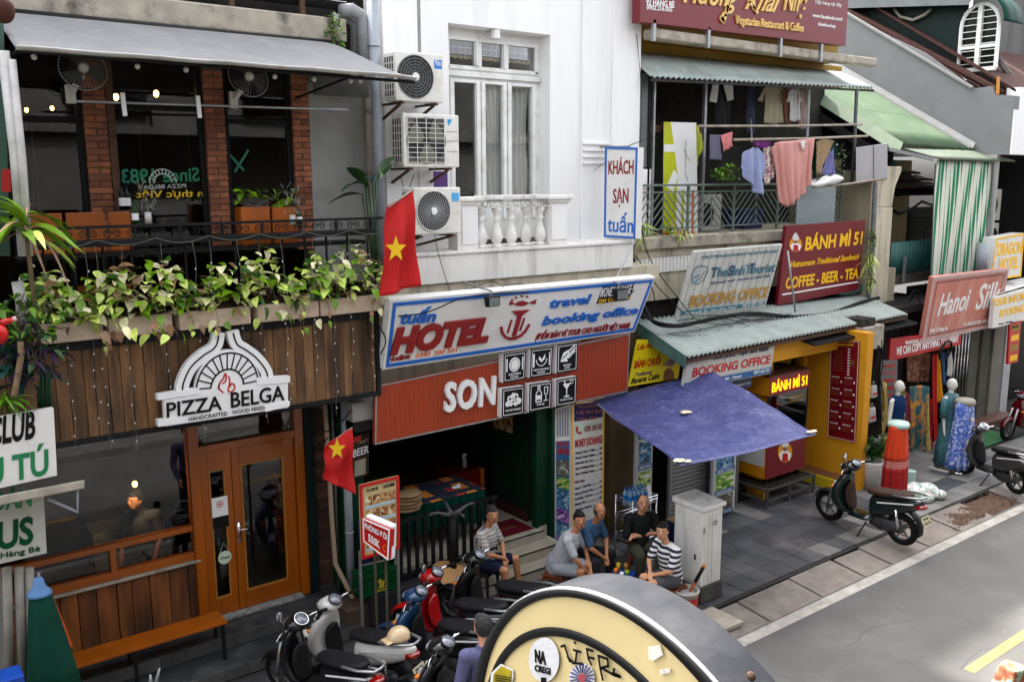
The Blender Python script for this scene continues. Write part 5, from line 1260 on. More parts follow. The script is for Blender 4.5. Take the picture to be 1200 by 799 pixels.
tq('Formerly well - known as Sinh Cafe', 248,398,584,355,14, lsteel, lift=.012, bold=.02, shear=.2)
tq('BOOKING OFFICE', 128,525,568,468,62, locre, lift=.012, bold=.05)
ts.polyp([(797,369.5),(895,357.5),(898,353.5),(799,365)], mat('faded_cyan', (.06,.27,.40), .5, .1), 'cyan_band', .010)
ts.text('24 Hàng Bè Str., Hoan Kiem, Hanoi', (802,368.5), (862,360.8), (802.6,365.5), letwhite, lift=.014); ts.text('(84-4) 926 1568', (869,360), (893,357), (869.5,356), letwhite, lift=.014)
ts.strokep([[(811.5,331),(811,322),(815,314),(822,311.5),(828,313)],[(811.5,331),(818,333),(825,328),(829,320),(830,313)],[(815,330),(821,326),(826,318)],[(813,326),(820,322)]], .018, lteal, 'leaf_emblem', lift=.012)
bs = Board('sandwich_shop_sign', [PY(921.4,265,10.35), PY(1014.6,258,10.35), PY(1005.9,339.5,10.45), PY(911.4,358,10.45)], maroon, .07, 'dark red board with yellow BÁNH MÌ 51 lettering leaning on the roof', 'sign')
def bq(s, u0, v0, u1, v1, h, m_, **k): bs.text(s, (780+u0/4.8, 250+v0/4.8), (780+u1/4.8, 250+v1/4.8), (780+(u0+h*.1)/4.8, 250+(v0-h)/4.8), m_, **k)
bq('BÁNH MÌ 51', 782,208,1102,172,72, lyellow, bold=.05)
bq('Vietnamese Traditional Sandwich', 700,305,1085,258,34, lyellow, bold=.02, shear=.35)
bq('COFFEE - BEER - TEA', 672,425,1080,362,60, lyellow, bold=.045)
bs.strokep([[(917,345.3),(1005.5,330.3)]], .03, letwhite, 'underline')
def chef(b, c, sx, sy, lift=.004):
    """generic cook in a white hat and red apron on an oval"""
    P_ = lambda pts: [(c[0]+x*sx, c[1]-y*sy) for x, y in pts]
    b.polyp(P_(arc(0,0,.5,.62,0,345,20)), mat('badge_orange', (.7,.33,.02), .5), 'badge', lift)
    b.polyp(P_([(-.3,-.5),(.3,-.5),(.42,-.1),(.2,.12),(-.2,.12),(-.42,-.1)]), letwhite, 'badge_coat', lift+.003)
    b.polyp(P_([(-.2,-.55),(.22,-.55),(.18,-.05),(-.16,-.05)]), lred2, 'badge_apron', lift+.006)
    b.polyp(P_(arc(0,.25,.19,.2,0,345,12)), mat('badge_skin', (.5,.3,.2), .5), 'badge_face', lift+.006)
    b.polyp(P_([(-.14,.18),(.14,.18),(.08,.24),(-.08,.24)]), blk, 'badge_moustache', lift+.009)
    b.polyp(P_([(-.2,.35),(.2,.35),(.26,.6),(.05,.98),(-.1,.95),(-.26,.6)]), mat('badge_hat', (.62,.62,.62), .5), 'badge_hat', lift+.008)
chef(bs, (932.5,286.5), 15, 14)
obj('prop_pole', M().tube([PY(923,294,9.9), PY(932,366,9.95)], .018, 6), galv, bs.root, sm=1)
# boards hanging under the roof
yb = Board('cake_sign', [PY(747,398,10.2), PY(801,398,10.2), PY(795,443.3,10.2), PY(736.3,453,10.2)], yellow_sign, .03, 'yellow sign for banana cake tucked under the left edge of the corrugated roof', 'sign')
yb.text('BÁNH CHUỐI', (742.7,431.5), (773,426.7), (743.8,423), lred2, bold=.05, shear=.1); yb.text('Lúa nướng', (746,410), (773,405), (747,403.5), lred2, bold=.03, shear=.3)
yb.text('Traditional', (744,441.4), (763.5,437.8), (744.8,436.5), lnavy, shear=.3); yb.text('Banana Cake', (738.7,449.9), (772,443.2), (740,443.2), blk, bold=.03, shear=.3)
yb.polyp([(777,445.8),(778,436),(782,431),(787,432),(790,437),(790,444)], mat('cake_brown', (.3,.13,.05), .6), 'cake_picture'); yb.polyp([(776,428),(785,420),(792,424),(788,430)], mat('rose_grey', (.4,.25,.25), .6), 'cake_picture')
ob = Board('booking_office_sign', [PY(806,419.8,9.5), PY(908,405,9.5), PY(903,437.6,9.5), PY(800,458,9.5)], mat('dull_white_sign', (.52,.51,.48), .5, .06, 3, 0, dirt=(.35,.32,.28,.4)), .06, 'white hanging board with red BOOKING OFFICE lettering under the front of the roof', 'sign')
ob.text('Best price - Bạn làm mình', (835.8,421.3), (900,410.5), (836.8,416.6), lnavy, bold=.02, shear=.3, low=True)
ob.text('BOOKING OFFICE', (810.7,441.5), (902,425), (812.3,431.5), lred2, bold=.045)
ob.polyp([(801,457),(903,436.8),(904.5,429.8),(802,449)], bluep, 'blue_band', .004); ob.text('24 Hàng Bè - Hanoi', (832,449), (868,441.8), (832.7,445.4), letwhite, lift=.008); ob.text('0977 455 772', (883,438.5), (901,435), (883.5,434.8), letwhite, lift=.008)
ss = Board('small_blue_sign', [PY(861,446.5,9.7), PY(881,442,9.7), PY(880.5,453.5,9.7), PY(861,455.5,9.7)], mat('dull_blue_sign', (.03,.06,.2), .5), .02, 'small dark blue sign hanging below the booking board', 'sign'); ss.text('Airport Taxi', (863,452.5), (879,449.5), (863,449.5), letwhite)
# ------------------------------------------------------------------ ground floor: shuttered office, pillars, yellow sandwich shop
obj('pier', M().box(10.0,10.65,10.45,10.9,-.02,3.45), mat('brown_pillar', (.16,.11,.055), .8, .3, 2, .2, 30, dirt=(.05,.035,.02,.6)), LB, bev=.01)
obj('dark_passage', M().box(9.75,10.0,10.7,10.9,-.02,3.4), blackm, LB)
obj('office_back', M().box(10.65,15.1,10.95,11.05,-.02,3.72), darkwall, LB)
YS = 10.02
sh = thing('roller_shutter', 'half hidden grey roller shutter behind the utility cabinet', 'shutter', (11.9,YS,0))
slat = piece_mesh('shutter_slat', M().loft([[(x,0,-.036),(x,-.02,-.018),(x,-.024,.0),(x,-.02,.02),(x,0,.034),(x,.012,0)] for x in (-.89,.89)]), mat('shutter_grey', (.25,.245,.24), .5, .08, 3, .1, 40, dirt=(.17,.16,.15,.5)), bev=0)
for side in (0, 1):
    for i in range(33): put('shutter_slat', slat, sh, (11.42 if side == 0 else 12.30, YS, .06+.072*i), None, (.46,1,1))
obj('channel', M().box(10.96,11.01,YS-.03,YS+.03,0,2.5).box(11.835,11.885,YS-.03,YS+.03,0,2.5).box(12.71,12.76,YS-.03,YS+.03,0,2.5), galv, sh)
def photo_stand(u0, u1, v0, v1, y, lab):
    a, b = PY(u0, v0, y), PY(u1, v1, y); x0, x1 = a.x, b.x; z0 = .02; z1 = a.z
    B_ = Board('photo_stand', [V((x0,y,z1)), V((x1,y,z1)), V((x1,y,z0)), V((x0,y,z0))], mat('stand_grey', (.5,.5,.5), .4, .05), .08, lab, 'stand', bev=.02, group='grey photo stands beside the shutter')
    n = 4
    for k in range(n):
        b0 = .06+.93*k/n; B_.rectn(.12,b0,.88,b0+.17, PH[(0,1,2,4)[k]], name='photo'); B_.rectn(.08,b0-.045,.92,b0-.005, bluep, name='caption_band')
        B_.textn('HALONG BAY' if k % 2 else 'SAPA TOUR', .16, b0-.036, .84, .02, letwhite, lift=.006)
    return B_
photo_stand(747.5,764,470,583,10.05,'grey framed stand of tour photos left of the shutter'); photo_stand(838,861.5,500,578,9.75,'grey framed stand of tour photos right of the shutter')
obj('yellow_jamb', M().box(13.28,13.40,9.82,10.2,-.02,3.0), yellow_wall, LB, bev=.006)
obj('yellow_back_wall', M().box(13.0,15.1,10.45,10.6,-.02,3.3), mat('dim_yellow', (.33,.2,.02), .7, .12, 2, .1, 30), LB)
obj('yellow_lintel', M().box(12.7,15.1,9.62,9.78,2.62,2.95), yellow_wall, LB, bev=.006)
obj('yellow_side_wall', M().box(15.10,15.3,9.04,10.6,-.02,3.0), yellow_wall, LB, bev=.006)
obj('yellow_edge', M().box(14.98,15.098,10.28,10.4,.2,3.0), yellow_wall, LB)
obj('door_line', M().box(14.80,14.86,10.38,10.44,.0,3.0), blackgreen, LB)
obj('yellow_plinth', M().box(14.75,15.099,9.15,10.3,-.02,.20), mat('yellow_kerb', (.55,.42,.05), .7, .12, 3, .2, 30, dirt=(.25,.18,.08,.6)), LB, bev=.015)
obj('plinth_top', M().box(14.80,15.097,9.2,10.3,.202,.215), mat('brown_tile', (.25,.12,.07), .5), LB)
mnb = Board('menu_board', [PX(974,400,15.06), PX(1007,400,15.06), PX(1002,518,15.06), PX(970,511,15.06)], maroon, .03, 'tall dark red menu board on the yellow side wall', 'menu board')
mnb.textn('BÁNH MÌ 51', .25,.955,.8,.022, lyellow, bold=.04)
rs = random.Random(9)
dm = mat('menu_text', (.35,.12,.05), .6)
for k in range(10): mnb.textn(['Thịt nguội','Xá xíu','Gà nướng','Trứng ốp','Pate','Bò né','Cá hộp','Chay','Xúc xích','Phô mai'][k], .1,.92-.022*k-.02,.45,.01, dm, bold=.02); mnb.rectn(.62,.905-.028*k+.01,.70,.915-.028*k+.012, letwhite, name='price')
for c_ in range(2):
    for g in range(5):
        b0 = .60-.12*g; mnb.textn(['Drinks','Coffee','Tea','Juice','Beer','Combo','Snack','Water','Smoothie','Extra'][g*2+c_], .08+.46*c_, b0+.03, .36+.46*c_, .012, letwhite, bold=.02)
        for k in range(3): mnb.textn(['Cà phê sữa','Trà chanh','Nước cam'][k], .08+.46*c_, b0+.01-.02*k, .34+.46*c_, .009, dm, bold=.02)
        mnb.rectn(.40+.46*c_, b0-.02, .45+.46*c_, b0+.0, letwhite, name='price')
for k in range(6):
    a = k*math.pi/3; mnb.stroken([[(.78,.79),(.78+.12*math.cos(a),.79+.035*math.sin(a))]], .012, mat('olive_print', (.25,.22,.05), .6), 'star_print')
mnb.frame(.012, mat('board_edge', (.6,.4,.35), .5), 'edge')
# ------------------------------------------------------------------ silk shop building with the green sloping roof
SB = thing('silk_shop_building', 'low old house with a light green sloping metal roof above the silk shop', 'building', (18,11,0))
XG = 21.4
cream4 = mat('ochre_cream_wall', (.50,.40,.24), .85, .15, 2, .3, 40, dirt=(.2,.15,.09,.7), dscale=3, streak=True)
obj('facade', M().box(18.0,21.3,11.9,12.1,3.2,6.2), cream4, SB)
obj('facade_pier', M().box(18.75,19.2,11.7,11.9,3.4,5.45), cream4, SB, bev=.01)
obj('cornice', M().box(18.0,21.3,11.8,11.9,5.45,5.5), cream4, SB)
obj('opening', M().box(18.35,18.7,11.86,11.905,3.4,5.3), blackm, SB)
st = thing('louvred_shutters', 'dark louvred window shutters between the pale pier and the striped curtain', 'shutters', (20,11.85,3.8))
p0, p1 = PY(1067,243,11.84), PY(1092,318,11.84)
obj('frame', M().box(p0.x,p1.x+.2,11.86,11.9,p1.z-.2,p0.z), mat('dark_shutter', (.022,.027,.024), .6, .2), st)
lvp = piece_mesh('slat', M().box(-.28,.28,-.03,.03,-.006,.006), mat('dark_slat', (.03,.035,.032), .5, .2))
for c_ in range(2):
    for k in range(18): put('slat', lvp, st, (p0.x+.36+.64*c_, 11.84, p1.z-.1+.09*k), (.5,0,0))
m = M(); rs = random.Random(4)
q = [PY(u, v, 11.7) for u, v in ((1040,243),(1052,250),(1068,245),(1080,236),(1092,240))]
obj('cable_loop', M().tube(q, .04, 6), cable, SB, sm=1); obj('wall_vent', M().lathe([(0,0),(.06,0),(.06,.05),(0,.05)], PY(1052,228,11.88), 12, (0,-1,0)), plasb, SB)
# tiled eave below the metal roof
er = piece_mesh('roof_tile', M().loft([[(.13*math.cos(a), -.2, .06*math.sin(a)) for a in (0,.6,1.2,1.9,2.5,3.14)], [(.12*math.cos(a), .2, .09+.06*math.sin(a)) for a in (0,.6,1.2,1.9,2.5,3.14)]]), rooftile)
for r_ in range(3):
    for k in range(15): put('roof_tile', er, SB, (18.1+.24*k, 11.35+.33*r_, 5.55+.16*r_))
obj('eave_board', M().box(18.0,21.4,11.2,11.25,5.38,5.5), blackm, SB)
obj('eave_deck', M().hexa([(18,11.2,5.45),(21.4,11.2,5.45),(21.4,12.3,5.95),(18,12.3,5.95)], [(18,11.2,5.48),(21.4,11.2,5.48),(21.4,12.3,5.98),(18,12.3,5.98)]), blackm, SB)
# parapet of green corrugated sheet, balcony structure
pp = [PY(1036,299,10.75), PY(1089,303,10.75), PY(1088,335,10.75), PY(1034,327,10.75)]
x0, x1 = pp[0].x, pp[1].x; z0, z1 = 3.72, 4.42
g = M().grid(lambda u, v: (x0+(x1-x0)*u, 10.6+.035*math.sin(u*13*2*math.pi)**3, z0+(z1-z0)*v), 13*8, 2)
obj('parapet_sheet', g, mat('teal_sheet', (.05,.17,.15), .5, .12, 3, .1, 40, dirt=(.1,.15,.13,.5)), SB, sm=1, solid=.005)
obj('parapet_tie', M().beam(PY(1061,301,10.5), PY(1058,331,10.5), .09, .03), galv, SB)
obj('floor_beam', M().box(17.98,21.3,10.55,11.9,3.5,3.68), mat('dirty_beam', (.12,.10,.08), .9, .4, 4, .5, 40), SB)
obj('column', M().tube([PY(1098,192,10.12), PY(1091,352,10.12)], .045, 8), galv, SB)
# the metal roof itself
gr = thing('sloping_metal_roof', 'light green ribbed metal roof sloping down towards the street', 'roof', (20,12,6.4))
G0, G1, G2, G3 = PX(953,104,18.3), V((XG,0,0)), PY(1149,176,10.45), PY(1055,169,10.45)
top = V((XG-.02,G0.y+3.2,G2.z+(G0.y+3.2-10.45)*(G0.z-G3.z)/(G0.y-10.45))); tl = V((18.3,G0.y+3.2,G3.z+(G0.y+3.2-10.45)*(G0.z-G3.z)/(G0.y-10.45)))
G2 = V((XG-.02,10.45,G2.z)); G3 = V((18.3,10.45,G3.z))
obj('sheet', sheet(M(), tl, top, G2, G3, 24, .035, 10, 8), roof_green, gr, sm=1, solid=.006)
obj('verge', M().hexa([tl+V((-.16,0,-.2)), G3+V((-.16,0,-.2)), G3+V((-.15,0,-.2)), tl+V((-.15,0,-.2))], [tl+V((0,0,.03)), G3+V((0,0,.03)), G3+V((.01,0,.03)), tl+V((.01,0,.03))]), mat('green_verge', (.13,.19,.11), .5, .1, 3, .1, 40, dirt=(.2,.24,.18,.5)), gr)
sl = (tl-G3).normalized()
lit = mat('roof_lap_line', (.08,.12,.07), .6)
for k in range(3):
    t = .25+.25*k; a = G3*(1-t)+tl*t; b = G2*(1-t)+top*t; obj('lap', M().beam(a+V((0,0,.025)), b+V((0,0,.025)), .015, .006), lit, gr)
obj('flashing', M().hexa([G2+V((-.12,0,.03)), G2+V((.0,0,.03)), top+V((.0,0,.03)), top+V((-.12,0,.03))], [G2+V((-.12,0,.045)), G2+V((.0,0,.16)), top+V((.0,0,.16)), top+V((-.12,0,.045))]), flash_white, gr)
obj('flashing_lip', M().beam(G2+V((-.26,0,.04)), top+V((-.26,0,.04)), .04, .03), flash_white, gr)
obj('gable_beam', M().beam(G3+V((-.1,.3,-.32)), tl+V((-.1,0,-.45)), .08, .16), mat('dark_timber', (.05,.05,.05), .7), gr)
obj('inner_sheet', M().hexa([PY(960,160,12.2),PY(1050,188,11.4),PY(1052,196,11.4),PY(960,185,12.2)], [p+V((0,.05,0)) for p in (PY(960,160,12.2),PY(1050,188,11.4),PY(1052,196,11.4),PY(960,185,12.2))]), mat('teal_translucent', (.03,.15,.13), .5), gr)
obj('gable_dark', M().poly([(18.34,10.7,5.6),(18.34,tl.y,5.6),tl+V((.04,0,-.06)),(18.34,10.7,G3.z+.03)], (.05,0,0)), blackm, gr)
# small pale front awning and the striped curtain under it
fa = thing('front_awning', 'small pale corrugated awning over the striped curtain', 'awning', (20.5,10.2,6.2))
A0, A1, A2, A3 = PY(1057,174,10.5), PY(1148,177,10.5), PY(1190,189,9.9), PY(1100,186,9.9)
obj('sheet', sheet(M(), A0, A1, A2, A3, 34, .02, 4, 6), mat('pale_roofing', (.20,.24,.18), .6, .12, 3, .2, 30, dirt=(.25,.24,.19,.6)), fa, sm=1, solid=.006)
obj('support', M().beam(PY(1042,175,10.5), PY(1094,187,9.95), .05, .07), galv, fa)
obj('support', M().tube([PY(1166,190,9.95), PY(1158,318,9.95)], .03, 8), galv, fa)
stp = check_mat('green_white_stripe', [('X',.152,.42,(.012,.20,.09),1)], (.66,.66,.58))
c0, c1, c2, c3 = PY(1098,188,10.05), PY(1162,190,10.05), PY(1157,322,10.05), PY(1090,334,10.05)
def cf(u, v):
    a = c0*(1-u)+c1*u; b = c3*(1-u)+c2*u; return a*(1-v)+b*v+V((.03*math.sin(v*3+u*7)*v, .018*math.sin(u*12*6.28)+.015*math.sin(v*5+u*9), 0))
obj('striped_curtain', M().grid(cf, 132, 20), stp, None, sm=1, solid=.004, label='green and white striped curtain hanging under the small pale awning', cat='curtain')
# ------------------------------------------------------------------ tall grey house with a dormer
TB = thing('grey_gable_house', 'tall house with a smooth grey gable wall, dark dormer and arched window', 'house', (22.5,12,0))
w = [PX(1183,181,XG), PX(1183,181,XG), PX(1195,112,XG), PX(1166,111,XG), PX(1163,101,XG), PX(1140,104,XG), PX(1083,62,XG), PX(1040,42,XG), PX(985,12,XG)]
fy = PX(1183,181,XG).y; zb = PX(1183,181,XG).z
fl = [V((XG,fy,zb)), V((XG,fy,w[2].z)), V((XG,w[3].y,w[3].z)), V((XG,w[4].y,w[4].z)), V((XG,w[5].y,w[5].z)), V((XG,w[6].y,w[6].z)), V((XG,w[7].y,w[7].z)), V((XG,w[8].y,w[8].z)), V((XG,18.5,w[8].z+3)), V((XG,18.5,zb-.0))]
obj('gable_wall', M().poly(fl, (.25,0,0)), greywall, TB)
obj('coping', M().beam(V((XG-.02,w[5].y,w[5].z+.02)), V((XG-.02,w[8].y,w[8].z+.02)), .10, .05), flash_white, TB)
obj('front_wall', M().box(XG+.25,27,fy,fy+.3,zb,w[2].z+.2), whitewall, TB); obj('front_corner', M().box(XG+.002,XG+.248,fy-.04,fy,zb,w[2].z-.3), whitewall, TB)
obj('tile_verge', M().beam(V((XG+.35,w[5].y-.6,w[5].z-.12)), V((XG+.35,w[8].y,w[8].z+.06)), .5, .08), rooftile, TB)
rtile = piece_mesh('roof_tile', M().box(-.1,.1,-.12,.12,-.02,.02), rooftile)
sd_ = V((0,w[8].y-w[5].y,w[8].z-w[5].z)).normalized()
for k in range(26):
    p = V((XG+.22,w[5].y,w[5].z+.10))+sd_*(.2*k); put('roof_tile', rtile, TB, p, (math.atan2(sd_.z,sd_.y),0,0))
obj('roof_plane', M().hexa([(XG+.25,fy+.1,w[2].z+.1),(27,fy+.1,w[2].z+.1),(27,15,11.0),(XG+.25,15,11.0)], [(XG+.25,fy+.1,w[2].z+.16),(27,fy+.1,w[2].z+.16),(27,15,11.06),(XG+.25,15,11.06)]), rooftile, TB)
obj('orange_fillet', M().hexa([PX(1167,111,XG-.01),PX(1171,111,XG-.01),PX(1171,111,XG+.2),PX(1167,111,XG+.2)], [PX(1168,90,XG-.01),PX(1172,90,XG-.01),PX(1172,90,XG+.2),PX(1168,90,XG+.2)]), mat('orange_wood', (.55,.25,.08), .6), TB)
# dormer: dark green side, arched window, barrel hood
XD = XG+.5
wl_, wr_ = PX(1123,84,XG+.45), PX(1166,88,XG+.45); wt_ = PX(1150,6,XG+.45)
ds = [PX(1126,84,XD), PX(1075,60,XD), PX(1000,18,XD), PX(1000,6,XD), PX(1135,5,XD)]
obj('dormer_side', M().poly(ds, (.05,0,0)), mat('dark_green_board', (.012,.03,.026), .5, .2, 3, .1, 20), TB)
m = M(); yl, yr = wl_.y, wr_.y; zb_, zt_ = wl_.z, PX(1150,30,XG+.45).z; r = (yl-yr)/2; yc = (yl+yr)/2; XW = XG+.44
arcp = [(XW, yl, zb_)]+[(XW, yc+r*math.cos(a*math.pi/12), zt_+r*1.1*math.sin(a*math.pi/12)) for a in range(13)]+[(XW, yr, zb_)]
wn = obj('arched_window', M().tube(arcp, .045, 6).beam((XW,yl,zb_),(XW,yr,zb_),.09).beam((XW,yc,zb_),(XW,yc,zt_+r*1.1),.10).beam((XW,yl,zb_+(zt_-zb_)*.52),(XW,yr,zb_+(zt_-zb_)*.52),.07), winwhite, TB)
obj('dark_glass', M().poly([(XW+.05,p[1],p[2]) for p in arcp], (.03,0,0)), mat('dark_glass', (.02,.025,.02), .15), wn)
barm = piece_mesh('bar', M().box(-.01,.01,-r*.42,r*.42,-.009,.009), winwhite)
for k in range(9):
    z = zb_+.14+(zt_+r*.75-zb_)*k/9
    for s in (-.5, .5): put('bar', barm, TB, (XW-.0, yc+s*r, z))
obj('hood', M().grid(lambda u, v: (XW-.25+.9*v, yc+(r+.22)*math.cos(math.pi*(.45+.55*u)), zt_+(r+.16)*1.15*math.sin(math.pi*(.45+.55*u))), 20, 3), mat('green_fabric_hood', (.005,.06,.045), .5), TB, sm=1, solid=.03)
obj('dormer_roof', M().hexa([PX(992,10,XD-.4),PX(1135,6,XD-.4),PX(1135,6,XD+2),PX(992,10,XD+2)], [PX(992,-14,XD-.4),PX(1150,-14,XD-.4),PX(1150,-14,XD+2),PX(992,-14,XD+2)]), mat('grey_roof_edge', (.2,.21,.22), .6, .2, 3, .3, 30), TB)
obj('cable_loop', M().tube([PX(1048,11,XD-.1), PX(1055,20,XD-.1), PX(1070,24,XD-.1), PX(1083,18,XD-.1), PX(1091,11,XD-.1)], .04, 6), mat('pale_cable', (.35,.33,.28), .7), TB, sm=1)
obj('tall_grey_wall', M().box(24.2,30,11.8,12.2,6,14), mat('dark_stained_concrete', (.16,.155,.15), .9, .3, 1.5, .4, 40, dirt=(.06,.055,.05,.8), dscale=2, streak=True), TB)
obj('roof_cables', M().tube([PY(1170,68,10.5), PY(1182,85,10.6), PY(1200,100,10.4)], .05, 6).tube([PY(1172,75,10.5), PY(1186,95,10.6), PY(1205,108,10.4)], .04, 6), mat('grey_cable', (.2,.19,.18), .7), TB, sm=1)
# lower front of that house: recess, columns, units
obj('recess_back', M().box(21.4,27,11.2,11.3,-.02,6.4), mat('grey_recess', (.20,.19,.18), .9, .15), TB)
obj('recess_side', M().box(XG,XG+.15,9.95,11.2,2.9,zb), mat('pale_recess', (.4,.39,.37), .85, .1, 2, .2, 30), TB)
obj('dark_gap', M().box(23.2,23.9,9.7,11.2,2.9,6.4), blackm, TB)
for k, (v0, v1) in enumerate(((222,258),(262,296))):
    a, b = PY(1158,v0,10.6), PY(1172,v1,10.6); t = thing('air_conditioner', ['upper small air conditioner beside the striped curtain','lower small air conditioner beside the striped curtain'][k], 'air conditioner', ((a.x+b.x)/2,10.7,b.z), group='small air conditioners beside the curtain')
    obj('casing', M().box(a.x-.2,b.x+.1,10.6,10.85,b.z,a.z), acwhite, t, bev=.02); c = ((a.x+b.x)/2-.1,10.598,(a.z+b.z)/2); obj('fan_grille', M().lathe([(0,0),(.25,0),(.26,.01),(0,.01)], c, 20, (0,-1,0)), acgrille, t)
obj('sticker', M().box(PY(1169,0,10.5).x,PY(1174,0,10.5).x,10.58,10.59,PY(1169,266,10.58).z,PY(1169,258,10.58).z), bluep, TB)
# DRAGON HOTEL box sign and canopy sign below
dg = Board('hotel_box_sign', [PY(1168,279,9.6), PY(1200,273,9.6), PY(1196,324,9.6), PY(1160,329,9.6)], signwhite, .3, 'white box sign with a yellow edge and yellow DRAGON HOTEL lettering', 'sign')
dg.frame(.04, lyellow, 'yellow_edge'); dg.text('DRAGON', (1168.5,299.5), (1197,296), (1169.5,286), lyellow, bold=.06); dg.text('HOTEL', (1170,317), (1193,313.5), (1171,304), lyellow, bold=.06)
obj('sign_post', M().tube([PY(1152,285,9.7), PY(1150,320,9.7)], .12, 10), pvc, dg.root, sm=1)
cn = thing('white_canopy', 'sloping white shopfront canopy below the yellow edged box sign', 'canopy', (22,9.7,3.2))
obj('top', M().hexa([PY(1168,345,9.35),PY(1215,331,9.35),PY(1215,331,10.3),PY(1168,345,10.3)], [PY(1172,331,9.9),PY(1215,322,9.9),PY(1215,322,10.3),PY(1172,331,10.3)]), whiteold, cn, bev=.02)
tr = Board('information_sign', [PY(1166,349,9.3), PY(1215,335,9.3), PY(1215,372,9.3), PY(1163,385,9.3)], signwhite, .1, 'white fascia sign reading TOUR INFORMATION BOOKING OFFICE at the right edge of the picture', 'sign')
tr.text('TOUR INFORMATION', (1162,359.5), (1222,346), (1162.6,351.5), lyellow, bold=.06); tr.text('BOOKING OFFICE', (1171,371.5), (1219,360), (1171.6,363.5), lyellow, bold=.06)
tr.text('Hanoi - Vietnam', (1170,381), (1186,377.4), (1170.2,378.8), blk)
# ground floor columns, shutter doors and the red striped sign
for (u0, u1, mt_) in ((1136,1146,'a'),(1150,1159,'a'),(1163,1175,'b'),(1177,1185,'c')):
    a, b = PY(u0,420,9.9), PY(u1,420,9.9)
    obj('column', M().box(a.x,b.x,9.9,10.2,-.02,3.3), {'a': mat('olive_grey_column', (.13,.125,.10), .8, .2, 2, .2, 30), 'b': mat('tan_grey_column', (.27,.25,.215), .8, .2, 2, .3, 30, dirt=(.15,.13,.1,.6)), 'c': mat('pale_column', (.48,.49,.5), .7, .1)}[mt_], TB, bev=.01)
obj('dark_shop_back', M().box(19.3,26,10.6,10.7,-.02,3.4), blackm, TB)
obj('step', M().box(20.4,22.6,9.55,9.9,-.02,.17), mat('brown_step', (.17,.07,.045), .6), TB, bev=.01)
rs_ = Board('vertical_sign', [PY(1184,378,9.3), PY(1197,375,9.3), PY(1193,424,9.3), PY(1181,427,9.3)], lred2, .05, 'narrow red vertical sign with yellow panels by the rightmost column', 'sign')
for k in range(4): rs_.rectn(.15,.06+.24*k,.85,.20+.24*k, lyellow if k % 2 == 0 else mat('sign_dark_yellow', (.35,.25,.02), .5), name='yellow_panel')
rs_.textn('PHO', .2,.84,.8,.07, blk, lift=.006, bold=.03)
# ------------------------------------------------------------------ silk shop front
SI = thing('silk_shop_interior', 'dim silk shop interior crowded with hanging clothes', 'shop interior', (18,10.5,0))
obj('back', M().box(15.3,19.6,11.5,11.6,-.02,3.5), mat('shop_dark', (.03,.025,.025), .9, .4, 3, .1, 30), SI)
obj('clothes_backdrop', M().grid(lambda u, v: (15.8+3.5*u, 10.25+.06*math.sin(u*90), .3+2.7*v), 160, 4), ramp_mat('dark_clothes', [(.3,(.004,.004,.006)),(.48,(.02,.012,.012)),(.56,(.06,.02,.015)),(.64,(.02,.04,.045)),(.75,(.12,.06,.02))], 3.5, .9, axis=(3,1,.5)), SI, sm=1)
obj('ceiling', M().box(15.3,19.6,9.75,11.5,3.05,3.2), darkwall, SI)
obj('floor', M().box(15.31,19.4,10.21,11.5,-.02,.02), tile_light, SI)
dk = mat('sooty_wall', (.06,.055,.05), .95, .6, 6, .8, 40)
obj('sooty_pier', M().box(15.31,15.75,9.3,9.9,-.02,3.2), dk, LB, bev=.01)
obj('pier_cap', M().box(15.30,16.0,9.25,9.7,2.6,3.05), concrete_old, LB, bev=.02)
cbx = thing('meter_cables', 'tangle of black cables on the sooty pier beside the menu board', 'cable', (15.6,9.25,1))
rs = random.Random(8)
for k in range(20):
    u = rs.uniform(1012,1034); pts = []; v = rs.uniform(395,415)
    for j in range(5): pts.append((u+rs.uniform(-4,4), v, 9.2+rs.uniform(-.05,.05))); v += rs.uniform(14,26)
    cab(pts, rs.uniform(.006,.014), par=cbx)
for k in range(14):
    u = rs.uniform(1035,1110); v = rs.uniform(330,385); cab([(u+j*9, v+rs.uniform(-12,12), 9.9+rs.uniform(-.2,.2)) for j in range(5)], rs.uniform(.005,.012), par=cbx)
whb = mat('crinkled_bag', (.42,.40,.39), .6, .2, 8, .5, 20)
for u, v, s, lab in ((1023,458,.11,'upper white bag hanging on the sooty pier'),(1021,485,.13,'lower white carrier bag with red print on the sooty pier')):
    p = PY(u, v, 9.15); b = thing('carrier_bag', lab, 'bag', p+V((0,0,-s))); obj('body', M().hexa([p+V((-s,-.05,-s*1.2)),p+V((s,-.05,-s*1.2)),p+V((s,.05,-s*1.2)),p+V((-s,.05,-s*1.2))],[p+V((-s*.8,-.03,s)),p+V((s*.8,-.03,s)),p+V((s*.8,.03,s)),p+V((-s*.8,.03,s))]), whb, b, bev=.03, sm=1)
    obj('handle', M().tube([p+V((-s*.5,0,s)),p+V((0,0,s*1.7)),p+V((s*.5,0,s))], .008, 5), whb, b); obj('print', M().box(p.x-s*.5,p.x+s*.5,p.y-.056,p.y-.053,p.z-s*.6,p.z-s*.2), lred2, b)
hk = Board('silk_sign', [PY(1093.6,325,9.3), PY(1182,314.5,9.3), PY(1169.6,381.4,9.55), PY(1080,401.7,9.55)], mat('faded_red_board', (.62,.25,.20), .6, .14, 2, .05, 40, dirt=(.85,.65,.6,.6), streak=True, dscale=3), .09, 'faded red board with white Hanoi Silk lettering leaning out above the shop', 'sign')
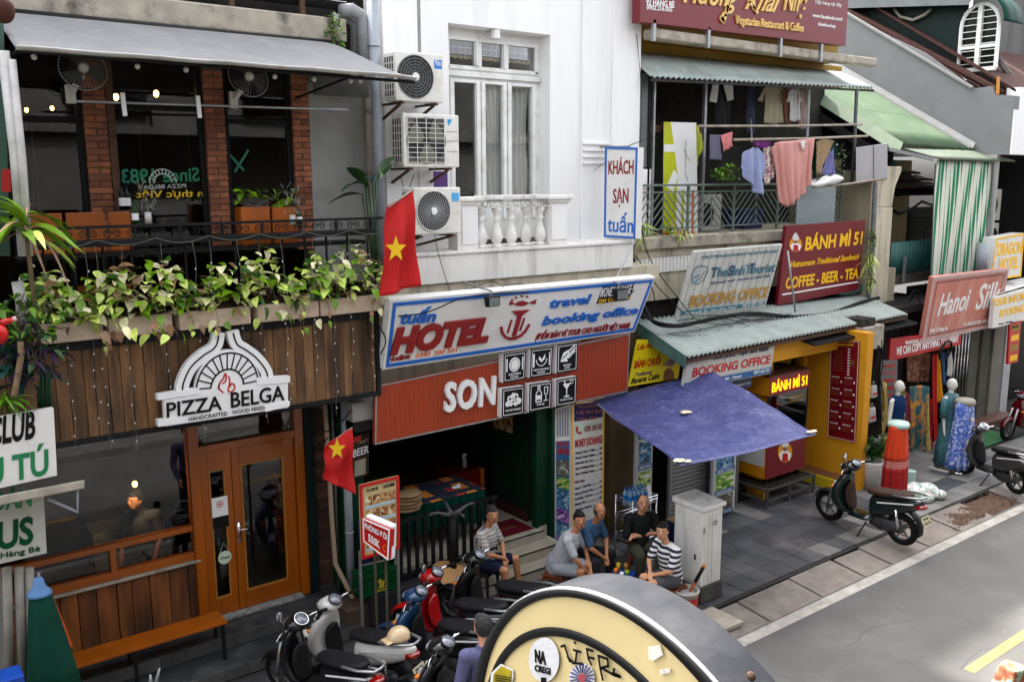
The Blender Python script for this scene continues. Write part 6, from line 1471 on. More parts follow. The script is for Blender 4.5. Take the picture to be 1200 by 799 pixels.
hk.frame(.07, mat('dusty_pink_edge', (.55,.42,.42), .6, .1), 'edge', inset=0); hk.stroken([[(.06,.09),(.94,.09),(.94,.91),(.06,.91),(.06,.09)]], .02, mat('dull_line', (.12,.09,.1), .6), 'inner_line')
def kq(s, u0, v0, u1, v1, h, m_, dx=.12, **k): hk.text(s, (1070+u0/5.32, 280+v0/5.32), (1070+u1/5.32, 280+v1/5.32), (1070+(u0+h*dx)/5.32, 280+(v0-h)/5.32), m_, **k)
kq('Hanoi', 148,480,345,435,130, letwhite, bold=.03, shear=.35); kq('Silk', 385,440,535,410,150, letwhite, bold=.03, shear=.35)
kq('Add: 12 Hàng Bè', 103,582,212,565,22, letwhite, bold=.03); kq('Tel: 0904 267 278 - 0983 272 888', 310,545,510,512,22, letwhite, bold=.02)
rc = Board('copy_sign', [PY(1044,397,9.55), PY(1127,387,9.55), PY(1126,404,9.55), PY(1042,423,9.55)], mat('red_board', (.5,.03,.025), .5, .06), .05, 'long red sign reading WE CAN COPY ANYTHING YOU WANT under the faded board', 'sign')
rc.text('WE CAN COPY ANYTHING YOU WANT', (1050,416.5), (1123,400.3), (1050.3,407.5), letwhite, bold=.04); rc.text('MAKING CLOTHES', (1061,403.5), (1095,399), (1061,399.5), letwhite, bold=.03)
gl_ = Board('glass_price_board', [PY(1032,422,9.5), PY(1052,422,9.5), PY(1051,468,9.5), PY(1032,472,9.5)], mat('grey_acrylic', (.13,.13,.13), .3), .02, 'grey board with red handwritten lines beside the mannequin with a bust', 'sign')
for k in range(5): gl_.textn(['MADE','TO','ORDER','24 HOURS','SILK'][k], .1,.82-.18*k,.85,.09, lred2, bold=.02)
# hanging clothes
CL = [('teal_floral', [(.0,(.01,.06,.07)),(.45,(.015,.09,.1)),(.60,(.5,.18,.01)),(.7,(.6,.3,.02))], 3.5), ('brown_print', [(.3,(.05,.02,.015)),(.5,(.2,.06,.03)),(.65,(.35,.2,.12))], 9), ('green_print', [(.35,(.05,.09,.01)),(.55,(.25,.3,.03)),(.65,(.5,.45,.1))], 9), ('wine_print', [(.4,(.1,.01,.02)),(.6,(.25,.03,.06)),(.7,(.1,.3,.3))], 7), ('ochre_print', [(.4,(.4,.25,.04)),(.6,(.6,.5,.2)),(.7,(.3,.1,.02))], 7)]
CM = {n_: ramp_mat(n_, s_, k_, .8, dist=1.2) for n_, s_, k_ in CL}
plain = lambda n_, c_: mat(n_, c_, .85, .1, 6, .1, 60)
for i, (u0, u1, v0, v1, y, mt_, lab) in enumerate((
    (1062,1090,414,447,10.1,CM['brown_print'],'brown patterned garment hanging high at the back of the silk shop'),
    (1066,1090,452,533,9.75,CM['teal_floral'],'long dark teal dress with orange flowers, widest in the shopfront'),
    (1054,1060,448,500,9.7,CM['green_print'],'olive green printed garment beside the bust mannequin'),
    (1058,1066,460,495,9.72,CM['wine_print'],'wine coloured blouse with turquoise trim'),
    (1032,1040,448,540,9.4,CM['ochre_print'],'narrow ochre printed scarf at the left of the shopfront'),
    (1040,1046,455,545,9.6,CM['brown_print'],'brown printed scarf behind the bust mannequin'),
    (1089,1092,468,535,9.6,plain('red_silk',(.45,.01,.01)),'red silk length left of the teal mannequin'),
    (1085,1089,470,532,9.55,CM['ochre_print'],'pale ochre scarf left of the red silk'),
    (1092,1098,415,520,9.85,plain('scarlet_silk',(.55,.02,.01)),'tall scarlet length behind the teal mannequin'),
    (1097,1103,415,470,9.9,plain('saffron_silk',(.7,.35,.01)),'saffron yellow length behind the teal mannequin'),
    (1103,1108,413,450,9.9,plain('sky_silk',(.05,.12,.3)),'dark blue length next to the saffron one'),
    (1110,1116,412,440,9.9,plain('white_silk',(.6,.6,.58)),'white length above the teal mannequin'))):
    cloth('hanging_garment', [(u0+1,v0+1),((u0+u1)/2,v0-1),(u1-1,v0+1)], [(u0,v1),((u0+u1)/2,v1+1),(u1,v1-1)], y, mt_, lab, 2.5, .035, 20, 18, group='clothes hanging in the silk shop', cat='garment', seed=40+i)
mr = thing('metal_gate', 'folding chrome gate at the right side of the silk shop', 'gate', (19.3,9.8,0))
for k in range(5):
    p = PY(1114+3.6*k, 480, 9.85); obj('bar', M().tube([(p.x,9.85,.9),(p.x,9.85,2.6)], .02, 6), chrome, mr, sm=1)
obj('ring', M().torus(PY(1108,411,9.5), .22, .025, (0,1,.2), 20, 6), plasb, mr, sm=1)
# mannequins
mw = mat('mannequin_white', (.62,.60,.56), .35, .04, 4, 0)
dt = ramp_mat('teal_weave', [(.3,(.015,.07,.09)),(.5,(.03,.11,.13)),(.65,(.06,.16,.17))], 24, .8, dist=.5)
def skirt(x, y, z0, z1, r0, r1, mt_, par, name='skirt', fa=0, fb=1, n=72, f=11):
    return obj(name, M().grid(lambda u, v: (x+(r1*(1-v)+r0*v)*(1+.10*math.sin(u*2*math.pi*f+.8*math.sin(u*19))*(fa+(fb-fa)*v))*math.cos(2*math.pi*u), y+.75*(r1*(1-v)+r0*v)*(1+.10*math.sin(u*2*math.pi*f+.8*math.sin(u*19))*(fa+(fb-fa)*v))*math.sin(2*math.pi*u), z1+(z0-z1)*v), n, 10), mt_, par, sm=1, solid=.006)
g = PZ(1107,548,.0); mx, my = g.x, g.y
mq1 = thing('mannequin', 'full length white mannequin in a long teal dress with red bead necklaces', 'mannequin', (mx,my,0))
obj('plinth', M().box(mx-.3,mx+.28,my-.22,my+.2,0,.03), mat('pale_plinth', (.5,.48,.45), .6), mq1, bev=.008)
blob('figure', [((mx,my,1.5),.055,(mx,my,1.64),.05),((mx-.2,my,1.47),.05,(mx+.2,my,1.47),.05),((mx-.21,my,1.46),.045,(mx-.26,my-.02,1.12),.036),((mx-.26,my-.02,1.12),.034,(mx-.27,my-.06,.86),.024),((mx+.21,my,1.46),.045,(mx+.26,my-.02,1.12),.036),((mx+.26,my-.02,1.12),.034,(mx+.27,my-.06,.86),.024),((mx-.27,my-.06,.84),.026,(mx-.27,my-.08,.74),.018),((mx+.27,my-.06,.84),.026,(mx+.27,my-.08,.74),.018),((mx-.08,my,.6),.06,(mx-.08,my,.07),.035),((mx+.08,my,.6),.06,(mx+.08,my,.07),.035),((mx-.08,my,.06),.035,(mx-.1,my-.14,.05),.03),((mx+.08,my,.06),.035,(mx+.1,my-.14,.05),.03)],
     mw, mq1, .013, 2, ells=[((mx,my-.01,1.735),(.085,.105,.125)),((mx,my-.11,1.72),(.014,.025,.02))])
obj('lips', M().ell((mx-.02,my-.115,1.675), (.02,.008,.008), 8, 5), lred2, mq1)
obj('dress', M().loft([[(mx+a*math.cos(t)*(1+.04*math.sin(7*t)*k_), my+b*math.sin(t)*(1+.04*math.sin(7*t)*k_), z) for t in [2*math.pi*j/28 for j in range(28)]] for a, b, z, k_ in ((.27,.20,.10,1.6),(.25,.18,.5,1.3),(.21,.16,.8,.7),(.155,.12,1.08,.2),(.19,.14,1.28,0),(.225,.13,1.44,0),(.19,.10,1.51,0),(.07,.07,1.56,0))]), dt, mq1, sm=1)
for s in (-1,1): obj('sleeve', M().tube([(mx+s*.18,my,1.47),(mx+s*.24,my,1.3),(mx+s*.27,my-.02,1.08)], [.075,.07,.062], 12), dt, mq1, sm=1)
for k in range(3): obj('necklace', M().tube([(mx-.07,my-.08,1.53),(mx-.06-.01*k,my-.15,1.35-.05*k),(mx,my-.17,1.12-.08*k),(mx+.06+.01*k,my-.15,1.35-.05*k),(mx+.07,my-.08,1.53)], .009, 5), mat('bead_red', (.2,.01,.04), .4) if k != 1 else mat('bead_silver', (.4,.35,.35), .4), mq1, sm=1)
b0 = PY(1051,478,9.0); bx, by = b0.x, 9.0
mq2 = thing('bust_mannequin', 'white bust mannequin in a dark blue top at the left of the shopfront', 'mannequin', (bx,by,0))
hz = PY(1051,452,by).z-.02
blob('figure', [((bx,by,hz-.22),.05,(bx,by,hz-.1),.045),((bx-.17,by,hz-.26),.055,(bx+.17,by,hz-.26),.055),((bx-.2,by,hz-.28),.05,(bx-.25,by,hz-.6),.04),((bx+.2,by,hz-.28),.05,(bx+.25,by,hz-.6),.04)], mw, mq2, .012, 2, ells=[((bx+.01,by-.01,hz),(.08,.10,.12)),((bx,by,hz-.5),(.15,.1,.25)),((bx+.03,by-.11,hz-.01),(.013,.02,.02))])
obj('lips', M().ell((bx+.03,by-.105,hz-.06), (.018,.008,.008), 8, 5), lred2, mq2)
obj('top', M().loft([[(bx+a*math.cos(t), by+b*math.sin(t), hz+z) for t in [2*math.pi*j/20 for j in range(20)]] for a, b, z in ((.25,.17,-.92),(.17,.13,-.62),(.21,.15,-.42),(.225,.12,-.26),(.16,.09,-.2),(.08,.07,-.17))]), plain('navy_top', (.01,.035,.12)), mq2, sm=1)
obj('stand', M().tube([(bx,by,0),(bx,by,hz-.8)], .02, 8).lathe([(0,0),(.18,0),(.16,.03),(0,.03)], (bx,by,0), 18), chrome, mq2)
r0 = PZ(1046,592,0); rx, ry = r0.x, r0.y
ms = thing('skirt_form', 'waist form showing a coral skirt with pink and red hem bands', 'dress form', (rx,ry,0))
tz = PY(1046,497,ry).z
obj('waist_block', M().lathe([(0,0),(.185,0),(.19,.05),(.17,.09),(0,.10)], (rx,ry,tz-.08), 20), mat('mint_block', (.45,.58,.52), .5), ms, sm=1)
zz = [tz-.04, tz-.66, tz-.80, .18 if tz-1.0 > .18 else tz-.95]
skirt(rx,ry,zz[1],zz[0],.235,.19, plain('coral_cloth', (.70,.085,.035)), ms, fb=.65); skirt(rx,ry,zz[2],zz[1],.24,.23, plain('pink_band', (.6,.22,.2)), ms, 'pink_band', .65, .8); skirt(rx,ry,zz[3],zz[2],.25,.24, plain('red_band', (.42,.012,.015)), ms, 'red_band', .8, 1)
obj('side_panel', M().grid(lambda u, v: (rx-.26+.07*u-.03*v, ry+.05, tz-.55-(.55)*v), 4, 6), plain('dark_red_panel', (.35,.01,.012)), ms, sm=1, solid=.004)
lf = PZ(1037,592,0)
obj('leg_form', M().tube([(rx-.14,ry-.02,.62),(rx-.15,ry-.02,.3),(rx-.17,ry-.03,.1),(rx-.12,ry-.12,.03)], [.07,.055,.035,.03], 12), mw, ms, sm=1); obj('pole', M().tube([(rx,ry,0),(rx,ry,tz-.1)], .018, 8).lathe([(0,0),(.15,0),(.14,.02),(0,.02)], (rx,ry,0), 18), chrome, ms)
r0 = PZ(1124,552,0); rx, ry = r0.x, r0.y; tz = PY(1126,470,ry).z
ms2 = thing('skirt_form', 'waist form showing a long white skirt with blue leaf print', 'dress form', (rx,ry,0))
obj('waist_block', M().lathe([(0,0),(.19,0),(.2,.05),(.17,.1),(0,.12)], (rx,ry,tz-.08), 20), mat('grey_block', (.33,.31,.27), .6), ms2, sm=1)
skirt(rx,ry,.1,tz-.04,.32,.20, ramp_mat('blue_leaf_print', [(.42,(.5,.55,.68)),(.47,(.04,.10,.42)),(.62,(.06,.14,.5)),(.66,(.5,.55,.68))], 9, .8, dist=1.8), ms2); obj('pole', M().tube([(rx,ry,0),(rx,ry,tz-.1)], .02, 8).lathe([(0,0),(.18,0),(.17,.02),(0,.02)], (rx,ry,0), 18), chrome, ms2)
obj('paint_can', M().lathe([(0,0),(.1,0),(.1,.24),(.105,.25),(.0,.25)], PZ(1066,566,0), 18), mat('mint_can', (.45,.6,.55), .5), None, sm=0, label='pale mint can on the pavement behind the coral skirt', cat='can')
g = PZ(1075,582,0); bgm = ramp_mat('bag_print', [(.4,(.62,.62,.6)),(.5,(.6,.6,.58)),(.56,(.03,.2,.08)),(.62,(.6,.6,.6)),(.7,(.5,.05,.1))], 5, .5, dist=2)
blob('cloth_bundle', [], bgm, None, .02, 4, ells=[((g.x-.3,g.y,.14),(.24,.2,.15)),((g.x+.1,g.y-.1,.13),(.26,.2,.14)),((g.x+.22,g.y-.3,.08),(.14,.12,.09)),((g.x-.05,g.y+.05,.2),(.15,.12,.08)),((g.x-.1,g.y-.25,.07),(.2,.1,.08))], label='pile of white plastic bags with green and red print behind the parked scooter', cat='bags')
obj('green_cloth', M().box(19.4,21.2,8.9,9.6,.002,.02), plain('green_rug', (.03,.16,.05)), None, label='flat green rug on the pavement behind the grey scooter', cat='rug', bev=.005)
# ------------------------------------------------------------------ sandwich cart
ct = thing('sandwich_cart', 'yellow and dark red sandwich cart with a lit header on a steel frame', 'cart', (13.6,9.9,0))
cx0, cx1, cy0, cy1 = 13.01, 14.17, 9.6, 10.25
cz = [.50, 1.12, 2.02, 2.36]
cyl = mat('cart_yellow', (.62,.27,.01), .4, .06, 3, 0); 
obj('lower_box', M().box(cx0,cx1,cy0+.01,cy1,cz[0],cz[1]), cyl, ct, bev=.01)
obj('front_panel', M().box(cx0+.0,cx1-.0,cy0-.012,cy0+.008,cz[0]-.0,cz[1]+.06), maroon, ct, bev=.004)
obj('counter', M().box(cx0-.02,cx1+.02,cy0-.0,cy1,cz[1]+.061,cz[1]+.09), galv, ct, bev=.006)
obj('corner_posts', M().box(cx0,cx0+.03,cy0,cy0+.03,cz[1]+.09,cz[2]).box(cx1-.03,cx1,cy0,cy0+.03,cz[1]+.09,cz[2]).box(cx0,cx0+.03,cy1-.03,cy1,cz[1]+.09,cz[2]).box(cx1-.03,cx1,cy1-.03,cy1,cz[1]+.09,cz[2]), plasb, ct)
obj('glass_case', M().box(cx0+.03,cx1-.03,cy0+.006,cy0+.012,cz[1]+.09,cz[2]), glass('case_glass', (.75,.78,.78), .8), ct)
obj('case_back', M().box(cx0+.03,cx1-.03,cy1-.2,cy1-.19,cz[1]+.09,cz[2]), mat('case_grey', (.22,.23,.22), .4, .3, 3, 0), ct)
obj('header', M().box(cx0,cx1,cy0,cy1,cz[2]+.001,cz[3]), cyl, ct, bev=.008)
obj('header_panel', M().box(cx0+.0,cx1-.0,cy0-.012,cy0-.001,cz[2]+.0,cz[3]+.005), maroon, ct, bev=.004)
obj('header_top', M().box(cx0-.01,cx1+.01,cy0-.01,cy1+.01,cz[3]+.006,cz[3]+.03), mat('brown_board', (.07,.035,.02), .5), ct)
text3d('BÁNH MÌ 51', (cx0+.06,cy0-.014,cz[2]+.07), (cx1-cx0-.14,0,0), (0,0,.17), (0,-1,0), led, ct, lift=0, depth=.006, bold=.02, name='lit_lettering')
class FB:  # plane helper on the cart front
    root = ct; n = V((0,-1,0)); p0 = V((13.6,cy0-.014,1)); c = None
    def px(s, u, v, lift=0): return PN(u, v, s.p0+s.n*lift, s.n)
FB.polyp = Board.polyp; FB.strokep = Board.strokep; FB.text = Board.text; fb = FB()
chef(fb, (920,530), 17, 19)
fb.p0 = V((13.6,cy0+.02,1))
for (a, b, c_, d) in ((902,468,917,490),(924,468,945,494)): fb.polyp([(a,d),(c_,d-2),(c_,b-3),(a,b)], maroon, 'menu_card', .0); fb.polyp([(a+3,b+6),(c_-8,b+5),(c_-8,b+8),(a+3,b+9)], letwhite, 'menu_print', .004); fb.polyp([(c_-5,b+3),(c_-2,b+3),(c_-2,b+18),(c_-5,b+18)], letwhite, 'menu_print', .004)
fb.text('BÁNH MÌ', (926,472), (942,469), (926,469), lyellow, bold=.02, lift=.004)
obj('side_board', M().hexa([(cx0-.015,cy0+.03,.72),(cx0-.015,cy1,.72),(cx0-.004,cy1,.72),(cx0-.004,cy0+.03,.72)],[(cx0-.015,cy0+.03,1.12),(cx0-.015,cy1,1.12),(cx0-.004,cy1,1.12),(cx0-.004,cy0+.03,1.12)]), mat('marble_sheet', (.55,.55,.53), .3, .15, 3, 0), ct)
fm = mat('frame_steel', (.10,.10,.095), .5, .1)
for x in (12.95,13.6,14.35):
    for y in (9.5,10.3): obj('frame_leg', M().box(x-.02,x+.02,y-.02,y+.02,0,.34), fm, ct)
for z in (.12,.32):
    obj('frame_rail', M().box(12.93,14.37,9.48,9.52,z,z+.035).box(12.93,14.37,10.28,10.32,z,z+.035).box(12.93,12.97,9.52,10.28,z,z+.035).box(14.33,14.37,9.52,10.28,z,z+.035), fm, ct)
for k in range(9): obj('frame_slat', M().box(13.0+.15*k,13.1+.15*k,9.52,10.28,.356,.37), mat('frame_board', (.05,.045,.04), .7), ct)
for x in (13.1,14.05):
    for y in (9.68,10.15): obj('caster', M().lathe([(.0,-.02),(.05,-.02),(.05,.02),(0,.02)], (x,y,.42), 14, (1,0,0)).box(x-.02,x+.02,y-.02,y+.02,.44,.50), tyre, ct)
# ------------------------------------------------------------------ utility cabinet, tarpaulin, trolley, stools
ucm = mat('cabinet_white', (.78,.78,.74), .5, .05, 3, .06, 40, dirt=(.25,.23,.18,.7), streak=True, dscale=3)
uc = thing('utility_cabinet', 'tall white metal utility cabinet on a dark concrete base', 'cabinet', (9.75,7.95,0))
U0, U1, V0_, V1_ = 9.19, 9.60, 7.76, 8.27
obj('base', M().box(U0-.02,U1+.03,V0_-.03,V1_,0,.24), mat('cabinet_plinth', (.09,.088,.08), .9, .3, 5, .5, 40), uc, bev=.015)
obj('body', M().box(U0,U1,V0_,V1_,.241,1.34), ucm, uc, bev=.008)
obj('lid', M().hexa([(U0-.035,V0_-.04,1.34),(U1+.035,V0_-.04,1.34),(U1+.035,V1_+.03,1.34),(U0-.035,V1_+.03,1.34)],[(U0-.035,V0_-.04,1.40),(U1+.035,V0_-.04,1.40),(U1+.035,V1_+.03,1.43),(U0-.035,V1_+.03,1.43)]), ucm, uc, bev=.015)
for k in range(5): obj('rib', M().box(U0+.06+.075*k,U0+.08+.075*k,V0_-.012,V0_-.001,.28,1.27), ucm, uc, bev=.003)
obj('door', M().box(U0-.012,U0-.001,V0_+.05,V1_-.04,.29,.98), ucm, uc, bev=.003); obj('upper_door', M().box(U0-.012,U0-.001,V0_+.05,V1_-.04,1.0,1.29), ucm, uc, bev=.003)
obj('lock', M().box(U0-.02,U0-.012,V0_+.09,V0_+.115,.62,.70), plasb, uc); obj('hinge', M().box(U0+.02,U0+.035,V0_-.016,V0_-.001,1.02,1.1), galv, uc); obj('plate', M().box(U0+.2,U0+.29,V0_-.018,V0_-.013,1.10,1.16), mat('plate_grey', (.4,.4,.38), .5), uc)
pbx, pby = 8.86, 7.72
bu = thing('paint_bucket', 'dirty white paint bucket with a red band at the cabinet foot', 'bucket', (pbx,pby,0))
obj('body', M().lathe([(0,.0),(.13,0),(.165,.30),(.175,.30),(.175,.33),(.155,.33),(.12,.04),(0,.03)], (pbx,pby,0), 22), mat('bucket_white', (.5,.49,.45), .6, .25, 6, .2, 40, dirt=(.25,.23,.2,.8), dscale=6), bu, sm=1)
obj('band', M().lathe([(.150,.12),(.162,.24),(.165,.24),(.153,.12)], (pbx,pby,0), 22, cap=False), lred2, bu); obj('rubbish', M().ell((pbx,pby,.26), (.14,.14,.04), 12, 5), whb, bu)
br = thing('broom_handle', 'short stick with an orange grip and black tape leaning out of the bucket', 'stick', (pbx,pby,.1))
e0, e1 = V((pbx+.02,pby,.22)), PY(826,661,7.6); dd = e1-e0
obj('wood', M().tube([e0, e0+dd*.45], .022, 8), mat('stick_red_brown', (.4,.1,.03), .5), br, sm=1); obj('grip', M().tube([e0+dd*.45, e0+dd*.92], .027, 8), blk, br, sm=1); obj('end', M().tube([e0+dd*.92, e1], .027, 8), mat('orange_end', (.6,.25,.03), .5), br, sm=1)
tp_ = thing('tarpaulin', 'blue patterned tarpaulin stretched over the pavement as a sun shade', 'tarpaulin', (10.4,9,2.2))
TA, TB_, TC, TD = PZ(694,470,2.35), PZ(798,546,2.25), PZ(957,509,2.3), PZ(836,436,2.72)
def tf(u, v):
    p = (TA*(1-u)+TD*u)*(1-v)+(TB_*(1-u)+TC*u)*v
    ins = .06*math.sin(math.pi*u)*(v-.5)*-1; 
    return p+V((0, ins*2, -.06*math.sin(math.pi*u)*math.sin(math.pi*v)-.025*math.sin(u*9+v*5)*math.sin(math.pi*v)-.012*math.sin(u*23-v*17)*math.sin(math.pi*v)-.01*math.sin(v*31+u*6)*math.sin(math.pi*u)))
tm = ramp_mat('blue_tarpaulin', [(.3,(.022,.028,.10)),(.5,(.035,.042,.15)),(.62,(.07,.078,.21)),(.75,(.11,.12,.25))], 11, .45, dist=1.6)
obj('sheet', M().grid(tf, 40, 30), tm, tp_, sm=1, solid=.006)
for k, (u, v) in enumerate(((.47,.42),(.03,.97),(.99,.99),(0,0))):
    p = tf(u, v)+V((0,0,.02)); m = M(); rs = random.Random(k)
    for j in range(5 if k < 2 else 2): m.ell(p+V((rs.uniform(-.07,.07),rs.uniform(-.06,.06),rs.uniform(0,.02))), (.06,.04,.015), 7, 4)
    obj('paper_scrap', m, mat('cream_paper', (.62,.57,.42), .8, .2, 9, .4, 50), None, label=['crumpled cream paper lying at the middle of the blue tarpaulin','knotted cream rag at the lower corner of the blue tarpaulin','small cream knot at the right corner of the blue tarpaulin','small cream knot at the left corner of the blue tarpaulin'][k], cat='litter', group='scraps of paper on roofs and tarpaulin')
obj('guy_rope', M().tube([TA, (9.55,10.3,2.6)], .006, 5).tube([TD, (12.4,10.4,2.95)], .006, 5), wirew, tp_)
for q in (TB_, TC): pass
tg = PZ(722,640,0)
tx, ty = 9.62, 9.45
tr_ = thing('drinks_trolley', 'three tier steel trolley with blue bottled water, glasses and snacks', 'trolley', (tx,ty,0))
for x in (tx-.26,tx+.26):
    for y in (ty-.18,ty+.18): obj('leg', M().tube([(x,y,.05),(x,y,1.02)], .012, 8), chrome, tr_, sm=1); obj('wheel', M().lathe([(0,-.012),(.03,-.012),(.03,.012),(0,.012)], (x,y,.03), 12, (1,0,0)), plasb, tr_)
for z in (.30,.62,.90):
    obj('shelf', M().box(tx-.27,tx+.27,ty-.19,ty+.19,z,z+.012), chrome, tr_)
    for dz in (.05,.10): obj('guard_rail', M().tube([(tx-.27,ty-.19,z+dz),(tx+.27,ty-.19,z+dz),(tx+.27,ty+.19,z+dz),(tx-.27,ty+.19,z+dz),(tx-.27,ty-.19,z+dz)], .006, 5), chrome, tr_)
bot = mat('bottle_blue_label', (.03,.22,.62), .3); clr = mat('bottle_clear', (.25,.4,.55), .1, .1, 5, 0)
def bottle(x, y, z, lab, grp, h=.24):
    b = thing('water_bottle', lab, 'bottle', (x,y,z), group=grp)
    obj('body', M().lathe([(0,0),(.032,0),(.034,.02),(.034,h*.62),(.014,h*.85),(.014,h*.9)], (x,y,z), 12), clr, b, sm=1); obj('label', M().lathe([(.0355,h*.22),(.0355,h*.55)], (x,y,z), 12, cap=False), bot, b); obj('cap', M().lathe([(0,h*.89),(.017,h*.89),(.017,h),(0,h)], (x,y,z), 10), lblue, b)
    return b
for i in range(5):
    for j in range(2): bottle(tx-.2+.085*i, ty-.06+.1*j, .913, 'blue labelled water bottle standing on the top shelf of the trolley', 'water bottles on the trolley')
rs = random.Random(2)
for i in range(6):
    for j in range(2):
        g_ = obj('drinking_glass', M().lathe([(0,0),(.03,0),(.036,.10),(.033,.10),(.027,.01),(0,.01)], (tx-.21+.08*i,ty-.1+.1*j,.633), 12), mat('glass_pale', (.4,.43,.43), .1), None, sm=1, label='upturned drinking glass on the middle shelf of the trolley', cat='glass', group='glasses on the trolley')
for i, (cx_, mt_) in enumerate(((-.18,lred2),(-.08,letwhite),(.02,lorange),(.12,mat('snack_pink', (.5,.12,.3), .4)),(.2,letwhite))): obj('snack_packet', M().ell((tx+cx_,ty-.05,.40), (.05,.07,.075), 9, 6), mt_, None, sm=1, label=['red','left white','orange','pink','right white'][i]+' snack packet on the lowest shelf of the trolley', cat='packet', group='snack packets on the trolley')
obj('price_card', M().hexa([(tx+.14,ty-.1,.913),(tx+.26,ty-.1,.913),(tx+.26,ty-.09,.913),(tx+.14,ty-.09,.913)],[(tx+.12,ty-.06,1.13),(tx+.24,ty-.06,1.13),(tx+.24,ty-.05,1.13),(tx+.12,ty-.05,1.13)]), letwhite, None, label='white card standing beside the bottles on the trolley', cat='card')
cbx0 = PZ(800,640,0)
cbk = thing('cool_box', 'dark blue box with a cardboard top beside the utility cabinet', 'box', (10.35,8.95,0))
obj('body', M().box(10.1,10.6,8.85,9.25,.01,.55), mat('box_navy', (.012,.03,.10), .5), cbk, bev=.02); obj('lid', M().box(10.09,10.61,8.84,9.26,.551,.575), mat('cardboard', (.3,.19,.11), .8), cbk)
def stool(x, y, h, mt_, lab, rz=0, w_=.15, grp=None, tall=True):
    t = thing('stool', lab, 'stool', (x,y,0), rz, group=grp, local=True)
    obj('seat', M().box(-w_,w_,-w_,w_,h-.025,h), mt_, t, bev=.012)
    for sx in (-1,1):
        for sy in (-1,1): obj('leg', M().beam((sx*(w_-.02),sy*(w_-.02),h-.025), (sx*(w_+.01),sy*(w_+.01),0), .035, .035), mt_, t, bev=.006)
    obj('apron', M().box(-w_+.02,w_-.02,-w_+.01,-w_+.03,h-.07,h-.026).box(-w_+.02,w_-.02,w_-.03,w_-.01,h-.07,h-.026).box(-w_+.01,-w_+.03,-w_+.04,w_-.04,h-.07,h-.026).box(w_-.03,w_-.01,-w_+.04,w_-.04,h-.07,h-.026), mt_, t)
    return t
swd = mat('stool_wood', (.22,.05,.02), .4, .15, 5, .1, 40)
bst = mat('stool_blue_plastic', (.01,.06,.35), .35, .05, 4, 0)
stool(8.48, 8.57, .36, bst, 'low blue plastic stool used as a table between the seated men', .4, .15)
dz_ = .363
for i, (dx, dy, mt_, h, r, lab) in enumerate(((-.08,.05,lorange,.07,.03,'orange cup at the left of the blue stool'),(.0,.08,mat('tea_yellow', (.5,.35,.02), .3),.12,.03,'tall glass of yellow tea at the back of the blue stool'),(.09,.02,mat('tea_amber', (.4,.18,.02), .3),.11,.03,'amber tea glass at the right of the blue stool'),(.03,-.06,mat('lime_cap', (.3,.45,.05), .4),.05,.035,'lime green saucer at the front of the blue stool'),(-.07,-.06,letwhite,.05,.03,'white tea cup at the front left of the blue stool'))):
    obj('cup', M().lathe([(0,0),(r*.8,0),(r,h),(r*.85,h),(0,h*.8)], (8.48+dx,8.57+dy,dz_), 12), mt_, None, sm=1, label=lab, cat='cup')
# bench in front of the restaurant
bn_ = thing('bench', 'long orange wooden bench on a black frame in front of the plank wall', 'bench', (2.3,10,0))
bx0, bx1 = 1.3, 3.40
obj('seat', M().box(bx0,bx1,10.02,10.36,.62,.655), wood_orange, bn_, bev=.006)
for x in (bx0+.05,2.35,bx1-.05):
    for y in (10.05,10.32): obj('leg', M().box(x-.018,x+.018,y-.018,y+.018,.17,.619), blackm, bn_)
    obj('cross_bar', M().box(x-.015,x+.015,10.068,10.302,.56,.60), blackm, bn_)
# A-board menu, crate, room sign
am = Board('menu_stand', [PY(421,568,9.7), PY(467,557,9.7), PY(468,642,9.62), PY(424,655,9.62)], mat('menu_cream', (.52,.42,.24), .5, .05), .03, 'menu board with food photos in a red frame standing before the fence', 'menu board')
am.frame(.035, lred2, 'red_frame', depth=.02)
for r_ in range(4):
    for c_ in range(4): am.rectn(.13+.20*c_,.70-.19*r_,.30+.20*c_,.82-.19*r_, PH[4], name='food_photo')
    am.rectn(.12,.655-.19*r_,.9,.69-.19*r_, mat('pale_blue_band', (.4,.5,.58), .5), name='price_band')
for a, b in ((.18,.88),(.6,.88)): am.textn('SUSHI' if a < .5 else 'SASHIMI', a, b, a+.28, .04, blk, bold=.02)
for u, v in ((423,655),(467,642)): p = PY(u, v, 9.62); obj('leg', M().box(p.x-.015,p.x+.015,9.63,9.66,-.02 if p.x < 0 else .0,p.z+.1), galv, am.root)
p0, p1 = PY(424,662,9.66), PY(467,652,9.66); obj('cross_bar', M().beam(p0, p1, .02), galv, am.root)
gc = thing('beer_crate', 'dark green plastic beer crate with a gold lion emblem on the kerb', 'crate', (5.6,9.95,.5))
c0_, c1_ = PY(431,690,9.78), PY(463,680,9.78)
gx0, gx1 = c0_.x-.05, PY(463,680,9.78).x+.1; gz0 = .50
crm = mat('crate_green', (.01,.07,.025), .45, .1)
obj('body', M().box(gx0,gx1,9.82,10.12,gz0,gz0+.27), crm, gc, bev=.012)
for k in range(2): obj('rim', M().box(gx0-.01,gx1+.01,9.81,10.13,gz0+.262 if k else gz0+.02,gz0+.285 if k else gz0+.04), crm, gc, bev=.004)
for i in range(5): obj('bottle_neck', M().tube([(gx0+.06+.09*i,9.95,gz0+.28),(gx0+.06+.09*i,9.95,gz0+.34)], .016, 8), mat('bottle_green', (.01,.06,.03), .2), gc, sm=1)
cx_ = (gx0+gx1)/2
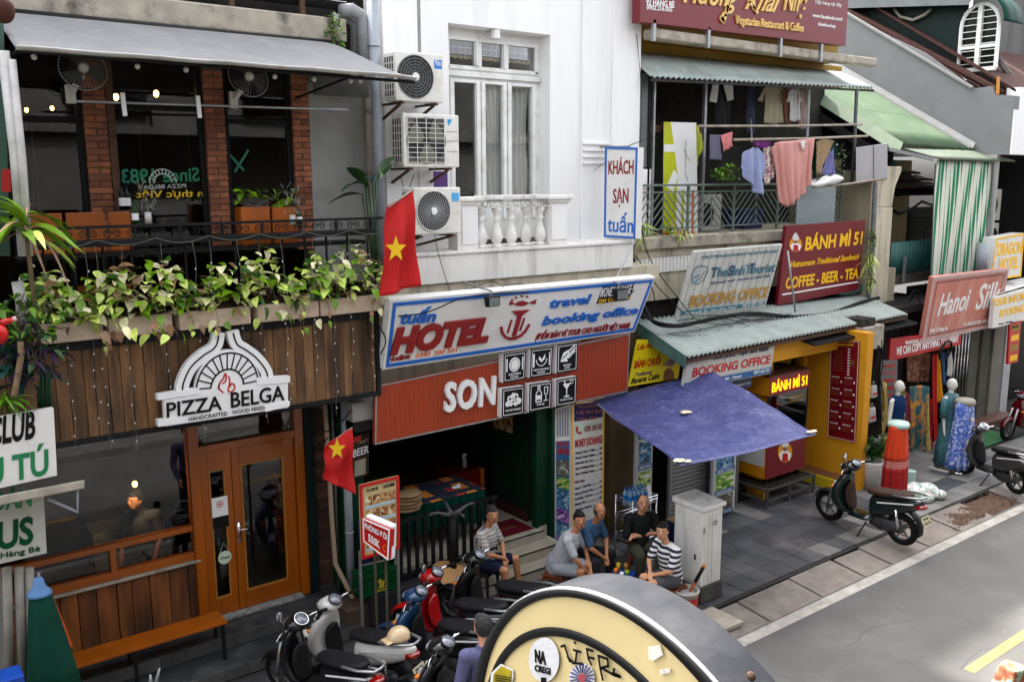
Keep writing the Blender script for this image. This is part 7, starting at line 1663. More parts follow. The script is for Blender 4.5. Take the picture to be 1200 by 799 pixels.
obj('emblem', M().poly([(cx_-.05,9.818,gz0+.07),(cx_-.01,9.818,gz0+.09),(cx_+.04,9.818,gz0+.07),(cx_+.03,9.818,gz0+.13),(cx_+.06,9.818,gz0+.19),(cx_+.01,9.818,gz0+.17),(cx_-.02,9.818,gz0+.22),(cx_-.06,9.818,gz0+.18),(cx_-.03,9.818,gz0+.14)], (0,.004,0)), mat('gold_print', (.5,.4,.08), .5), gc)
text3d('BEER', (cx_-.07,9.816,gz0+.035), (.14,0,0), (0,0,.03), (0,-1,0), mat('gold_print', (.5,.4,.08), .5), gc, lift=0)
rsb = Board('room_sign', [PY(425.5,607,8.95), PY(457,620,8.6), PY(455,656,8.6), PY(426.5,634,8.95)], lred2, .1, 'small red and white light box on two poles reading PHÒNG ĐÔI', 'sign', bev=.012)
rsb.frame(.012, letwhite, 'white_edge'); rsb.rectn(.0,.0,1,.06, lorange, lift=.001); rsb.textn('PHÒNG ĐÔI', .06,.62,.92,.22, letwhite, bold=.03); rsb.textn('550K', .2,.18,.66,.28, letwhite, bold=.05); rsb.textn('C', .78,.2,.9,.22, lorange, bold=.04)
obj('white_case', M().hexa([q_-rsb.n*.035+V((0,0,-.02)) for q_ in (rsb.c[3], rsb.c[2], rsb.c[2]-rsb.n*.1, rsb.c[3]-rsb.n*.1)], [q_-rsb.n*.035+V((0,0,.03)) for q_ in (rsb.c[0], rsb.c[1], rsb.c[1]-rsb.n*.1, rsb.c[0]-rsb.n*.1)]), letwhite, rsb.root, bev=.02)
for a in (.3,.75):
    p = rsb.at(a,0,-.06); obj('pole', M().tube([(p.x,p.y,0),(p.x,p.y,p.z)], .016, 8), mat('brown_pole', (.10,.08,.05), .6), rsb.root)
g1, g2 = PZ(470,705,.02), PZ(455,715,.02)
tpk = mat('red_plastic_sheet', (.30,.04,.05), .35, .15, 4, .3, 12)
def rsf(u, v): a = PZ(415,722,.0)*(1-u)+PZ(500,700,.0)*u; b = PZ(430,700,.0)*(1-u)+PZ(490,680,.0)*u; p = a*(1-v)+b*v; return (p.x, p.y, .05+.05*math.sin(u*9+v*4)+.12*v)
obj('red_plastic_sheet', M().grid(rsf, 24, 10), tpk, None, sm=1, solid=.006, label='red plastic sheet spread on the ground behind the white scooter', cat='plastic sheet')
mp = PZ(468,722,0); obj('plastic_mesh_tray', M().box(mp.x-.35,mp.x+.25,mp.y-.2,mp.y+.2,.01,.10), mat('grey_tray', (.25,.26,.26), .6, .4, 14, .4, 40), None, label='grey plastic tray on the ground behind the white scooter', cat='tray', bev=.01)
# pipes, conduit, flags, poster on the corner
cp = thing('drainpipe', 'large grey drainpipe at the corner between restaurant and hotel', 'pipe', (5.1,10.45,0))
obj('pipe', M().tube([(5.22,10.40,0),(5.22,10.40,3.3)], .055, 14), pvc, cp, sm=1); obj('clip', M().torus((5.22,10.40,1.2), .06, .008, (0,0,1), 16, 5), galv, cp)
obj('conduit', M().tube([(4.98,10.5,3.2),(4.99,10.46,2.4),(5.0,10.45,1.4),(5.01,10.42,.8),(5.16,10.2,.30),(5.24,10.05,.12)], .032, 10), mat('beige_conduit', (.40,.30,.22), .6, .1), None, sm=1, label='beige flexible conduit curving down beside the drainpipe', cat='conduit')
obj('conduit', M().tube([(5.08,10.48,3.2),(5.08,10.48,.2)], .02, 8), mat('dark_conduit', (.12,.12,.12), .6), None, sm=1, label='thin dark conduit between the beige conduit and the drainpipe', cat='conduit')
obj('junction_box', M().box(4.9,5.25,9.9,10.25,.0,.36), mat('rust_brown_box', (.10,.06,.04), .8, .3), None, bev=.01, label='rust brown box on the ground below the conduit', cat='box')
obj('navy_cover', M().grid(lambda u, v: (5.32+.22*u, 10.33+.04*math.sin(u*9), 1.35-1.3*v), 12, 10), mat('navy_canvas', (.02,.025,.09), .8, .2), None, sm=1, solid=.02, label='navy canvas cover leaning at the green hotel pier', cat='cover')
obj('meter_box', M().box(5.2,5.5,10.15,10.35,2.65,3.0), mat('meter_grey', (.4,.4,.38), .5), None, bev=.02, label='pale grey meter box under the fascia beside the drainpipe', cat='box')
ps = Board('beer_poster', [PY(413,512,10.30), PY(433,505,10.30), PY(432,556,10.30), PY(412,562,10.30)], mat('brown_poster', (.06,.04,.025), .5, .2), .02, 'brown craft beer poster with a beer mug behind the small red flag', 'poster')
ps.textn('CRAFT', .3,.78,.95,.07, mat('poster_tan', (.45,.35,.2), .6)); ps.textn('BEER', .05,.52,.97,.17, letwhite, bold=.03); ps.rectn(.15,.05,.8,.42, mat('beer_mug', (.35,.33,.26), .4, .3), name='mug'); ps.rectn(.1,.86,.5,.98, lred2, name='red_tab')
def flag(name, quad, y, lab, star, pole, rot=0):
    t = thing('flag', lab, 'flag', PY(*quad[3], y), group='red flags with a yellow star')
    def f(u, v):
        a = edge([quad[0], quad[1]], u); b = edge([quad[3], quad[2]], u); p = PY(a[0]*(1-v)+b[0]*v, a[1]*(1-v)+b[1]*v, y); return p+V((0,.05*math.sin(u*9+v*2)*(.3+v)+.03*math.sin(v*8+u*3),0))
    obj('cloth', M().grid(f, 24, 24), flagred, t, sm=1, solid=.004)
    cu, cv, r = star; pts = []
    for k in range(10):
        a = math.radians(rot-90+36*k); rr = r if k % 2 == 0 else r*.42; pts.append(PY(cu+rr*math.cos(a)*.8, cv+rr*math.sin(a), y-.075))
    obj('star', M().poly(pts, (0,.003,0)), flagyel, t)
    obj('pole', M().tube([PY(*pole[0], y+.02), PY(*pole[1], y+pole[2])], .012, 6), mat('flag_pole', (.4,.35,.3), .6), t, sm=1)
flag('flag', [(453,243),(484,223),(489,334),(449,348)], 9.45, 'larger red flag hanging in front of the lower air conditioner', (464,292,16), ((484,222),(455,243),.0))
flag('flag', [(381,523),(413,502),(413,577),(382,563)], 9.75, 'smaller red flag on the drainpipe below the fascia', (395,526,13), ((413,501),(381,523),.15))
# ------------------------------------------------------------------ scooters (built along +x, then turned)
def sring(x, hw, z0, z1, k=12, px=2.6, tilt=0):
    zc, hz = (z0+z1)/2, (z1-z0)/2; r = []
    for j in range(k):
        a = 2*math.pi*j/k; c, s = math.cos(a), math.sin(a)
        r.append(V((x+tilt*s*hz, hw*math.copysign(abs(c)**(2/px), c), zc+hz*math.copysign(abs(s)**(2/px), s))))
    return r
def zring(z, x0, x1, hw, k=14, px=2.5):
    xc, hx = (x0+x1)/2, (x1-x0)/2; r = []
    for j in range(k):
        a = 2*math.pi*j/k; c, s = math.cos(a), math.sin(a)
        r.append(V((xc+hx*math.copysign(abs(c)**(2/px), c), hw*math.copysign(abs(s)**(2/px), s), z)))
    return r
def plate_(t, x, z, ang=-.35, l1='29-B1', l2='510.76'):
    m = M(); n = V((math.cos(math.pi+ang)*1,0,math.sin(.6))).normalized(); n = V((-math.cos(.45),0,math.sin(.45)))
    up = V((math.sin(.45),0,math.cos(.45))); r = V((0,-1,0)); c = V((x,0,z)); h_ = .07; w_ = .095
    m.poly([c-r*w_-up*h_, c+r*w_-up*h_, c+r*w_+up*h_, c-r*w_+up*h_], -n*.004); obj('number_plate', m, mat('plate_cream', (.6,.56,.38), .5, .05), t)
    text3d(l1, c-r*.07+up*.012+n*.001, r*.14, up*.04, n, blk, t, lift=0, depth=.002, bold=.03); text3d(l2, c-r*.08-up*.055+n*.001, r*.16, up*.045, n, blk, t, lift=0, depth=.002, bold=.03)
def scooter(lab, x, y, deg, body, body2=None, seat=seatm, front=None, style='sport', mirror=1, scale=1, helmet=None, plate=True, kind='scooter', steer=0, lean=.08):
    body2 = body2 or body; front = front or body
    t = thing('motor_scooter', lab, kind, (x,y,0), math.radians(deg), group='parked scooters', local=True); t.scale = (scale,)*3
    t.rotation_euler = (-lean, 0, math.radians(deg)); t.rotation_mode = 'XYZ'
    for wx in (.62,-.62):
        w_ = obj('wheel', M().torus((wx,0,.255), .205, .05, (0,1,0), 28, 10, .95), tyre, t, sm=1)
        m = M().torus((wx,0,.255), .165, .014, (0,1,0), 28, 6, 2.2)
        for k in range(5):
            a = 2*math.pi*k/5; m.beam((wx+.03*math.cos(a),0,.255+.03*math.sin(a)), (wx+.16*math.cos(a+.15),0,.255+.16*math.sin(a+.15)), .022, .028, (0,1,0))
        m.lathe([(0,-.035),(.05,-.035),(.05,.035),(0,.035)], (wx,0,.255), 14, (0,1,0)); obj('rim', m, mat('alloy_grey', (.22,.22,.22), .35, .1, metal=.6), w_)
    for s in (-1,1): obj('fork', M().tube([(.62,s*.075,.26),(.47,s*.06,.72)], [.022,.028], 8), galv, t, sm=1)
    fr_ = .275
    obj('front_fender', M().grid(lambda u, v: (.62+fr_*math.cos(math.radians(15+150*u)), (v-.5)*.15*(1-.35*abs(u-.5)), .27+fr_*math.sin(math.radians(15+150*u))-.035*(2*v-1)**2), 14, 6), front, t, sm=1, solid=.008)
    # leg shield and cowl
    if style == 'round':
        rg = [zring(.26,.16,.32,.10), zring(.34,.22,.40,.17), zring(.5,.30,.43,.20), zring(.68,.31,.43,.19), zring(.84,.27,.39,.13), zring(.95,.22,.34,.08)]
    else:
        rg = [zring(.26,.18,.34,.12), zring(.36,.26,.46,.20), zring(.50,.30,.50,.25), zring(.66,.29,.47,.27), zring(.80,.25,.40,.20), zring(.93,.18,.33,.08)]
    obj('leg_shield', M().loft(rg), front, t, sm=1, subs=1)
    obj('inner_shield', M().loft([zring(.30,.14,.22,.10), zring(.55,.225,.31,.15), zring(.78,.19,.27,.08)]), plasb if body2 is body else body2, t, sm=1, subs=1)
    for s in (-1,1): obj('indicator', M().ell((.475 if style != 'round' else .39, s*.13, .66), (.035,.045,.025), 10, 6), mat('amber_lens', (.7,.22,.02), .2), t, sm=1)
    # headset
    hd = obj('headset', M().loft([sring(.10,.07,.97,1.03), sring(.17,.13,.95,1.09), sring(.26,.15,.93,1.10), sring(.34,.12,.92,1.06), sring(.39,.05,.94,1.02)]), front, t, sm=1, subs=1)
    obj('dial', M().lathe([(0,0),(.075,0),(.07,.012),(0,.022)], (.15,0,1.085), 18, (-.55,0,.85)), disp, t, sm=1)
    obj('dial_ring', M().torus((.15,0,1.087), .078, .008, (-.55,0,.85), 20, 6), chrome if style == 'round' else plasb, t, sm=1)
    obj('headlight', M().ell((.375,0,.99), (.03,.085,.04), 14, 8), disp, t, sm=1)
    for s in (-1,1):
        obj('handlebar', M().tube([(.20,s*.12,1.03),(.17,s*.22,1.04),(.12,s*.33,1.03)], .012, 8), chrome, t, sm=1)
        obj('grip', M().tube([(.155,s*.235,1.038),(.115,s*.345,1.03)], .019, 10), tyre, t, sm=1)
        obj('brake_lever', M().tube([(.21,s*.20,1.03),(.205,s*.27,1.01),(.17,s*.35,.99)], .007, 6), chrome, t, sm=1)
        if mirror > 0 and (mirror == 2 or s == 1):
            obj('mirror_stalk', M().tube([(.19,s*.19,1.05),(.17,s*.24,1.16),(.16,s*.28,1.22)], .006, 6), chrome, t, sm=1)
            obj('mirror', M().ell((.155,s*.29,1.265), (.012,.05,.06), 14, 8), plasb, t, sm=1)
            obj('mirror_glass', M().ell((.146,s*.29,1.265), (.007,.043,.052), 14, 8), mat('mirror_glass', (.6,.62,.64), .08, 0, 4, 0, metal=.9), t, sm=1)
    obj('floorboard', M().loft([sring(-.20,.12,.26,.33), sring(-.05,.15,.24,.31), sring(.20,.14,.24,.31)]), plasb if body2 is body else body, t, sm=1)
    # rear body and seat
    rb = [sring(-.10,.10,.28,.66), sring(-.22,.13,.34,.72), sring(-.45,.145,.42,.74), sring(-.68,.13,.52,.77), sring(-.88,.08,.62,.80), sring(-.97,.03,.70,.79)]
    if style == 'round': rb = [sring(-.10,.11,.28,.66), sring(-.25,.15,.32,.70), sring(-.5,.17,.38,.72), sring(-.75,.15,.45,.73), sring(-.88,.09,.52,.70), sring(-.92,.04,.56,.66)]
    obj('rear_body', M().loft(rb), body, t, sm=1, subs=1)
    obj('seat', M().loft([sring(-.06,.05,.68,.74), sring(-.12,.11,.67,.78), sring(-.30,.135,.68,.80), sring(-.48,.13,.71,.82), sring(-.68,.115,.75,.86), sring(-.80,.07,.78,.85)]), seat, t, sm=1, subs=1)
    gm = obj('grab_rail', M().tube([(-.55,.13,.80),(-.78,.135,.83),(-.97,.08,.85),(-.99,0,.855),(-.97,-.08,.85),(-.78,-.135,.83),(-.55,-.13,.80)], .016, 8), galv, t, sm=1)
    obj('tail_light', M().loft([sring(-.88,.10,.64,.73), sring(-.97,.07,.66,.73), sring(-1.0,.02,.68,.72)]), mat('red_lens', (.35,.01,.015), .15, coat=1), t, sm=1)
    obj('rear_fender', M().grid(lambda u, v: (-.62-.30*math.cos(math.radians(70-85*u)), (v-.5)*.13, .30+.30*math.sin(math.radians(70-85*u))), 8, 3), plasb, t, sm=1, solid=.008)
    if plate: plate_(t, -1.0, .50)
    obj('engine', M().loft([sring(-.12,.06,.18,.34), sring(-.3,.10,.14,.36), sring(-.55,.07,.18,.36), sring(-.66,.04,.2,.32)]), engm, t, sm=1)
    obj('exhaust', M().tube([(-.35,-.13,.20),(-.5,-.15,.22),(-.85,-.16,.34)], [.03,.05,.048], 12), mat('exhaust_steel', (.45,.44,.43), .25, .15, metal=.9), t, sm=1)
    obj('heat_shield', M().beam((-.52,-.205,.27), (-.80,-.21,.37), .012, .06), plasb, t, bev=.004)
    obj('shock_absorber', M().tube([(-.62,.10,.28),(-.58,.11,.58)], .028, 8), chrome, t, sm=1)
    obj('side_stand', M().tube([(-.10,.10,.24),(-.04,.24,.02)], .012, 6).box(-.07,-.01,.22,.27,.0,.02), plasb, t)
    obj('side_strip', M().beam((-.30,.148,.62), (-.85,.10,.73), .006, .02).beam((-.30,-.148,.62), (-.85,-.10,.73), .006, .02), letwhite if body is not letwhite else galv, t)
    if helmet:
        pass
    return t
pb = lambda n_, c_, co=.8, r=.3: mat(n_, c_, r, .06, 4, .03, 60, coat=co)
p_black = pb('paint_black', (.012,.012,.014)); p_white = pb('paint_white', (.62,.61,.58)); p_blue = pb('paint_blue', (.015,.07,.19)); p_red = pb('paint_red', (.55,.012,.02)); p_grey = pb('paint_grey', (.055,.053,.055)); p_maroon = pb('paint_maroon', (.12,.006,.012)); p_dkgreen = pb('paint_dark_teal', (.01,.022,.022))
brn = mat('brown_vinyl', (.075,.045,.035), .55, .15, 10, .2, 120)
def place(px, pyv, z):
    p = PZ(px, pyv, z); return p.x, p.y
def by_points(hu, hv, hz, ang, dx=.15):   # local point (dx,0,hz) shall be seen at photo pixel (hu,hv)
    p = PZ(hu, hv, hz); a = math.radians(ang); return p.x-dx*math.cos(a), p.y-dx*math.sin(a)
x, y = by_points(362, 722, 1.06, 108); scooter('black scooter with a round instrument dial, leftmost of the parked row', x, y, 108, p_black, style='round', lean=.10)
x, y = by_points(399, 700, 1.06, 112); scooter('white scooter with a black seat and a cream helmet on it', x, y, 112, p_white, plasb, front=p_white, mirror=0)
h_ = PZ(467, 742, .90); hm = thing('helmet', 'cream half helmet resting on the seat of the white scooter', 'helmet', (h_.x,h_.y,.84))
obj('shell', M().grid(lambda u, v: (h_.x+.135*math.cos(2*math.pi*u)*math.cos(v*1.5), h_.y+.115*math.sin(2*math.pi*u)*math.cos(v*1.5), .85+.13*math.sin(v*1.5)), 24, 8), mat('helmet_cream', (.60,.46,.30), .25, .03, 4, 0, coat=.6), hm, sm=1, solid=.012)
obj('peak', M().grid(lambda u, v: (h_.x-.10-.09*v, h_.y-.08+.16*u, .865-.015*v+.012*math.sin(math.pi*u)), 8, 3), mat('helmet_cream', (.6,.46,.3)), hm, sm=1, solid=.008); obj('ear_pad', M().ell((h_.x+.10,h_.y-.06,.85), (.035,.03,.05), 10, 6), seatm, hm, sm=1)
x, y = by_points(499, 690, 1.06, 114); scooter('dark blue scooter with a blue dash, third of the parked row', x, y, 114, p_black, front=p_blue, mirror=0)
x, y = by_points(517, 668, 1.06, 116); scooter('bright red and black scooter between the blue and the black ones', x, y, 116, p_black, p_red, front=p_red, mirror=1)
x, y = by_points(567, 648, 1.06, 112); scooter('black scooter with a silver dash, farthest of the row beside the checked shirt man', x, y, 112, p_black, front=p_black, mirror=0)
x, y = by_points(490, 752, .9, 112); scooter('dark grey scooter at the bottom of the row behind the man in the violet shirt', PZ(545,780,.8).x, PZ(545,780,.8).y, 114, p_black, front=p_black, mirror=0, plate=False)
f0, r0_ = PZ(967,607,0), PZ(1062,640,0); a = math.degrees(math.atan2(f0.y-r0_.y, f0.x-r0_.x)); c = (f0+r0_)/2
scooter('black scooter with a brown seat standing across the kerb on the dark paving', c.x, c.y, a, p_dkgreen, brn, seat=brn, front=p_dkgreen, mirror=1, scale=1.08)
f0, r0_ = PZ(1133,553,0), PZ(1188,580,0); a = math.degrees(math.atan2(f0.y-r0_.y, f0.x-r0_.x)); c = (f0+r0_)/2
scooter('grey and black round scooter beside the blue skirt at the right edge', c.x, c.y, a+8, p_grey, p_grey, front=p_grey, style='round', mirror=1, scale=1.02)
f0 = PZ(1178,515,.0); scooter('dark red scooter cut off by the right edge of the picture', f0.x+.62, f0.y-.1, 172, p_maroon, plasb, front=p_maroon, style='round', mirror=1)
# ------------------------------------------------------------------ people: one continuous body each, clothes over it
def person(lab, x, y, deg, J, shirt, pants, sk=skin, hair=hairb, sleeve=.75, plong=False, shoes=None, face=(1,0), hairk='short', collar=True, shirt_len=0):
    """J: local joints (facing +x): p pelvis, c chest, n neck, h head, s/e/w shoulder-elbow-wrist L,R, hp/k/a hip-knee-ankle L,R"""
    t = thing('person', lab, 'person', (x,y,0), math.radians(deg), local=True)
    g = {k: (V(v) if not isinstance(v, list) else [V(q) for q in v]) for k, v in J.items()}
    caps = [(g['p'],.125,g['c'],.13),(g['c'],.12,g['n'],.055),(g['n'],.052,g['n']*.45+g['h']*.55,.05)]
    fd = V((face[0],face[1],.06)).normalized(); sd2 = V((-fd.y,fd.x,0)).normalized(); upv = fd.cross(sd2)*1; upv = upv if upv.z > 0 else -upv
    R = Matrix((fd, sd2, upv)).transposed()
    h = g['h']; ells = [(h,(.098,.077,.118),R), (h+fd*.035-upv*.055,(.062,.058,.062),R), (h+fd*.103-upv*.012,(.019,.014,.026),R)]
    ells += [(h+sd2*s*.077-upv*.01-fd*.01,(.022,.012,.032),R) for s in (-1,1)]
    for i in (0,1):
        S_, E_, W_, HP, K, A_ = g['s'][i], g['e'][i], g['w'][i], g['hp'][i], g['k'][i], g['a'][i]
        caps += [(g['c']+V((0,0,.06)),.075,S_,.058),(S_,.05,E_,.038),(E_,.037,W_,.026),(g['p'],.11,HP,.092),(HP,.088,K,.058),(K,.056,(K*.6+A_*.4),.052),(K*.6+A_*.4,.05,A_,.034)]
        fdir = V((1,0,0)) if 'fd' not in J else g['fd']; caps += [(A_-V((0,0,.03)),.036,A_+fdir*.13-V((0,0,.045)),.028)]
        # hand: palm, thumb and four unequal bent fingers
        hd_ = (W_-E_).normalized(); side = hd_.cross(V((0,0,1))).normalized() if abs(hd_.z) < .95 else V((0,1,0)); dn = side.cross(hd_)*(1 if i else 1)
        pc = W_+hd_*.05; caps.append((W_,.025,pc+hd_*.02,.028))
        for q, L_ in enumerate((.062,.072,.068,.054)):
            b = pc+hd_*.03+side*(q-1.5)*.019; k1 = b+hd_*L_*.5-V((0,0,.008)); caps += [(b,.0105,k1,.0095),(k1,.0095,k1+hd_*L_*.38-V((0,0,.028)),.008)]
        tb0 = pc-hd_*.02+side*.028*(1 if i else -1); caps.append((tb0,.012,tb0+side*.03*(1 if i else -1)+hd_*.04,.010))
    blob('body', caps, sk, t, .0105, 2, ells=ells)
    # shirt
    sc = [(g['p']+V((0,0,-.02-shirt_len)),.148,g['c'],.152),(g['c'],.145,g['n']-V((0,0,.05)),.075)]
    for i in (0,1):
        S_, E_, W_ = g['s'][i], g['e'][i], g['w'][i]; sc += [(g['c']+V((0,0,.06)),.10,S_,.075)]
        if sleeve <= 1: sc.append((S_,.07,S_*(1-sleeve)+E_*sleeve,.062))
        else: sc += [(S_,.07,E_,.056),(E_,.056,W_,.042)]
    so_ = blob('shirt', sc, shirt, t, .0125, 3)
    if collar: obj('collar', M().torus(g['n']-V((-.005,0,.025)), .066, .016, (.25,0,1), 20, 6), shirt, t, sm=1)
    pc = [(g['p'],.145,g['p']+V((0,0,.04)),.14)]
    for i in (0,1):
        HP, K, A_ = g['hp'][i], g['k'][i], g['a'][i]
        if plong: pc += [(g['p'],.12,HP,.108),(HP,.105,K,.078),(K,.078,A_+V((0,0,.03)),.058)]
        else: pc += [(g['p'],.12,HP,.108),(HP,.105,HP*.28+K*.72,.088)]
    blob('trousers' if plong else 'shorts', pc, pants, t, .0125, 3)
    for i in (0,1):
        A_ = g['a'][i]; fdir = V((1,0,0)) if 'fd' not in J else g['fd']
        if shoes: blob('sandal', [(A_-V((.03,0,.055)),.04,A_+fdir*.14-V((0,0,.06)),.036)], shoes, t, .012, 2)
    # head details
    for s in (-1,1):
        e = h+fd*.086+sd2*s*.031+upv*.012; obj('eye', M().ell(e, (.010,.013,.007), 8, 6, R), eyew, t, sm=1); obj('pupil', M().ell(e+fd*.006, (.006,.006,.006), 8, 5, R), blk, t, sm=1)
        obj('eyebrow', M().ell(h+fd*.090+sd2*s*.032+upv*.032, (.008,.02,.004), 8, 5, R), hair, t, sm=1)
    obj('mouth', M().ell(h+fd*.093-upv*.058, (.010,.024,.007), 10, 6, R), mouthm, t, sm=1)
    if hairk == 'short': blob('hair', [], hair, t, .009, 1, ells=[(h-fd*.030+upv*.022,(.097,.089,.113),R),(h+fd*.035+upv*.080,(.055,.062,.034),R)])
    elif hairk == 'bald': obj('hair', M().torus(h-fd*.01+upv*.0, .082, .012, R @ V((0.25,0,1)), 22, 6, 3.2), hairg, t, sm=1)
    elif hairk == 'thin': blob('hair', [], hair, t, .009, 1, ells=[(h-fd*.036+upv*.014,(.090,.087,.104),R)])
    return t
def seated(hh=.42, lean=.12, knee=((.42,-.16),(.42,.16)), ank=((.42,-.17),(.42,.17)), hands=((.40,-.05),(.42,.03)), hz=(.60,.60), head=(.02,0), sh=.19, kz=.50, tors=.50, elb=.22):
    z = hh+.10; L = lean
    return dict(p=(0,0,z), c=(L*.75,0,z+tors*.72), n=(L+.01,0,z+tors), h=(L+.06+head[0],head[1],z+tors+.19),
        s=[(L*.85,-sh,z+tors-.06),(L*.85,sh,z+tors-.06)], e=[((L+hands[0][0])*.45,-elb,z+tors-.30),((L+hands[1][0])*.45,elb,z+tors-.30)],
        w=[(hands[0][0]-.05,hands[0][1]*1.2-.03,hz[0]),(hands[1][0]-.05,hands[1][1]*1.2+.03,hz[1])],
        hp=[(.06,-.09,z-.02),(.06,.09,z-.02)], k=[(knee[0][0],knee[0][1],kz),(knee[1][0],knee[1][1],kz)], a=[(ank[0][0],ank[0][1],.085),(ank[1][0],ank[1][1],.085)])
def at_head(u, v, z, deg, off): p = PZ(u, v, z); a = math.radians(deg); return p.x-off*math.cos(a), p.y-off*math.sin(a)
sandal = mat('sandal_dark', (.04,.03,.025), .7)
chk = check_mat('checked_shirt', [('D',.045,.35,(.03,.04,.10),.85),('Z',.05,.35,(.03,.04,.10),.8),('D',.045,.12,(.5,.36,.2),.7),('Z',.1,.10,(.45,.33,.2),.7)], (.52,.50,.46))
J1 = seated(.44, .06, knee=((.42,-.20),(.38,.24)), ank=((.46,-.22),(.42,.28)), hands=((.34,-.03),(.34,.02)), hz=(.66,.64), kz=.54)
x, y = at_head(577, 603, 1.23, -62, .14); person('seated man in a checked shirt and navy shorts with hands folded by the steps', x, y, -62, J1, chk, mat('navy_shorts', (.012,.018,.045), .85), skin2, hairg, shoes=sandal, face=(.67,-.74))
stool(x, y, .42, mat('stool_dark', (.04,.03,.03), .6), 'dark stool under the man in the checked shirt', .4)
J2 = seated(.36, .26, knee=((.40,-.14),(.44,.12)), ank=((.40,-.12),(.44,.12)), hands=((.52,-.02),(.54,.02)), hz=(.42,.40), kz=.46)
x, y = at_head(681, 611, 1.13, -58, .36); person('seated man in a light grey T-shirt with black hair leaning over his knees', x, y, -58, J2, mat('heather_grey', (.42,.43,.46), .9, .06, 20, .9, 15), mat('grey_shorts', (.34,.36,.40), .9), skin2, hairb, shoes=sandal, face=(.5,-.86), collar=False, shirt_len=.03)
stool(x, y, .34, swd, 'red brown wooden stool under the man in the grey T-shirt', .5)
J3 = seated(.38, .30, knee=((.42,-.20),(.44,.20)), ank=((.42,-.2),(.44,.22)), hands=((.52,-.02),(.52,.02)), hz=(.52,.52), kz=.48)
x, y = at_head(703, 600, 1.15, -72, .38); person('seated bald man in a blue shirt with clasped hands behind the grey T-shirt man', x, y, -72, J3, mat('denim_blue_shirt', (.05,.12,.23), .85, .08, 10, .9, 15), mat('charcoal_trousers', (.035,.037,.045), .9), skin2, hairg, plong=True, shoes=sandal, face=(.73,-.68), hairk='bald')
stool(x, y, .36, swd, 'wooden stool under the man in the blue shirt', .2)
J4 = seated(.40, .05, knee=((.42,-.16),(.42,.16)), ank=((.34,-.12),(.36,.14)), hands=((.20,.10),(.20,-.10)), hz=(.72,.70), kz=.52, elb=.25)
x, y = at_head(754, 589, 1.19, -112, .13); person('seated balding man in a black shirt with folded arms beside the trolley', x, y, -112, J4, mat('black_shirt', (.018,.020,.020), .85, .1, 10, .9, 15), mat('olive_trousers', (.06,.065,.035), .9), skin, hairg, sleeve=.95, plong=True, shoes=sandal, face=(.95,-.31), hairk='thin')
stool(x, y, .38, swd, 'wooden stool under the man in the black shirt', .8)
strp = check_mat('striped_polo', [('Z',.07,.52,(.012,.014,.035),1)], (.68,.68,.68))
J5 = seated(.36, .12, knee=((.42,-.10),(.46,.12)), ank=((.44,-.10),(.50,.12)), hands=((.40,-.02),(.38,.02)), hz=(.60,.58), kz=.50)
x, y = at_head(776, 622, 1.15, 172, .20); person('seated man in a black and white striped polo shirt in front of the cabinet', x, y, 172, J5, strp, mat('grey_shorts_dark', (.09,.09,.10), .9), skin, hairb, shoes=sandal, face=(.75,.65))
stool(x, y, .34, swd, 'wooden stool under the man in the striped polo shirt', .1)
ST = dict(p=(0,0,.95), c=(.02,0,1.27), n=(.03,0,1.46), h=(.06,0,1.63), s=[(.01,-.20,1.40),(.01,.20,1.40)], e=[(.02,-.27,1.12),(.02,.27,1.12)], w=[(.14,-.25,.90),(.14,.25,.90)], hp=[(0,-.09,.88),(0,.09,.88)], k=[(.03,-.10,.50),(.0,.10,.50)], a=[(-.02,-.11,.09),(.0,.11,.09)])
x, y = at_head(566, 744, 1.54, 82, .05); person('man in a violet blue shirt seen from behind at the bottom of the picture', x, y, 82, ST, mat('violet_shirt', (.13,.13,.25), .9, .08, 10, .9, 15), mat('dark_trousers', (.03,.03,.035), .9), skin, hairg, sleeve=2, plong=True, shoes=sandal)
WK = dict(ST); WK['k'] = [(.14,-.09,.52),(-.08,.09,.50)]; WK['a'] = [(.22,-.09,.12),(-.22,.09,.12)]; WK['h'] = (.12,0,1.60)
p_ = PY(163, 545, 11.3); pi = person('man in black clothes walking inside behind the shop window', p_.x, 11.3, 215, WK, mat('dark_grey_shirt', (.08,.085,.10), .9), mat('black_trousers', (.05,.05,.055), .9), skin2, hairb, sleeve=.8, plong=True, shoes=sandal); pi.location.z = .345  # figure set indoors in place of a walker mirrored in the glass
c_ = PY(158, 567, 10.98); lb = thing('pendant_lamp', 'lit warm bulb hanging behind the shop window before the walking man', 'lamp', c_); obj('bulb', M().ell(c_, (.03,.03,.04), 12, 8), lamp_m, lb, sm=1); obj('cord', M().tube([c_+V((0,0,.03)), (c_.x,c_.y,3.1)], .004, 5), cable, lb)
pl = bpy.data.lights.new('bulb_light', 'POINT'); pl.energy = 9; pl.color = (1,.62,.3); pl.shadow_soft_size = .04; po = bpy.data.objects.new('bulb_light', pl); COL.objects.link(po); po.parent = lb; po.location = (0,.02,-.02)
bs_ = thing('stacked_boxes', 'pile of white boxes behind the shop window', 'boxes', (2.5,12.2,.35))
for k in range(9): obj('box', M().box(2.42,2.92,12.0,12.5,.36+.11*k,.455+.11*k), mat('dull_box', (.32,.31,.29), .7), bs_, bev=.006)
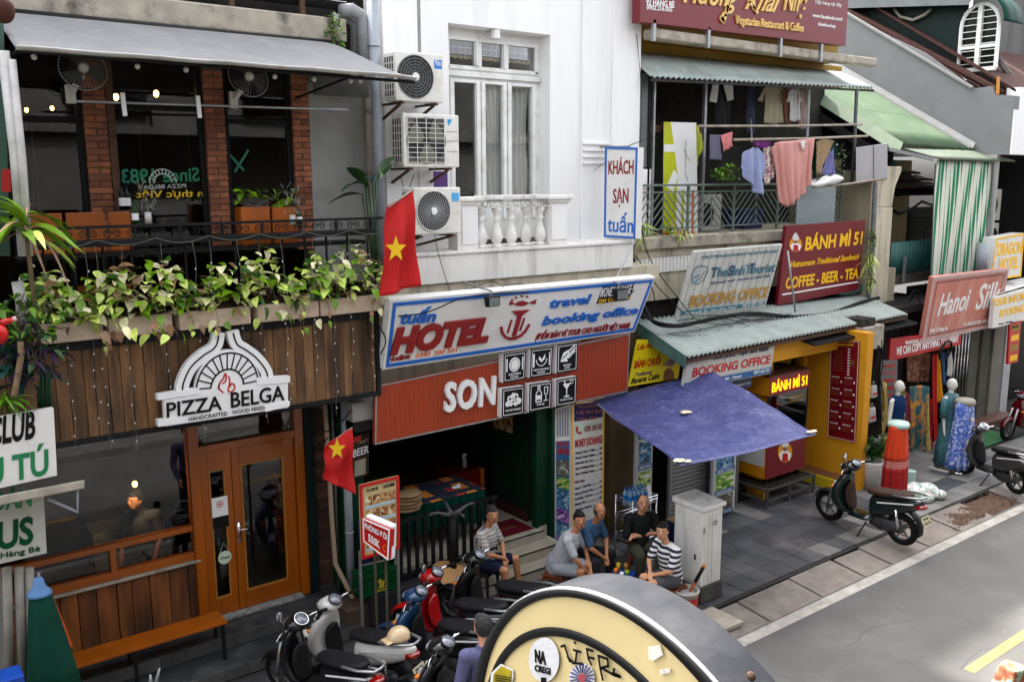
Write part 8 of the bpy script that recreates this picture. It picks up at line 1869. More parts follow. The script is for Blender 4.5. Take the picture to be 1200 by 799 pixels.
# ------------------------------------------------------------------ plants
def leaf_mesh(name, L, W, mt, droop=.35, fold=.25, tip=1.4, n=6):
    m = M(); rows = []
    for i in range(n+1):
        t = i/n; w_ = W*math.sin(math.pi*min(1,t**(1/tip)))**.85 if 0 < t < 1 else .001
        z = -droop*L*t*t; rows.append([(-w_/2, L*t, z+fold*w_*.5), (0, L*t, z), (w_/2, L*t, z+fold*w_*.5)])
    vs = [p for r in rows for p in r]; fs = []
    for i in range(n):
        a = i*3; fs += [(a,a+1,a+4,a+3),(a+1,a+2,a+5,a+4)]
    m.add(vs, fs); return piece_mesh(name, m, mt, True)
LM = [leaf_mesh('leaf', .125, .085, mt_, .35, .3) for mt_ in leafm]
rs = random.Random(11)
def rot_to(az, pitch, roll=0): return (pitch, roll, az)
px0 = 1.80
for k, (u0, u1) in enumerate(((40,118),(125,200),(208,292),(300,372),(374,446))):
    a, b = PY(u0,378,9.9), PY(u1,372,9.9)
    t = thing('planter', ['leftmost','second','middle','fourth','rightmost'][k]+' stone planter of trailing variegated leaves on the restaurant fascia', 'planter', ((a.x+b.x)/2,9.95,4.2), group='planters along the restaurant fascia')
    obj('trough', M().box(a.x,b.x,9.84,10.06,4.20,4.40), terra, t, bev=.015)
    obj('stems', M().ell(((a.x+b.x)/2,9.95,4.42), ((b.x-a.x)*.48,.10,.07), 12, 5), mat('dead_stems', (.05,.035,.02), .9, .6, 20, 1, 60), t)
    W_ = b.x-a.x
    for i in range(165):
        x = rs.uniform(a.x-.08,b.x+.08); r = rs.random()
        hump = .46+.10*math.sin(x*5.3)+.10*math.sin(x*11+1)
        if r < .93: y = rs.uniform(9.68,10.05); z = 4.42+rs.random()**.8*hump*(1-(9.95-y)*.6)
        else: y = rs.uniform(9.66,9.82); z = 4.42-rs.random()**1.6*.24
        q = rs.random(); mi = 0 if q < .26 else 1 if q < .60 else 2 if q < .86 else 3 if q < .93 else 4
        if z < 4.40 and rs.random() < .35: mi = 4
        put('leaf', LM[mi], t, (x,y,z), rot_to(math.pi+rs.uniform(-1.3,1.3), rs.uniform(-.75,.5) if z > 4.42 else rs.uniform(-1.3,-.4), rs.uniform(-.5,.5)), rs.uniform(.7,1.3))
    for i in range(9):
        x = rs.uniform(a.x,b.x); z = 4.45+rs.uniform(.1,.3); obj('stem', M().tube([(x,9.95,4.4),(x+rs.uniform(-.05,.05),9.85,z),(x+rs.uniform(-.1,.1),9.74,z-.12)], .004, 4), stemm, t)
    for i in range(2):
        x = rs.uniform(a.x,b.x); L = rs.uniform(.15,.5 if k in (1,3) else .3); obj('trailing_stem', M().tube([(x,9.80,4.42),(x+.02,9.74,4.3),(x+rs.uniform(-.05,.05),9.75,4.3-L)], .0035, 4), stemm, t)
        for j in range(2): put('leaf', LM[rs.choice((0,1,4))], t, (x+rs.uniform(-.03,.03),9.73,4.3-L*rs.random()), rot_to(math.pi+rs.uniform(-1,1), -1.1, rs.uniform(-.4,.4)), rs.uniform(.5,.8))
# string of small lights down the fascia
sg = thing('string_lights', 'dangling strings of tiny unlit fairy lights over the balcony and fascia', 'string lights', (3.6,9.9,3.2))
m = M(); top_ = []
for i in range(120):
    x = 1.7+3.8*i/119; top_.append((x, 9.92, 5.20-.06*abs(math.sin(x*5.5))))
obj('main_wire', M().tube(top_, .0035, 4), wirew, sg)
bm_ = piece_mesh('light', M().ell((0,0,0), (.007,.007,.011), 6, 4), letwhite)
for u in (78,108,150,195,234,252,308,336,370,392,413,436,120,285):
    x = PY(u, 400, 9.86).x; zb_ = rs.uniform(2.95,3.5); pts = [(x+.015*math.sin(z_*9+u), 9.86-.0*z_, z_) for z_ in [5.15-(5.15-zb_)*j/22 for j in range(23)]]
    obj('wire', M().tube(pts, .0022, 4), wirew, sg)
    for j in range(3,23,2): put('light', bm_, sg, V(pts[j])+V((rs.uniform(-.02,.02),-.01,0)))
def rosette(name, lab, cat, base, n, mesh, L, h=.2, pitch=(.2,1.1), stem=None, scale=(.8,1.2), parts=('leaf',)):
    t = thing(name, lab, cat, base)
    if stem: obj('stem', M().tube(stem, .02, 7), stemm, t, sm=1)
    for i in range(n):
        az = rs.uniform(0, 6.28); put('leaf', mesh if not isinstance(mesh, list) else rs.choice(mesh), t, V(base)+V((rs.uniform(-.03,.03),rs.uniform(-.03,.03),rs.uniform(0,h))), rot_to(az, rs.uniform(*pitch), rs.uniform(-.2,.2)), rs.uniform(*scale))
    return t
def bush(name, lab, cat, c, r, n, meshes, pot=None, scale=(.7,1.3), stems=5):
    t = thing(name, lab, cat, (c[0],c[1],c[2]-r[2]))
    for i in range(stems): obj('stem', M().tube([(c[0],c[1],c[2]-r[2]),(c[0]+rs.uniform(-.5,.5)*r[0],c[1],c[2]),(c[0]+rs.uniform(-.9,.9)*r[0],c[1]+rs.uniform(-.6,.6)*r[1],c[2]+rs.uniform(.2,.9)*r[2])], .006, 5), stemm, t)
    for i in range(n):
        v = V((rs.gauss(0,1),rs.gauss(0,1),rs.gauss(0,1))).normalized()*rs.random()**.4
        put('leaf', rs.choice(meshes), t, (c[0]+v.x*r[0],c[1]+v.y*r[1],c[2]+v.z*r[2]), rot_to(rs.uniform(0,6.28), rs.uniform(-.9,.7), rs.uniform(-.5,.5)), rs.uniform(*scale))
    return t
long_g = leaf_mesh('leaf', .50, .085, leafm[0], .8, .4, 1.0, 8); long_y = leaf_mesh('leaf', .44, .075, leafm[1], .7, .4, 1.0, 8); long_d = leaf_mesh('leaf', .42, .035, dryleaf, 1.2, .5, 1.0, 8)
b0 = PY(30, 268, 9.3)
rosette('dracaena', 'tall dracaena with long arching green leaves and dry tips at the left edge', 'plant', tuple(b0+V((0,0,-.12))), 34, [long_g,long_g,long_y,long_d], .4, .3, (-.35,1.1), [tuple(b0+V((.02,0,-1.1))), tuple(b0+V((0,0,.1)))])
spur = leaf_mesh('leaf', .16, .03, purple_leaf, .3, .3, 1.0, 5); smg = leaf_mesh('leaf', .10, .045, leafmid, .3, .3); dkg = leaf_mesh('leaf', .10, .05, leafdark, .3, .3); blg = leaf_mesh('leaf', .36, .11, leafblue, .35, .4, .9, 8)
c = PY(28, 372, 9.35); bush('green_shrub', 'bright green small leaved shrub below the dracaena', 'plant', tuple(c), (.42,.25,.25), 150, [smg,smg,dkg])
c = PY(40, 408, 9.25); bush('purple_plant', 'dark purple leaved trailing plant below the green shrub', 'plant', tuple(c), (.26,.2,.36), 130, [spur,spur,dkg])
c = PY(20, 442, 9.5); rosette('agave', 'blue green broad leaved plant behind the white club sign', 'plant', tuple(c+V((0,0,-.1))), 30, blg, .3, .3, (-.1,1.2))
c = PY(8, 473, 9.2); rosette('spider_plant', 'bright green grassy plant hanging over the club sign', 'plant', tuple(c), 30, [leaf_mesh('leaf', .2, .03, leafmid, .9, .3, 1.0, 6)], .2, .08, (-.3,1.0))
obj('bare_trunk', M().tube([PY(14,478,9.2), PY(20,445,9.2), PY(25,415,9.2), PY(24,400,9.2)], .028, 8), mat('pale_bark', (.3,.2,.13), .8, .2, 20, .4, 80), None, sm=1, label='thin pale bare trunk rising above the club sign', cat='trunk')
for k, u in enumerate((46,50,55,58)): obj('cane', M().tube([PY(u,478,9.3), PY(u-1,430,9.3)], .018, 7), mat('dark_cane', (.02,.06,.03), .5), None, sm=1, label=['leftmost','second','third','rightmost'][k]+' dark green cane above the club sign', cat='cane', group='dark green canes')
# bird-of-paradise, window boxes, lavender on the balcony
t = thing('banana_plant', 'upright dark green plant with paddle leaves at the balcony corner', 'plant', (5.75,10.6,4.2))
bigl = leaf_mesh('leaf', .50, .17, leafdark, .35, .35, .8, 10); bigb = leaf_mesh('leaf', .42, .16, leafblue, .5, .35, .8, 10)
for (u, v, az, pt, ms_) in ((433,222,2.2,.9,bigl),(441,214,-.9,1.05,bigl),(428,216,1.9,.25,bigb),(425,228,1.6,.1,bigl),(437,212,2.6,.5,bigb)):
    p = PY(u, v, 10.4); put('leaf', ms_, t, p, rot_to(az, pt, .3), 1.0); obj('stalk', M().tube([(5.75+.03*az,10.5,4.4), p], .014, 6), leafdark, t, sm=1)
obj('pot', M().lathe([(0,0),(.14,0),(.18,.28),(.16,.28),(0,.24)], (5.75,10.5,4.2), 20), plasb, t, sm=1)
for k, (u0, u1, v0) in enumerate(((280,314,243),(317,345,243))):
    a, b = PY(u0,v0,10.3), PY(u1,v0,10.3); t = thing('window_box', ['wider orange wooden window box with green leaves behind the rail','narrower orange wooden window box beside the brick pillar'][k], 'planter', ((a.x+b.x)/2,10.3,5.05), group='orange wooden boxes behind the rail')
    obj('box', M().box(a.x,b.x,10.25,10.45,5.0,a.z), wood_chair, t, bev=.006)
    for i in range(36): put('leaf', rs.choice([smg,dkg,LM[0]]), t, (rs.uniform(a.x-.05,b.x+.05), rs.uniform(10.2,10.45), a.z+rs.random()*.22), rot_to(rs.uniform(0,6.28), rs.uniform(-.6,.6), rs.uniform(-.4,.4)), rs.uniform(.7,1.1))
# restaurant chairs and the small things on the rail table
for k, (u0, u1) in enumerate(((30,72),(76,122),(126,152))):
    a, b = PY(u0,250,10.6), PY(u1,250,10.6); t = thing('restaurant_chair', ['left','middle','right'][k]+' of the three orange brown chair backs behind the balcony rail', 'chair', ((a.x+b.x)/2,10.7,4.13), group='orange brown chairs behind the rail')
    obj('backrest', M().box(a.x,b.x,10.58,10.61,5.0,5.46), wood_chair, t, bev=.01); obj('seat', M().box(a.x,b.x,10.62,10.98,4.6,4.64), wood_chair, t, bev=.01)
    for x in (a.x+.02,b.x-.02):
        for y in (10.6,10.95): obj('leg', M().box(x-.015,x+.015,y-.015,y+.015,4.13,4.6 if y > 10.7 else 5.0), blackm, t)
def vbottle(u, v, y, h, mt_, lab):
    p = PY(u, v, y); b = thing('bottle', lab, 'bottle', p); obj('body', M().lathe([(0,0),(.035,0),(.035,h*.6),(.013,h*.78),(.013,h)], p, 12), mt_, b, sm=1); obj('label', M().lathe([(.0365,h*.15),(.0365,h*.45)], p, 12, cap=False), letwhite, b)
gbt = mat('green_glass', (.02,.07,.02), .15)
vbottle(159,262,10.15,.24,gbt,'green glass bottle beside the lavender on the balcony table'); vbottle(351,263,10.15,.2,gbt,'green bottle beside the white sprigs at the right pillar'); vbottle(144,246,10.9,.30,mat('dark_glass_b', (.01,.01,.012), .15),'dark bottle with a pale label behind the chair'); vbottle(150,246,10.9,.30,mat('dark_glass_b', (.01,.01,.012)),'dark bottle standing right of the other dark one')
obj('table', M().box(1.6,5.4,10.02,10.35,5.02,5.06), blackm, None, label='long black counter table behind the balcony rail', cat='table')
lav = leaf_mesh('leaf', .10, .012, mat('lavender_grey', (.33,.34,.30), .8, .2, 10, 0, rnd=.3), .1, .2, 1, 3)
for k, (u, v) in enumerate(((174,262),(343,264))):
    p = PY(u, v, 10.12); t = thing('dried_sprigs', ['grey lavender sprigs in a jar on the left of the counter','white dried sprigs in a jar at the right end of the counter'][k], 'plant', p); obj('jar', M().lathe([(0,0),(.035,0),(.035,.12),(.03,.12),(0,.02)], p, 14), mat('pale_jar', (.5,.5,.48), .3), t, sm=1)
    for i in range(60): put('leaf', lav, t, p+V((rs.uniform(-.08,.08),rs.uniform(-.05,.05),rs.uniform(.1,.42))), rot_to(rs.uniform(0,6.28), rs.uniform(.3,1.4), 0), rs.uniform(.6,1.2))
# weeds and shrubs elsewhere
sml = leaf_mesh('leaf', .07, .03, leafmid, .3, .3); smd = leaf_mesh('leaf', .08, .035, leafdark, .3, .3); grs = leaf_mesh('leaf', .22, .015, leafm[1], .9, .3, 1, 5)
for (u, v, y, r, n, ms_, nm, lab) in (
    (392,42,10.7,(.12,.1,.28),110,[sml],'weed','bright green weed growing on the coping beside the pipes'),
    (396,62,10.6,(.14,.1,.10),50,[sml],'weed','low green weed at the right end of the awning'),
    (852,202,10.7,(.40,.2,.16),110,[smg,sml],'shrub','fresh green shrub behind the laundry railing below the grey towel'),
    (979,188,10.9,(.33,.25,.42),170,[smd,dkg],'shrub','dark green leafy shrub beside the grey duct box'),
    (752,268,10.6,(.22,.12,.16),60,[grs,sml],'weed','dry grassy weed at the left end of the balcony slab'),
    (783,270,10.7,(.12,.1,.09),36,[sml,sml],'weed','small green weed on the balcony slab below the banner'),
    (800,272,10.7,(.16,.1,.10),36,[grs,leaf_mesh('leaf', .09, .04, dryleaf, .3, .3)],'weed','withered weed on the slab below the washing machine'),
    (1021,280,10.2,(.13,.1,.20),70,[smd,sml],'fern','dark fern growing from the wall right of the sandwich sign'),
    (1020,303,10.15,(.12,.1,.15),80,[grs,sml],'fern','bright hanging tuft on the wall right of the sandwich sign'),
    (1021,328,10.15,(.1,.1,.2),50,[smd,grs],'fern','thin drooping fern below the bright tuft'),
    (668,294,10.5,(.12,.05,.02),20,[sml],'weed','tiny weed on the ledge right of the balustrade')):
    c = PY(u, v, y); bush(nm, lab, 'plant', tuple(c), r, n, ms_, stems=4)
g = PZ(1020,570,0); t = thing('potted_plant', 'glossy dark green plant in a tall white pot beside the yellow wall', 'plant', (g.x,g.y,0))
obj('pot', M().lathe([(0,0),(.16,0),(.215,.48),(.22,.52),(.19,.52),(.17,.44),(0,.43)], (g.x,g.y,0), 28), mat('white_glaze', (.62,.61,.58), .3, .04, 4, 0), t, sm=1)
zl = leaf_mesh('leaf', .13, .06, leafdark, .2, .3)
for i in range(16):
    az = rs.uniform(0,6.28); le = rs.uniform(.35,.62); sp = rs.uniform(.1,.38); e = V((math.cos(az)*sp,math.sin(az)*sp,le)); obj('stem', M().tube([(g.x,g.y,.45),(g.x+e.x*.4,g.y+e.y*.4,.45+e.z*.55),(g.x+e.x,g.y+e.y,.45+e.z)], .007, 5), leafmid, t)
    for j in range(11):
        f = .3+.7*j/10; put('leaf', zl, t, (g.x+e.x*f,g.y+e.y*f,.45+e.z*(f**.85)), rot_to(az+(1.3 if j % 2 else -1.3)+rs.uniform(-.3,.3), rs.uniform(-.1,.6), 0), rs.uniform(.9,1.3))
# ------------------------------------------------------------------ neighbour at the left edge
NB = thing('neighbour_front', 'narrow neighbouring shopfront with pipes and stained walls at the left edge', 'building', (1,10,0))
obj('wall', M().box(-3,1.12,9.9,10.9,0,3.9), mat('stained_grey_wall', (.30,.29,.27), .85, .2, 3, .4, 40, dirt=(.1,.095,.085,.8), streak=True), NB)
obj('upper_wall', M().box(-3,1.14,10.0,10.9,3.9,8), blackgreen, NB)
for k, (u, v, u2, v2, y, r) in enumerate(((4,60,28,300,9.5,.05),(14,70,34,300,9.45,.035),(20,330,26,380,9.5,.05))): obj('pipe', M().tube([PY(u,v,y), PY((u+u2)/2+2,(v+v2)/2,y), PY(u2,v2,y)], r, 10), mat('white_pipe', (.5,.49,.48), .5, .15, 5, .2, 40, dirt=(.2,.19,.18,.6)), NB, sm=1)
for k, u in enumerate((8,22,34)): obj('pipe', M().tube([PY(u,665,9.5), PY(u+4,800,9.5)], .045, 10), mat('stained_pipe', (.33,.31,.27), .6, .2, 5, .3, 40), NB, sm=1)
obj('green_panel', M().hexa([PY(-5,300,9.7),PY(12,300,9.7),PY(12,300,9.8),PY(-5,300,9.8)],[PY(-5,20,9.7),PY(4,20,9.7),PY(4,20,9.8),PY(-5,20,9.8)]), mat('green_plastic', (.04,.10,.07), .5), NB)
obj('red_tag', M().hexa([PY(2,225,9.3),PY(13,225,9.3),PY(13,225,9.33),PY(2,225,9.33)],[PY(2,199,9.3),PY(12,198,9.3),PY(12,198,9.33),PY(2,199,9.33)]), lred, NB)
cs_ = Board('club_sign', [PY(-60,500,9.15), PY(63,478,9.15), PY(67,557,9.15), PY(-58,585,9.15)], signwhite, .08, 'white sign with black CLUB and green TÚ lettering above the ledge', 'sign')
cs_.text('CLUB', (-14,521.5), (41,512), (-13,491), blk, bold=.06); cs_.text('TÚ TÚ', (-40,573), (57,554.5), (-41,544), lgreen, bold=.05)
us_ = Board('bus_sign', [PY(-60,600,9.3), PY(51,577,9.3), PY(55,648,9.3), PY(-58,674,9.3)], mat('aged_sign', (.5,.5,.46), .5, .08, 3, 0, dirt=(.3,.28,.22,.5)), .06, 'aged white sign with green BUS and Hàng Bè lettering below the ledge', 'sign')
us_.text('ĐOÀN', (-28,601), (37,592), (-28,580), lgreen, bold=.05); us_.text('BUS', (-24,647.5), (39,635), (-24,617), mat('deep_green_print', (.005,.09,.04), .5), bold=.06); us_.text('12 Hàng Bè', (-16,657), (47,645), (-16,650.5), mat('deep_green_print', (.005,.09,.04)), bold=.03)
lg = thing('metal_ledge', 'dirty cream metal ledge between the club sign and the bus sign', 'ledge', (1,9,2.9))
obj('gutter', M().hexa([PY(-60,604,8.95),PY(99,572,8.95),PY(99,572,9.25),PY(-60,604,9.25)],[PY(-60,592,8.95),PY(99,562,8.95),PY(99,562,9.25),PY(-60,592,9.25)]), mat('dirty_cream', (.45,.41,.35), .7, .2, 6, .4, 40, dirt=(.15,.13,.1,.7), dscale=5), lg, bev=.01)
obj('bracket', M().tube([PY(56,584,9.1), PY(91,600,9.1), PY(90,572,9.1)], .018, 8), pvc, lg, sm=1)
t = thing('folded_parasol', 'folded dark green parasol with a pale blue top standing by the plank wall', 'parasol', PY(55,790,9.2))
tp0 = PY(45,682,9.2); bt0 = PY(66,815,9.2)
obj('canopy', M().loft([[tp0+(bt0-tp0)*f+V((r*math.cos(a)*(1+.26*abs(math.sin(3.5*a))),r*math.sin(a)*(1+.26*abs(math.sin(3.5*a))),0)) for a in [2*math.pi*j/30 for j in range(30)]] for f, r in ((0,.03),(.1,.08),(.35,.12),(.7,.17),(1,.21))]), mat('parasol_green', (.012,.07,.045), .8, .15, 5, .2, 30), t, sm=1)
obj('top_cloth', M().loft([[tp0+V((r*math.cos(a),r*math.sin(a),z)) for a in [2*math.pi*j/16 for j in range(16)]] for z, r in ((-.12,.115),(-.09,.10),(-.04,.06),(.03,.045),(.05,.03))]), mat('pale_blue_rag', (.16,.3,.55), .8), t, sm=1); obj('pole', M().tube([tp0+V((0,0,-.1)), tp0+V((.01,0,.10))], .014, 8), galv, t)
p = PY(68,728,9.5); obj('orange_bag', M().hexa([p+V((-.14,-.03,-.32)),p+V((.12,-.03,-.32)),p+V((.12,.05,-.32)),p+V((-.14,.05,-.32))],[p+V((-.16,-.03,.18)),p+V((-.02,-.03,.28)),p+V((-.02,.05,.28)),p+V((-.16,.05,.18))]), mat('orange_cloth', (.6,.12,.02), .6), None, bev=.03, label='orange bag hanging behind the folded green parasol', cat='bag')
p = PY(10,797,8.6); obj('blue_box', M().box(p.x-.4,p.x+.12,8.55,8.8,p.z-.4,p.z+.03), mat('bright_blue_plastic', (.02,.09,.5), .4), None, label='bright blue plastic box at the bottom left corner', cat='box', bev=.01)
p = PY(180,797,9.3); t = thing('potted_cactus', 'grey rabbit eared ornament standing before the bench at the bottom edge', 'ornament', p)
obj('ear', M().tube([p+V((-.03,0,-.1)), p+V((-.03,0,.08))], [.03,.012], 8), galv, t, sm=1); obj('ear', M().tube([p+V((.0,0,-.1)), p+V((.07,0,.12))], [.03,.012], 8), galv, t, sm=1); obj('head', M().ell(p+V((0,0,-.14)), (.07,.06,.06), 12, 8), galv, t, sm=1)
# pipes at the top corner between the two buildings
pp_ = thing('drainpipes', 'grey drainpipes with an elbow between the restaurant and the white wall', 'pipes', (6,10.9,7))
obj('pipe', M().tube([PY(400,13,10.8), PY(412,12,10.8), PY(422,18,10.8), PY(426,30,10.8), PY(427,75,10.8)], .085, 14), mat('zinc_pipe', (.32,.33,.34), .4, .15, 5, .2, 40), pp_, sm=1)
obj('pipe', M().tube([PY(390,22,10.95), PY(408,22,10.95), PY(416,30,10.95), PY(417,70,10.95)], .06, 12), mat('zinc_pipe', (.3,.3,.3)), pp_, sm=1)
obj('pipe', M().tube([PY(436,-20,10.7), PY(441,130,10.7), PY(447,300,10.7)], .075, 14), pvc, pp_, sm=1); obj('clip', M().torus(PY(438,54,10.7), .085, .01, (0,0,1), 16, 5), galv, pp_)
# ------------------------------------------------------------------ round light box close to the viewer
fg = thing('round_light_box', 'large cream round light box with black bands and stickers close in front', 'sign', (1.05,1.008,4.2))
Y0, Z0, RR = 1.008, 4.659, .445
def disc(m, r0, r1, x, n=96, dx=.0):
    return m.add([(x, Y0+r*math.cos(2*math.pi*i/n), Z0+r*math.sin(2*math.pi*i/n)) for r in (r0, r1) for i in range(n)], [(i, (i+1) % n, n+(i+1) % n, n+i) for i in range(n)])
def ringx(prof, n=96): return M().lathe(prof, (1.0,Y0,Z0), n, (1,0,0), cap=False)
cr = mat('cream_acrylic', (.66,.55,.32), .3, .04, 4, .03, 30, dirt=(.5,.4,.22,.3)); rimg = mat('drum_grey', (.035,.037,.045), .65, .15, 3, .12, 60, dirt=(.10,.10,.10,.5), dscale=6)
obj('drum', ringx([(RR-.004,.001),(RR,.006),(RR,.10),(RR-.01,.105),(.0,.106)]), rimg, fg, sm=1); obj('rim_edge', ringx([(RR-.008,-.001),(RR,-.001),(RR+.002,.004),(RR-.004,.006)]), galv, fg, sm=1)
obj('face', ringx([(0,-.002),(RR-.006,-.001)]), cr, fg)
def ring2(nm, a, b, x, n=110):
    vs = [(1.0-x-d, c[0]+c[2]*math.cos(2*math.pi*i/n), c[1]+c[2]*math.sin(2*math.pi*i/n)) for d in (0,-.003) for c in (a, b) for i in range(n)]
    fs = [f for i in range(n) for k in [(i+1) % n] for f in ((i,k,n+k,n+i),(2*n+i,2*n+k,k,i),(n+i,n+k,3*n+k,3*n+i))]; obj(nm, (vs, fs), blk, fg, sm=1)
ring2('outer_band', (Y0,Z0,.443), (1.015,4.6885,.400), .005); ring2('inner_band', (1.057,4.663,.353), (1.057,4.662,.338), .005)
class FF:
    root = fg; n = V((-1,0,0)); p0 = V((.996,Y0,Z0))
    def px(s, u, v, lift=0): return PN(u, v, s.p0+s.n*lift, s.n)
FF.polyp = Board.polyp; FF.strokep = Board.strokep; FF.text = Board.text; ff = FF()
FX = lambda u, v: (540+u/4.286, 690+v/4.286)
ff.polyp([FX(*q) for q in arc(417,355,76,112,0,352,30)], mat('sticker_white', (.62,.62,.64), .4, .05), 'round_sticker', .002, .001)
ff.text('NA', FX(382,360), FX(436,375), FX(380,300), blk, bold=.05, lift=.004, depth=.001); ff.text('CREGI', FX(380,405), FX(458,425), FX(380,375), blk, bold=.03, lift=.004, depth=.001); ff.text('III', FX(412,467), FX(436,468), FX(412,440), blk, lift=.004, depth=.001, bold=.04)
ff.strokep([[FX(*q) for q in l_] for l_ in ([(502,288),(520,282),(545,360),(560,365),(535,340)], [(570,265),(574,272)], [(565,305),(600,315)], [(582,310),(575,368)], [(560,370),(610,375)], [(632,300),(640,350),(655,378)], [(630,300),(662,310)], [(640,342),(668,348)], [(690,335),(700,400),(712,455)], [(690,335),(735,350),(740,385),(705,395),(770,432),(800,440)], [(770,400),(765,420),(800,438)])], .0045, blk, 'graffiti', lift=.002, depth=.001)
for k in range(20):
    a0, a1 = 360*k/20, 360*(k+.5)/20; o_ = (608,445)
    ff.polyp([FX(o_[0]+r*math.cos(math.radians(a)), o_[1]+r*1.15*math.sin(math.radians(a))) for r, a in ((22,a0),(62,a0+2),(62,a1-2),(22,a1))], lnavy if k % 2 else mat('sticker_violet', (.12,.10,.3), .4), 'sunburst', .003, .001)
ff.polyp([FX(*q) for q in arc(608,445,20,22,0,350,16)], mat('sticker_red', (.45,.1,.12), .4), 'sunburst_centre', .003, .001); ff.polyp([FX(*q) for q in arc(608,445,64,72,0,352,26)], mat('sticker_white', (.62,.62,.64)), 'sunburst_ground', .001, .001)
ff.polyp([FX(*q) for q in ((145,500),(152,420),(200,375),(262,405),(265,440),(250,500))], mat('sticker_white', (.62,.62,.64)), 'house_sticker', .001, .001); ff.polyp([FX(*q) for q in ((158,495),(164,425),(203,385),(252,410),(246,495))], mat('sticker_gold', (.42,.34,.05), .4, .3, 30), 'house_print', .003, .001); ff.strokep([[FX(170,430+12*k), FX(248,445+12*k)] for k in range(4)], .0015, blk, 'house_line', lift=.005, depth=.001)
ff.polyp([FX(*q) for q in ((940,290),(1000,280),(1015,330),(990,345),(965,360),(945,350))], mat('torn_paper', (.66,.64,.58), .8, .1, 9, .3, 40), 'torn_paper', .001, .001); ff.polyp([FX(*q) for q in ((995,405),(1050,395),(1052,418),(1000,430))], mat('torn_paper', (.66,.64,.58)), 'torn_paper', .001, .001)
p = V((1.06,Y0-RR*math.sin(math.radians(44)),Z0+RR*math.cos(math.radians(44)))); q = PN(880,792,V((1.06,.7,4.97)),V((0,-.7,.7)).normalized())
obj('bolt', M().lathe([(0,0),(.008,0),(.007,.003),(.004,.006),(0,.006)], q, 14, (0,-.7,.7)), rust, fg, sm=1)
obj('mount', M().beam((1.05,Y0-.2,Z0-.46), (1.05,Y0-1.6,Z0-.5), .05, .05), blackm, fg)
p = PX(1182,792,1.7); t = thing('rusty_bracket', 'rusty teal painted steel bracket end at the bottom right corner', 'bracket', p)
obj('plate', M().hexa([p+V((-.035,-.02,-.06)),p+V((.06,-.03,-.06)),p+V((.06,.03,-.06)),p+V((-.03,.03,-.06))],[p+V((-.0,-.01,.014)),p+V((.05,-.02,.008)),p+V((.05,.03,.008)),p+V((.0,.02,.016))]), ramp_mat('verdigris_rust', [(.38,(.22,.06,.03)),(.5,(.35,.12,.05)),(.56,(.15,.38,.28)),(.66,(.4,.45,.3))], 40, .8, dist=1), t, bev=.004)
p = PY(4,12,6.0); obj('terracotta_knob', M().ell(p, (.06,.05,.075), 14, 9), mat('dull_terracotta', (.10,.04,.03), .6), None, sm=1, label='dull reddish brown round knob at the top left corner', cat='knob')
p = PY(2,387,8.8); t = thing('red_watering_pot', 'glossy red plastic pot with a pale tipped spout at the left edge', 'watering can', p); obj('body', M().ell(p+V((-.02,0,-.03)), (.07,.07,.09), 14, 9), mat('red_plastic', (.6,.03,.015), .3), t, sm=1); obj('spout', M().tube([p+V((.0,0,.06)), p+V((.09,0,.085))], [.035,.022], 10), mat('red_plastic', (.6,.03,.015)), t, sm=1); obj('tip', M().tube([p+V((.09,0,.085)), p+V((.12,0,.09))], .022, 10), mat('pale_pink_tip', (.6,.4,.4), .4), t, sm=1)
# raised arch logo sign of the restaurant
LG = lambda u, v: (170+u/6.144, 380+v/6.144)
pz = Board('restaurant_logo_sign', [PY(*LG(130,510),9.78), PY(*LG(1030,385),9.78), PY(*LG(1030,600),9.78), PY(*LG(145,735),9.78)], letwhite, .07, 'white cut out restaurant sign PIZZA BELGA with a brick oven arch', 'sign')
B_ = lambda pts, nm, mt_, th, lift=.0: obj(nm, M().poly([pz.px(*LG(u, v), lift) for u, v in pts], -pz.n*th), mt_, pz.root, bev=.002)
B_([(90,505),(390,455),(390,500),(90,548)], 'ledge_left', letwhite, .09, .012); B_([(800,385),(1045,372),(1045,418),(810,440)], 'ledge_right', letwhite, .09, .012)
B_([(92,690),(306,659),(306,707),(95,738)], 'foot_left', letwhite, .09, .012); B_([(864,588),(1045,555),(1040,590),(868,630)], 'foot_right', letwhite, .09, .012)
body = [(360,500)]+[(595+(235)*math.cos(math.radians(a)), 455+(272)*math.sin(math.radians(a))-(a-180-90)*.22*1.0+(-0)) for a in range(186,356,8)]+[(835,430),(835,470),(360,530)]
B_(body, 'oven_face', letwhite, .07, .003)
def band(pts, wd, nm, mt_, lift, th): 
    m = M(); q = [pz.px(*LG(u, v), lift) for u, v in pts]; L_, R_ = [], []
    for i, p in enumerate(q):
        d = (q[min(i+1,len(q)-1)]-q[max(i-1,0)]).normalized(); r = d.cross(pz.n)*wd/2; L_.append(p-r); R_.append(p+r)
    k = len(q); vs = L_+R_+[p-pz.n*th for p in L_+R_]
    fs = [(i,i+1,k+i+1,k+i) for i in range(k-1)]+[(2*k+i,3*k+i,3*k+i+1,2*k+i+1) for i in range(k-1)]+[(i,2*k+i,2*k+i+1,i+1) for i in range(k-1)]+[(k+i,k+i+1,3*k+i+1,3*k+i) for i in range(k-1)]+[(0,k,3*k,2*k),(k-1,3*k-1,4*k-1,2*k-1)]
    return obj(nm, m.add(vs, fs), mt_, pz.root)
def cr_(P_, n=6):
    q = []
    for i in range(len(P_)-1):
        a, b, c, d = [V((*P_[j], 0)) for j in (max(i-1,0), i, i+1, min(i+2,len(P_)-1))]
        for s in range(n): t = s/n; r = .5*((2*b)+(c-a)*t+(2*a-5*b+4*c-d)*t*t+(3*b-a-3*c+d)*t**3); q.append((r.x, r.y))
    return q+[P_[-1]]
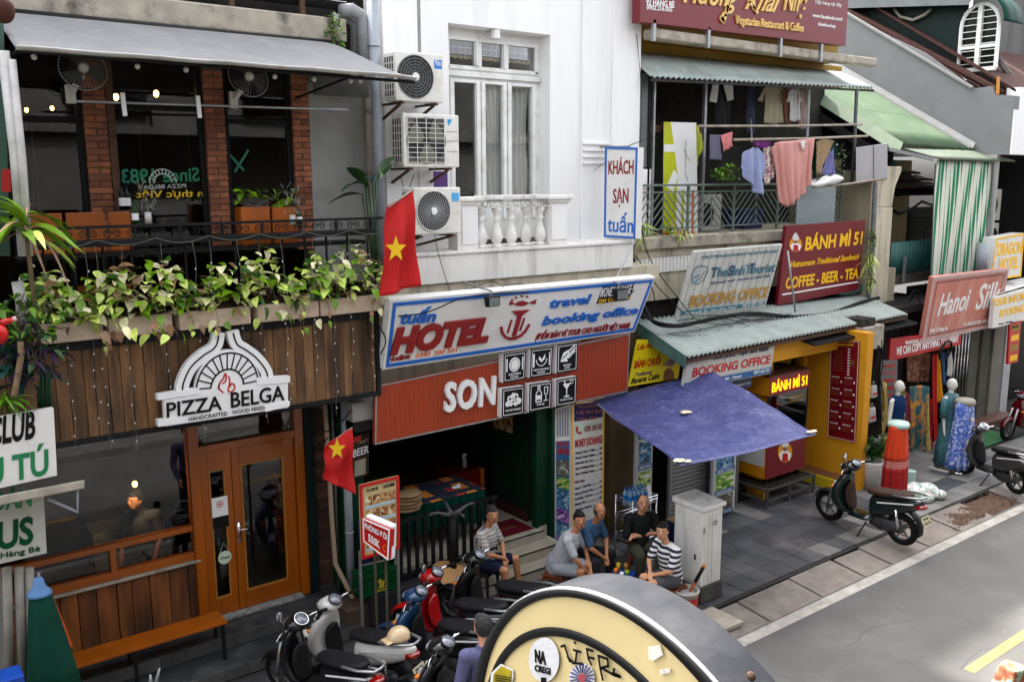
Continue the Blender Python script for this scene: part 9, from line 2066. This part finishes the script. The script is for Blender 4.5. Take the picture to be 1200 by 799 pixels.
LC = cr_([(268,500),(278,420),(330,310),(420,225),(490,180),(520,135),(532,60)]); RC = cr_([(890,415),(870,330),(800,240),(720,180),(670,150),(645,100),(634,50)])
for nm, C_ in (('chimney_left', LC), ('chimney_right', RC)): band(C_, .135, nm, letwhite, .0, .08); band(C_[:-2], .016, nm+'_line', blk, .006, .005)
o_ = (592,452)
def el(a, rx, ry): a = math.radians(a); return (o_[0]+rx*math.cos(a), o_[1]-ry*math.sin(a)-(rx*math.cos(a))*.135)
for rx, ry, w_ in ((222,245,.016),(118,128,.018)): band([el(a, rx, ry) for a in range(2,182,6)], w_, 'oven_arc', blk, .009, .005)
for k in range(13):
    a = 4+k*172/12; band([el(a, 118, 128), el(a, 222, 245)], .014, 'brick_joint', blk, .009, .005)
for P_ in ([(528,470),(540,420),(560,395),(578,355),(584,372),(580,410),(556,425)], [(535,430),(530,455),(548,478),(565,492)], [(600,372),(610,400),(606,440),(600,478),(622,485),(645,462),(640,432),(620,428),(612,452)]): band(cr_(P_, 4), .016, 'flame_mark', lred2, .009, .004)
pz.text('PIZZA', LG(155,668), LG(552,612), LG(152,566), blk, bold=.02, depth=.012, lift=.002); pz.text('BELGA', LG(618,598), LG(1002,542), LG(615,492), blk, bold=.02, depth=.012, lift=.002)
pz.text('HANDCRAFTED · WOOD FIRED', LG(315,696), LG(858,612), LG(313,668), blk, depth=.004); pz.strokep([[LG(150,712), LG(300,688)], [LG(868,604), LG(1010,580)]], .008, blk, 'rule')
for q in list(bpy.data.objects):
    if q.name.startswith('tmp'): bpy.data.objects.remove(q)
oc = thing('loose_cables', 'loose black cables hanging between the white wall, the signs and the fascia end', 'cable', PY(470,350,10))
for pts in ([(432,330,9.9),(440,372,9.9),(452,398,9.7),(446,415,9.8)], [(436,345,9.9),(431,385,9.9),(441,410,9.85)], [(505,245,9.95),(512,290,10.1),(522,325,10.1),(530,350,9.8)], [(460,371,9.7),(500,366,9.5),(540,350,9.5),(580,344,9.55),(620,342,9.6)],
    [(548,340,10.15),(575,330,9.9),(590,336,9.7)], [(640,336,10.2),(600,333,10),(570,345,9.7)], [(470,208,10.5),(476,226,10.6),(485,205,10.6)], [(372,486,10.1),(380,505,10.2),(396,498,10.1),(412,480,10.1)], [(366,484,10.2),(372,520,10.3),(385,512,10.2)], [(746,40,10.8),(752,120,10.75),(748,200,10.75),(744,285,10.75)], [(696,200,10.7),(735,172,10.8),(770,160,10.8)]):
    cab(pts, .009 if pts[0][0] < 470 else .005, par=oc)
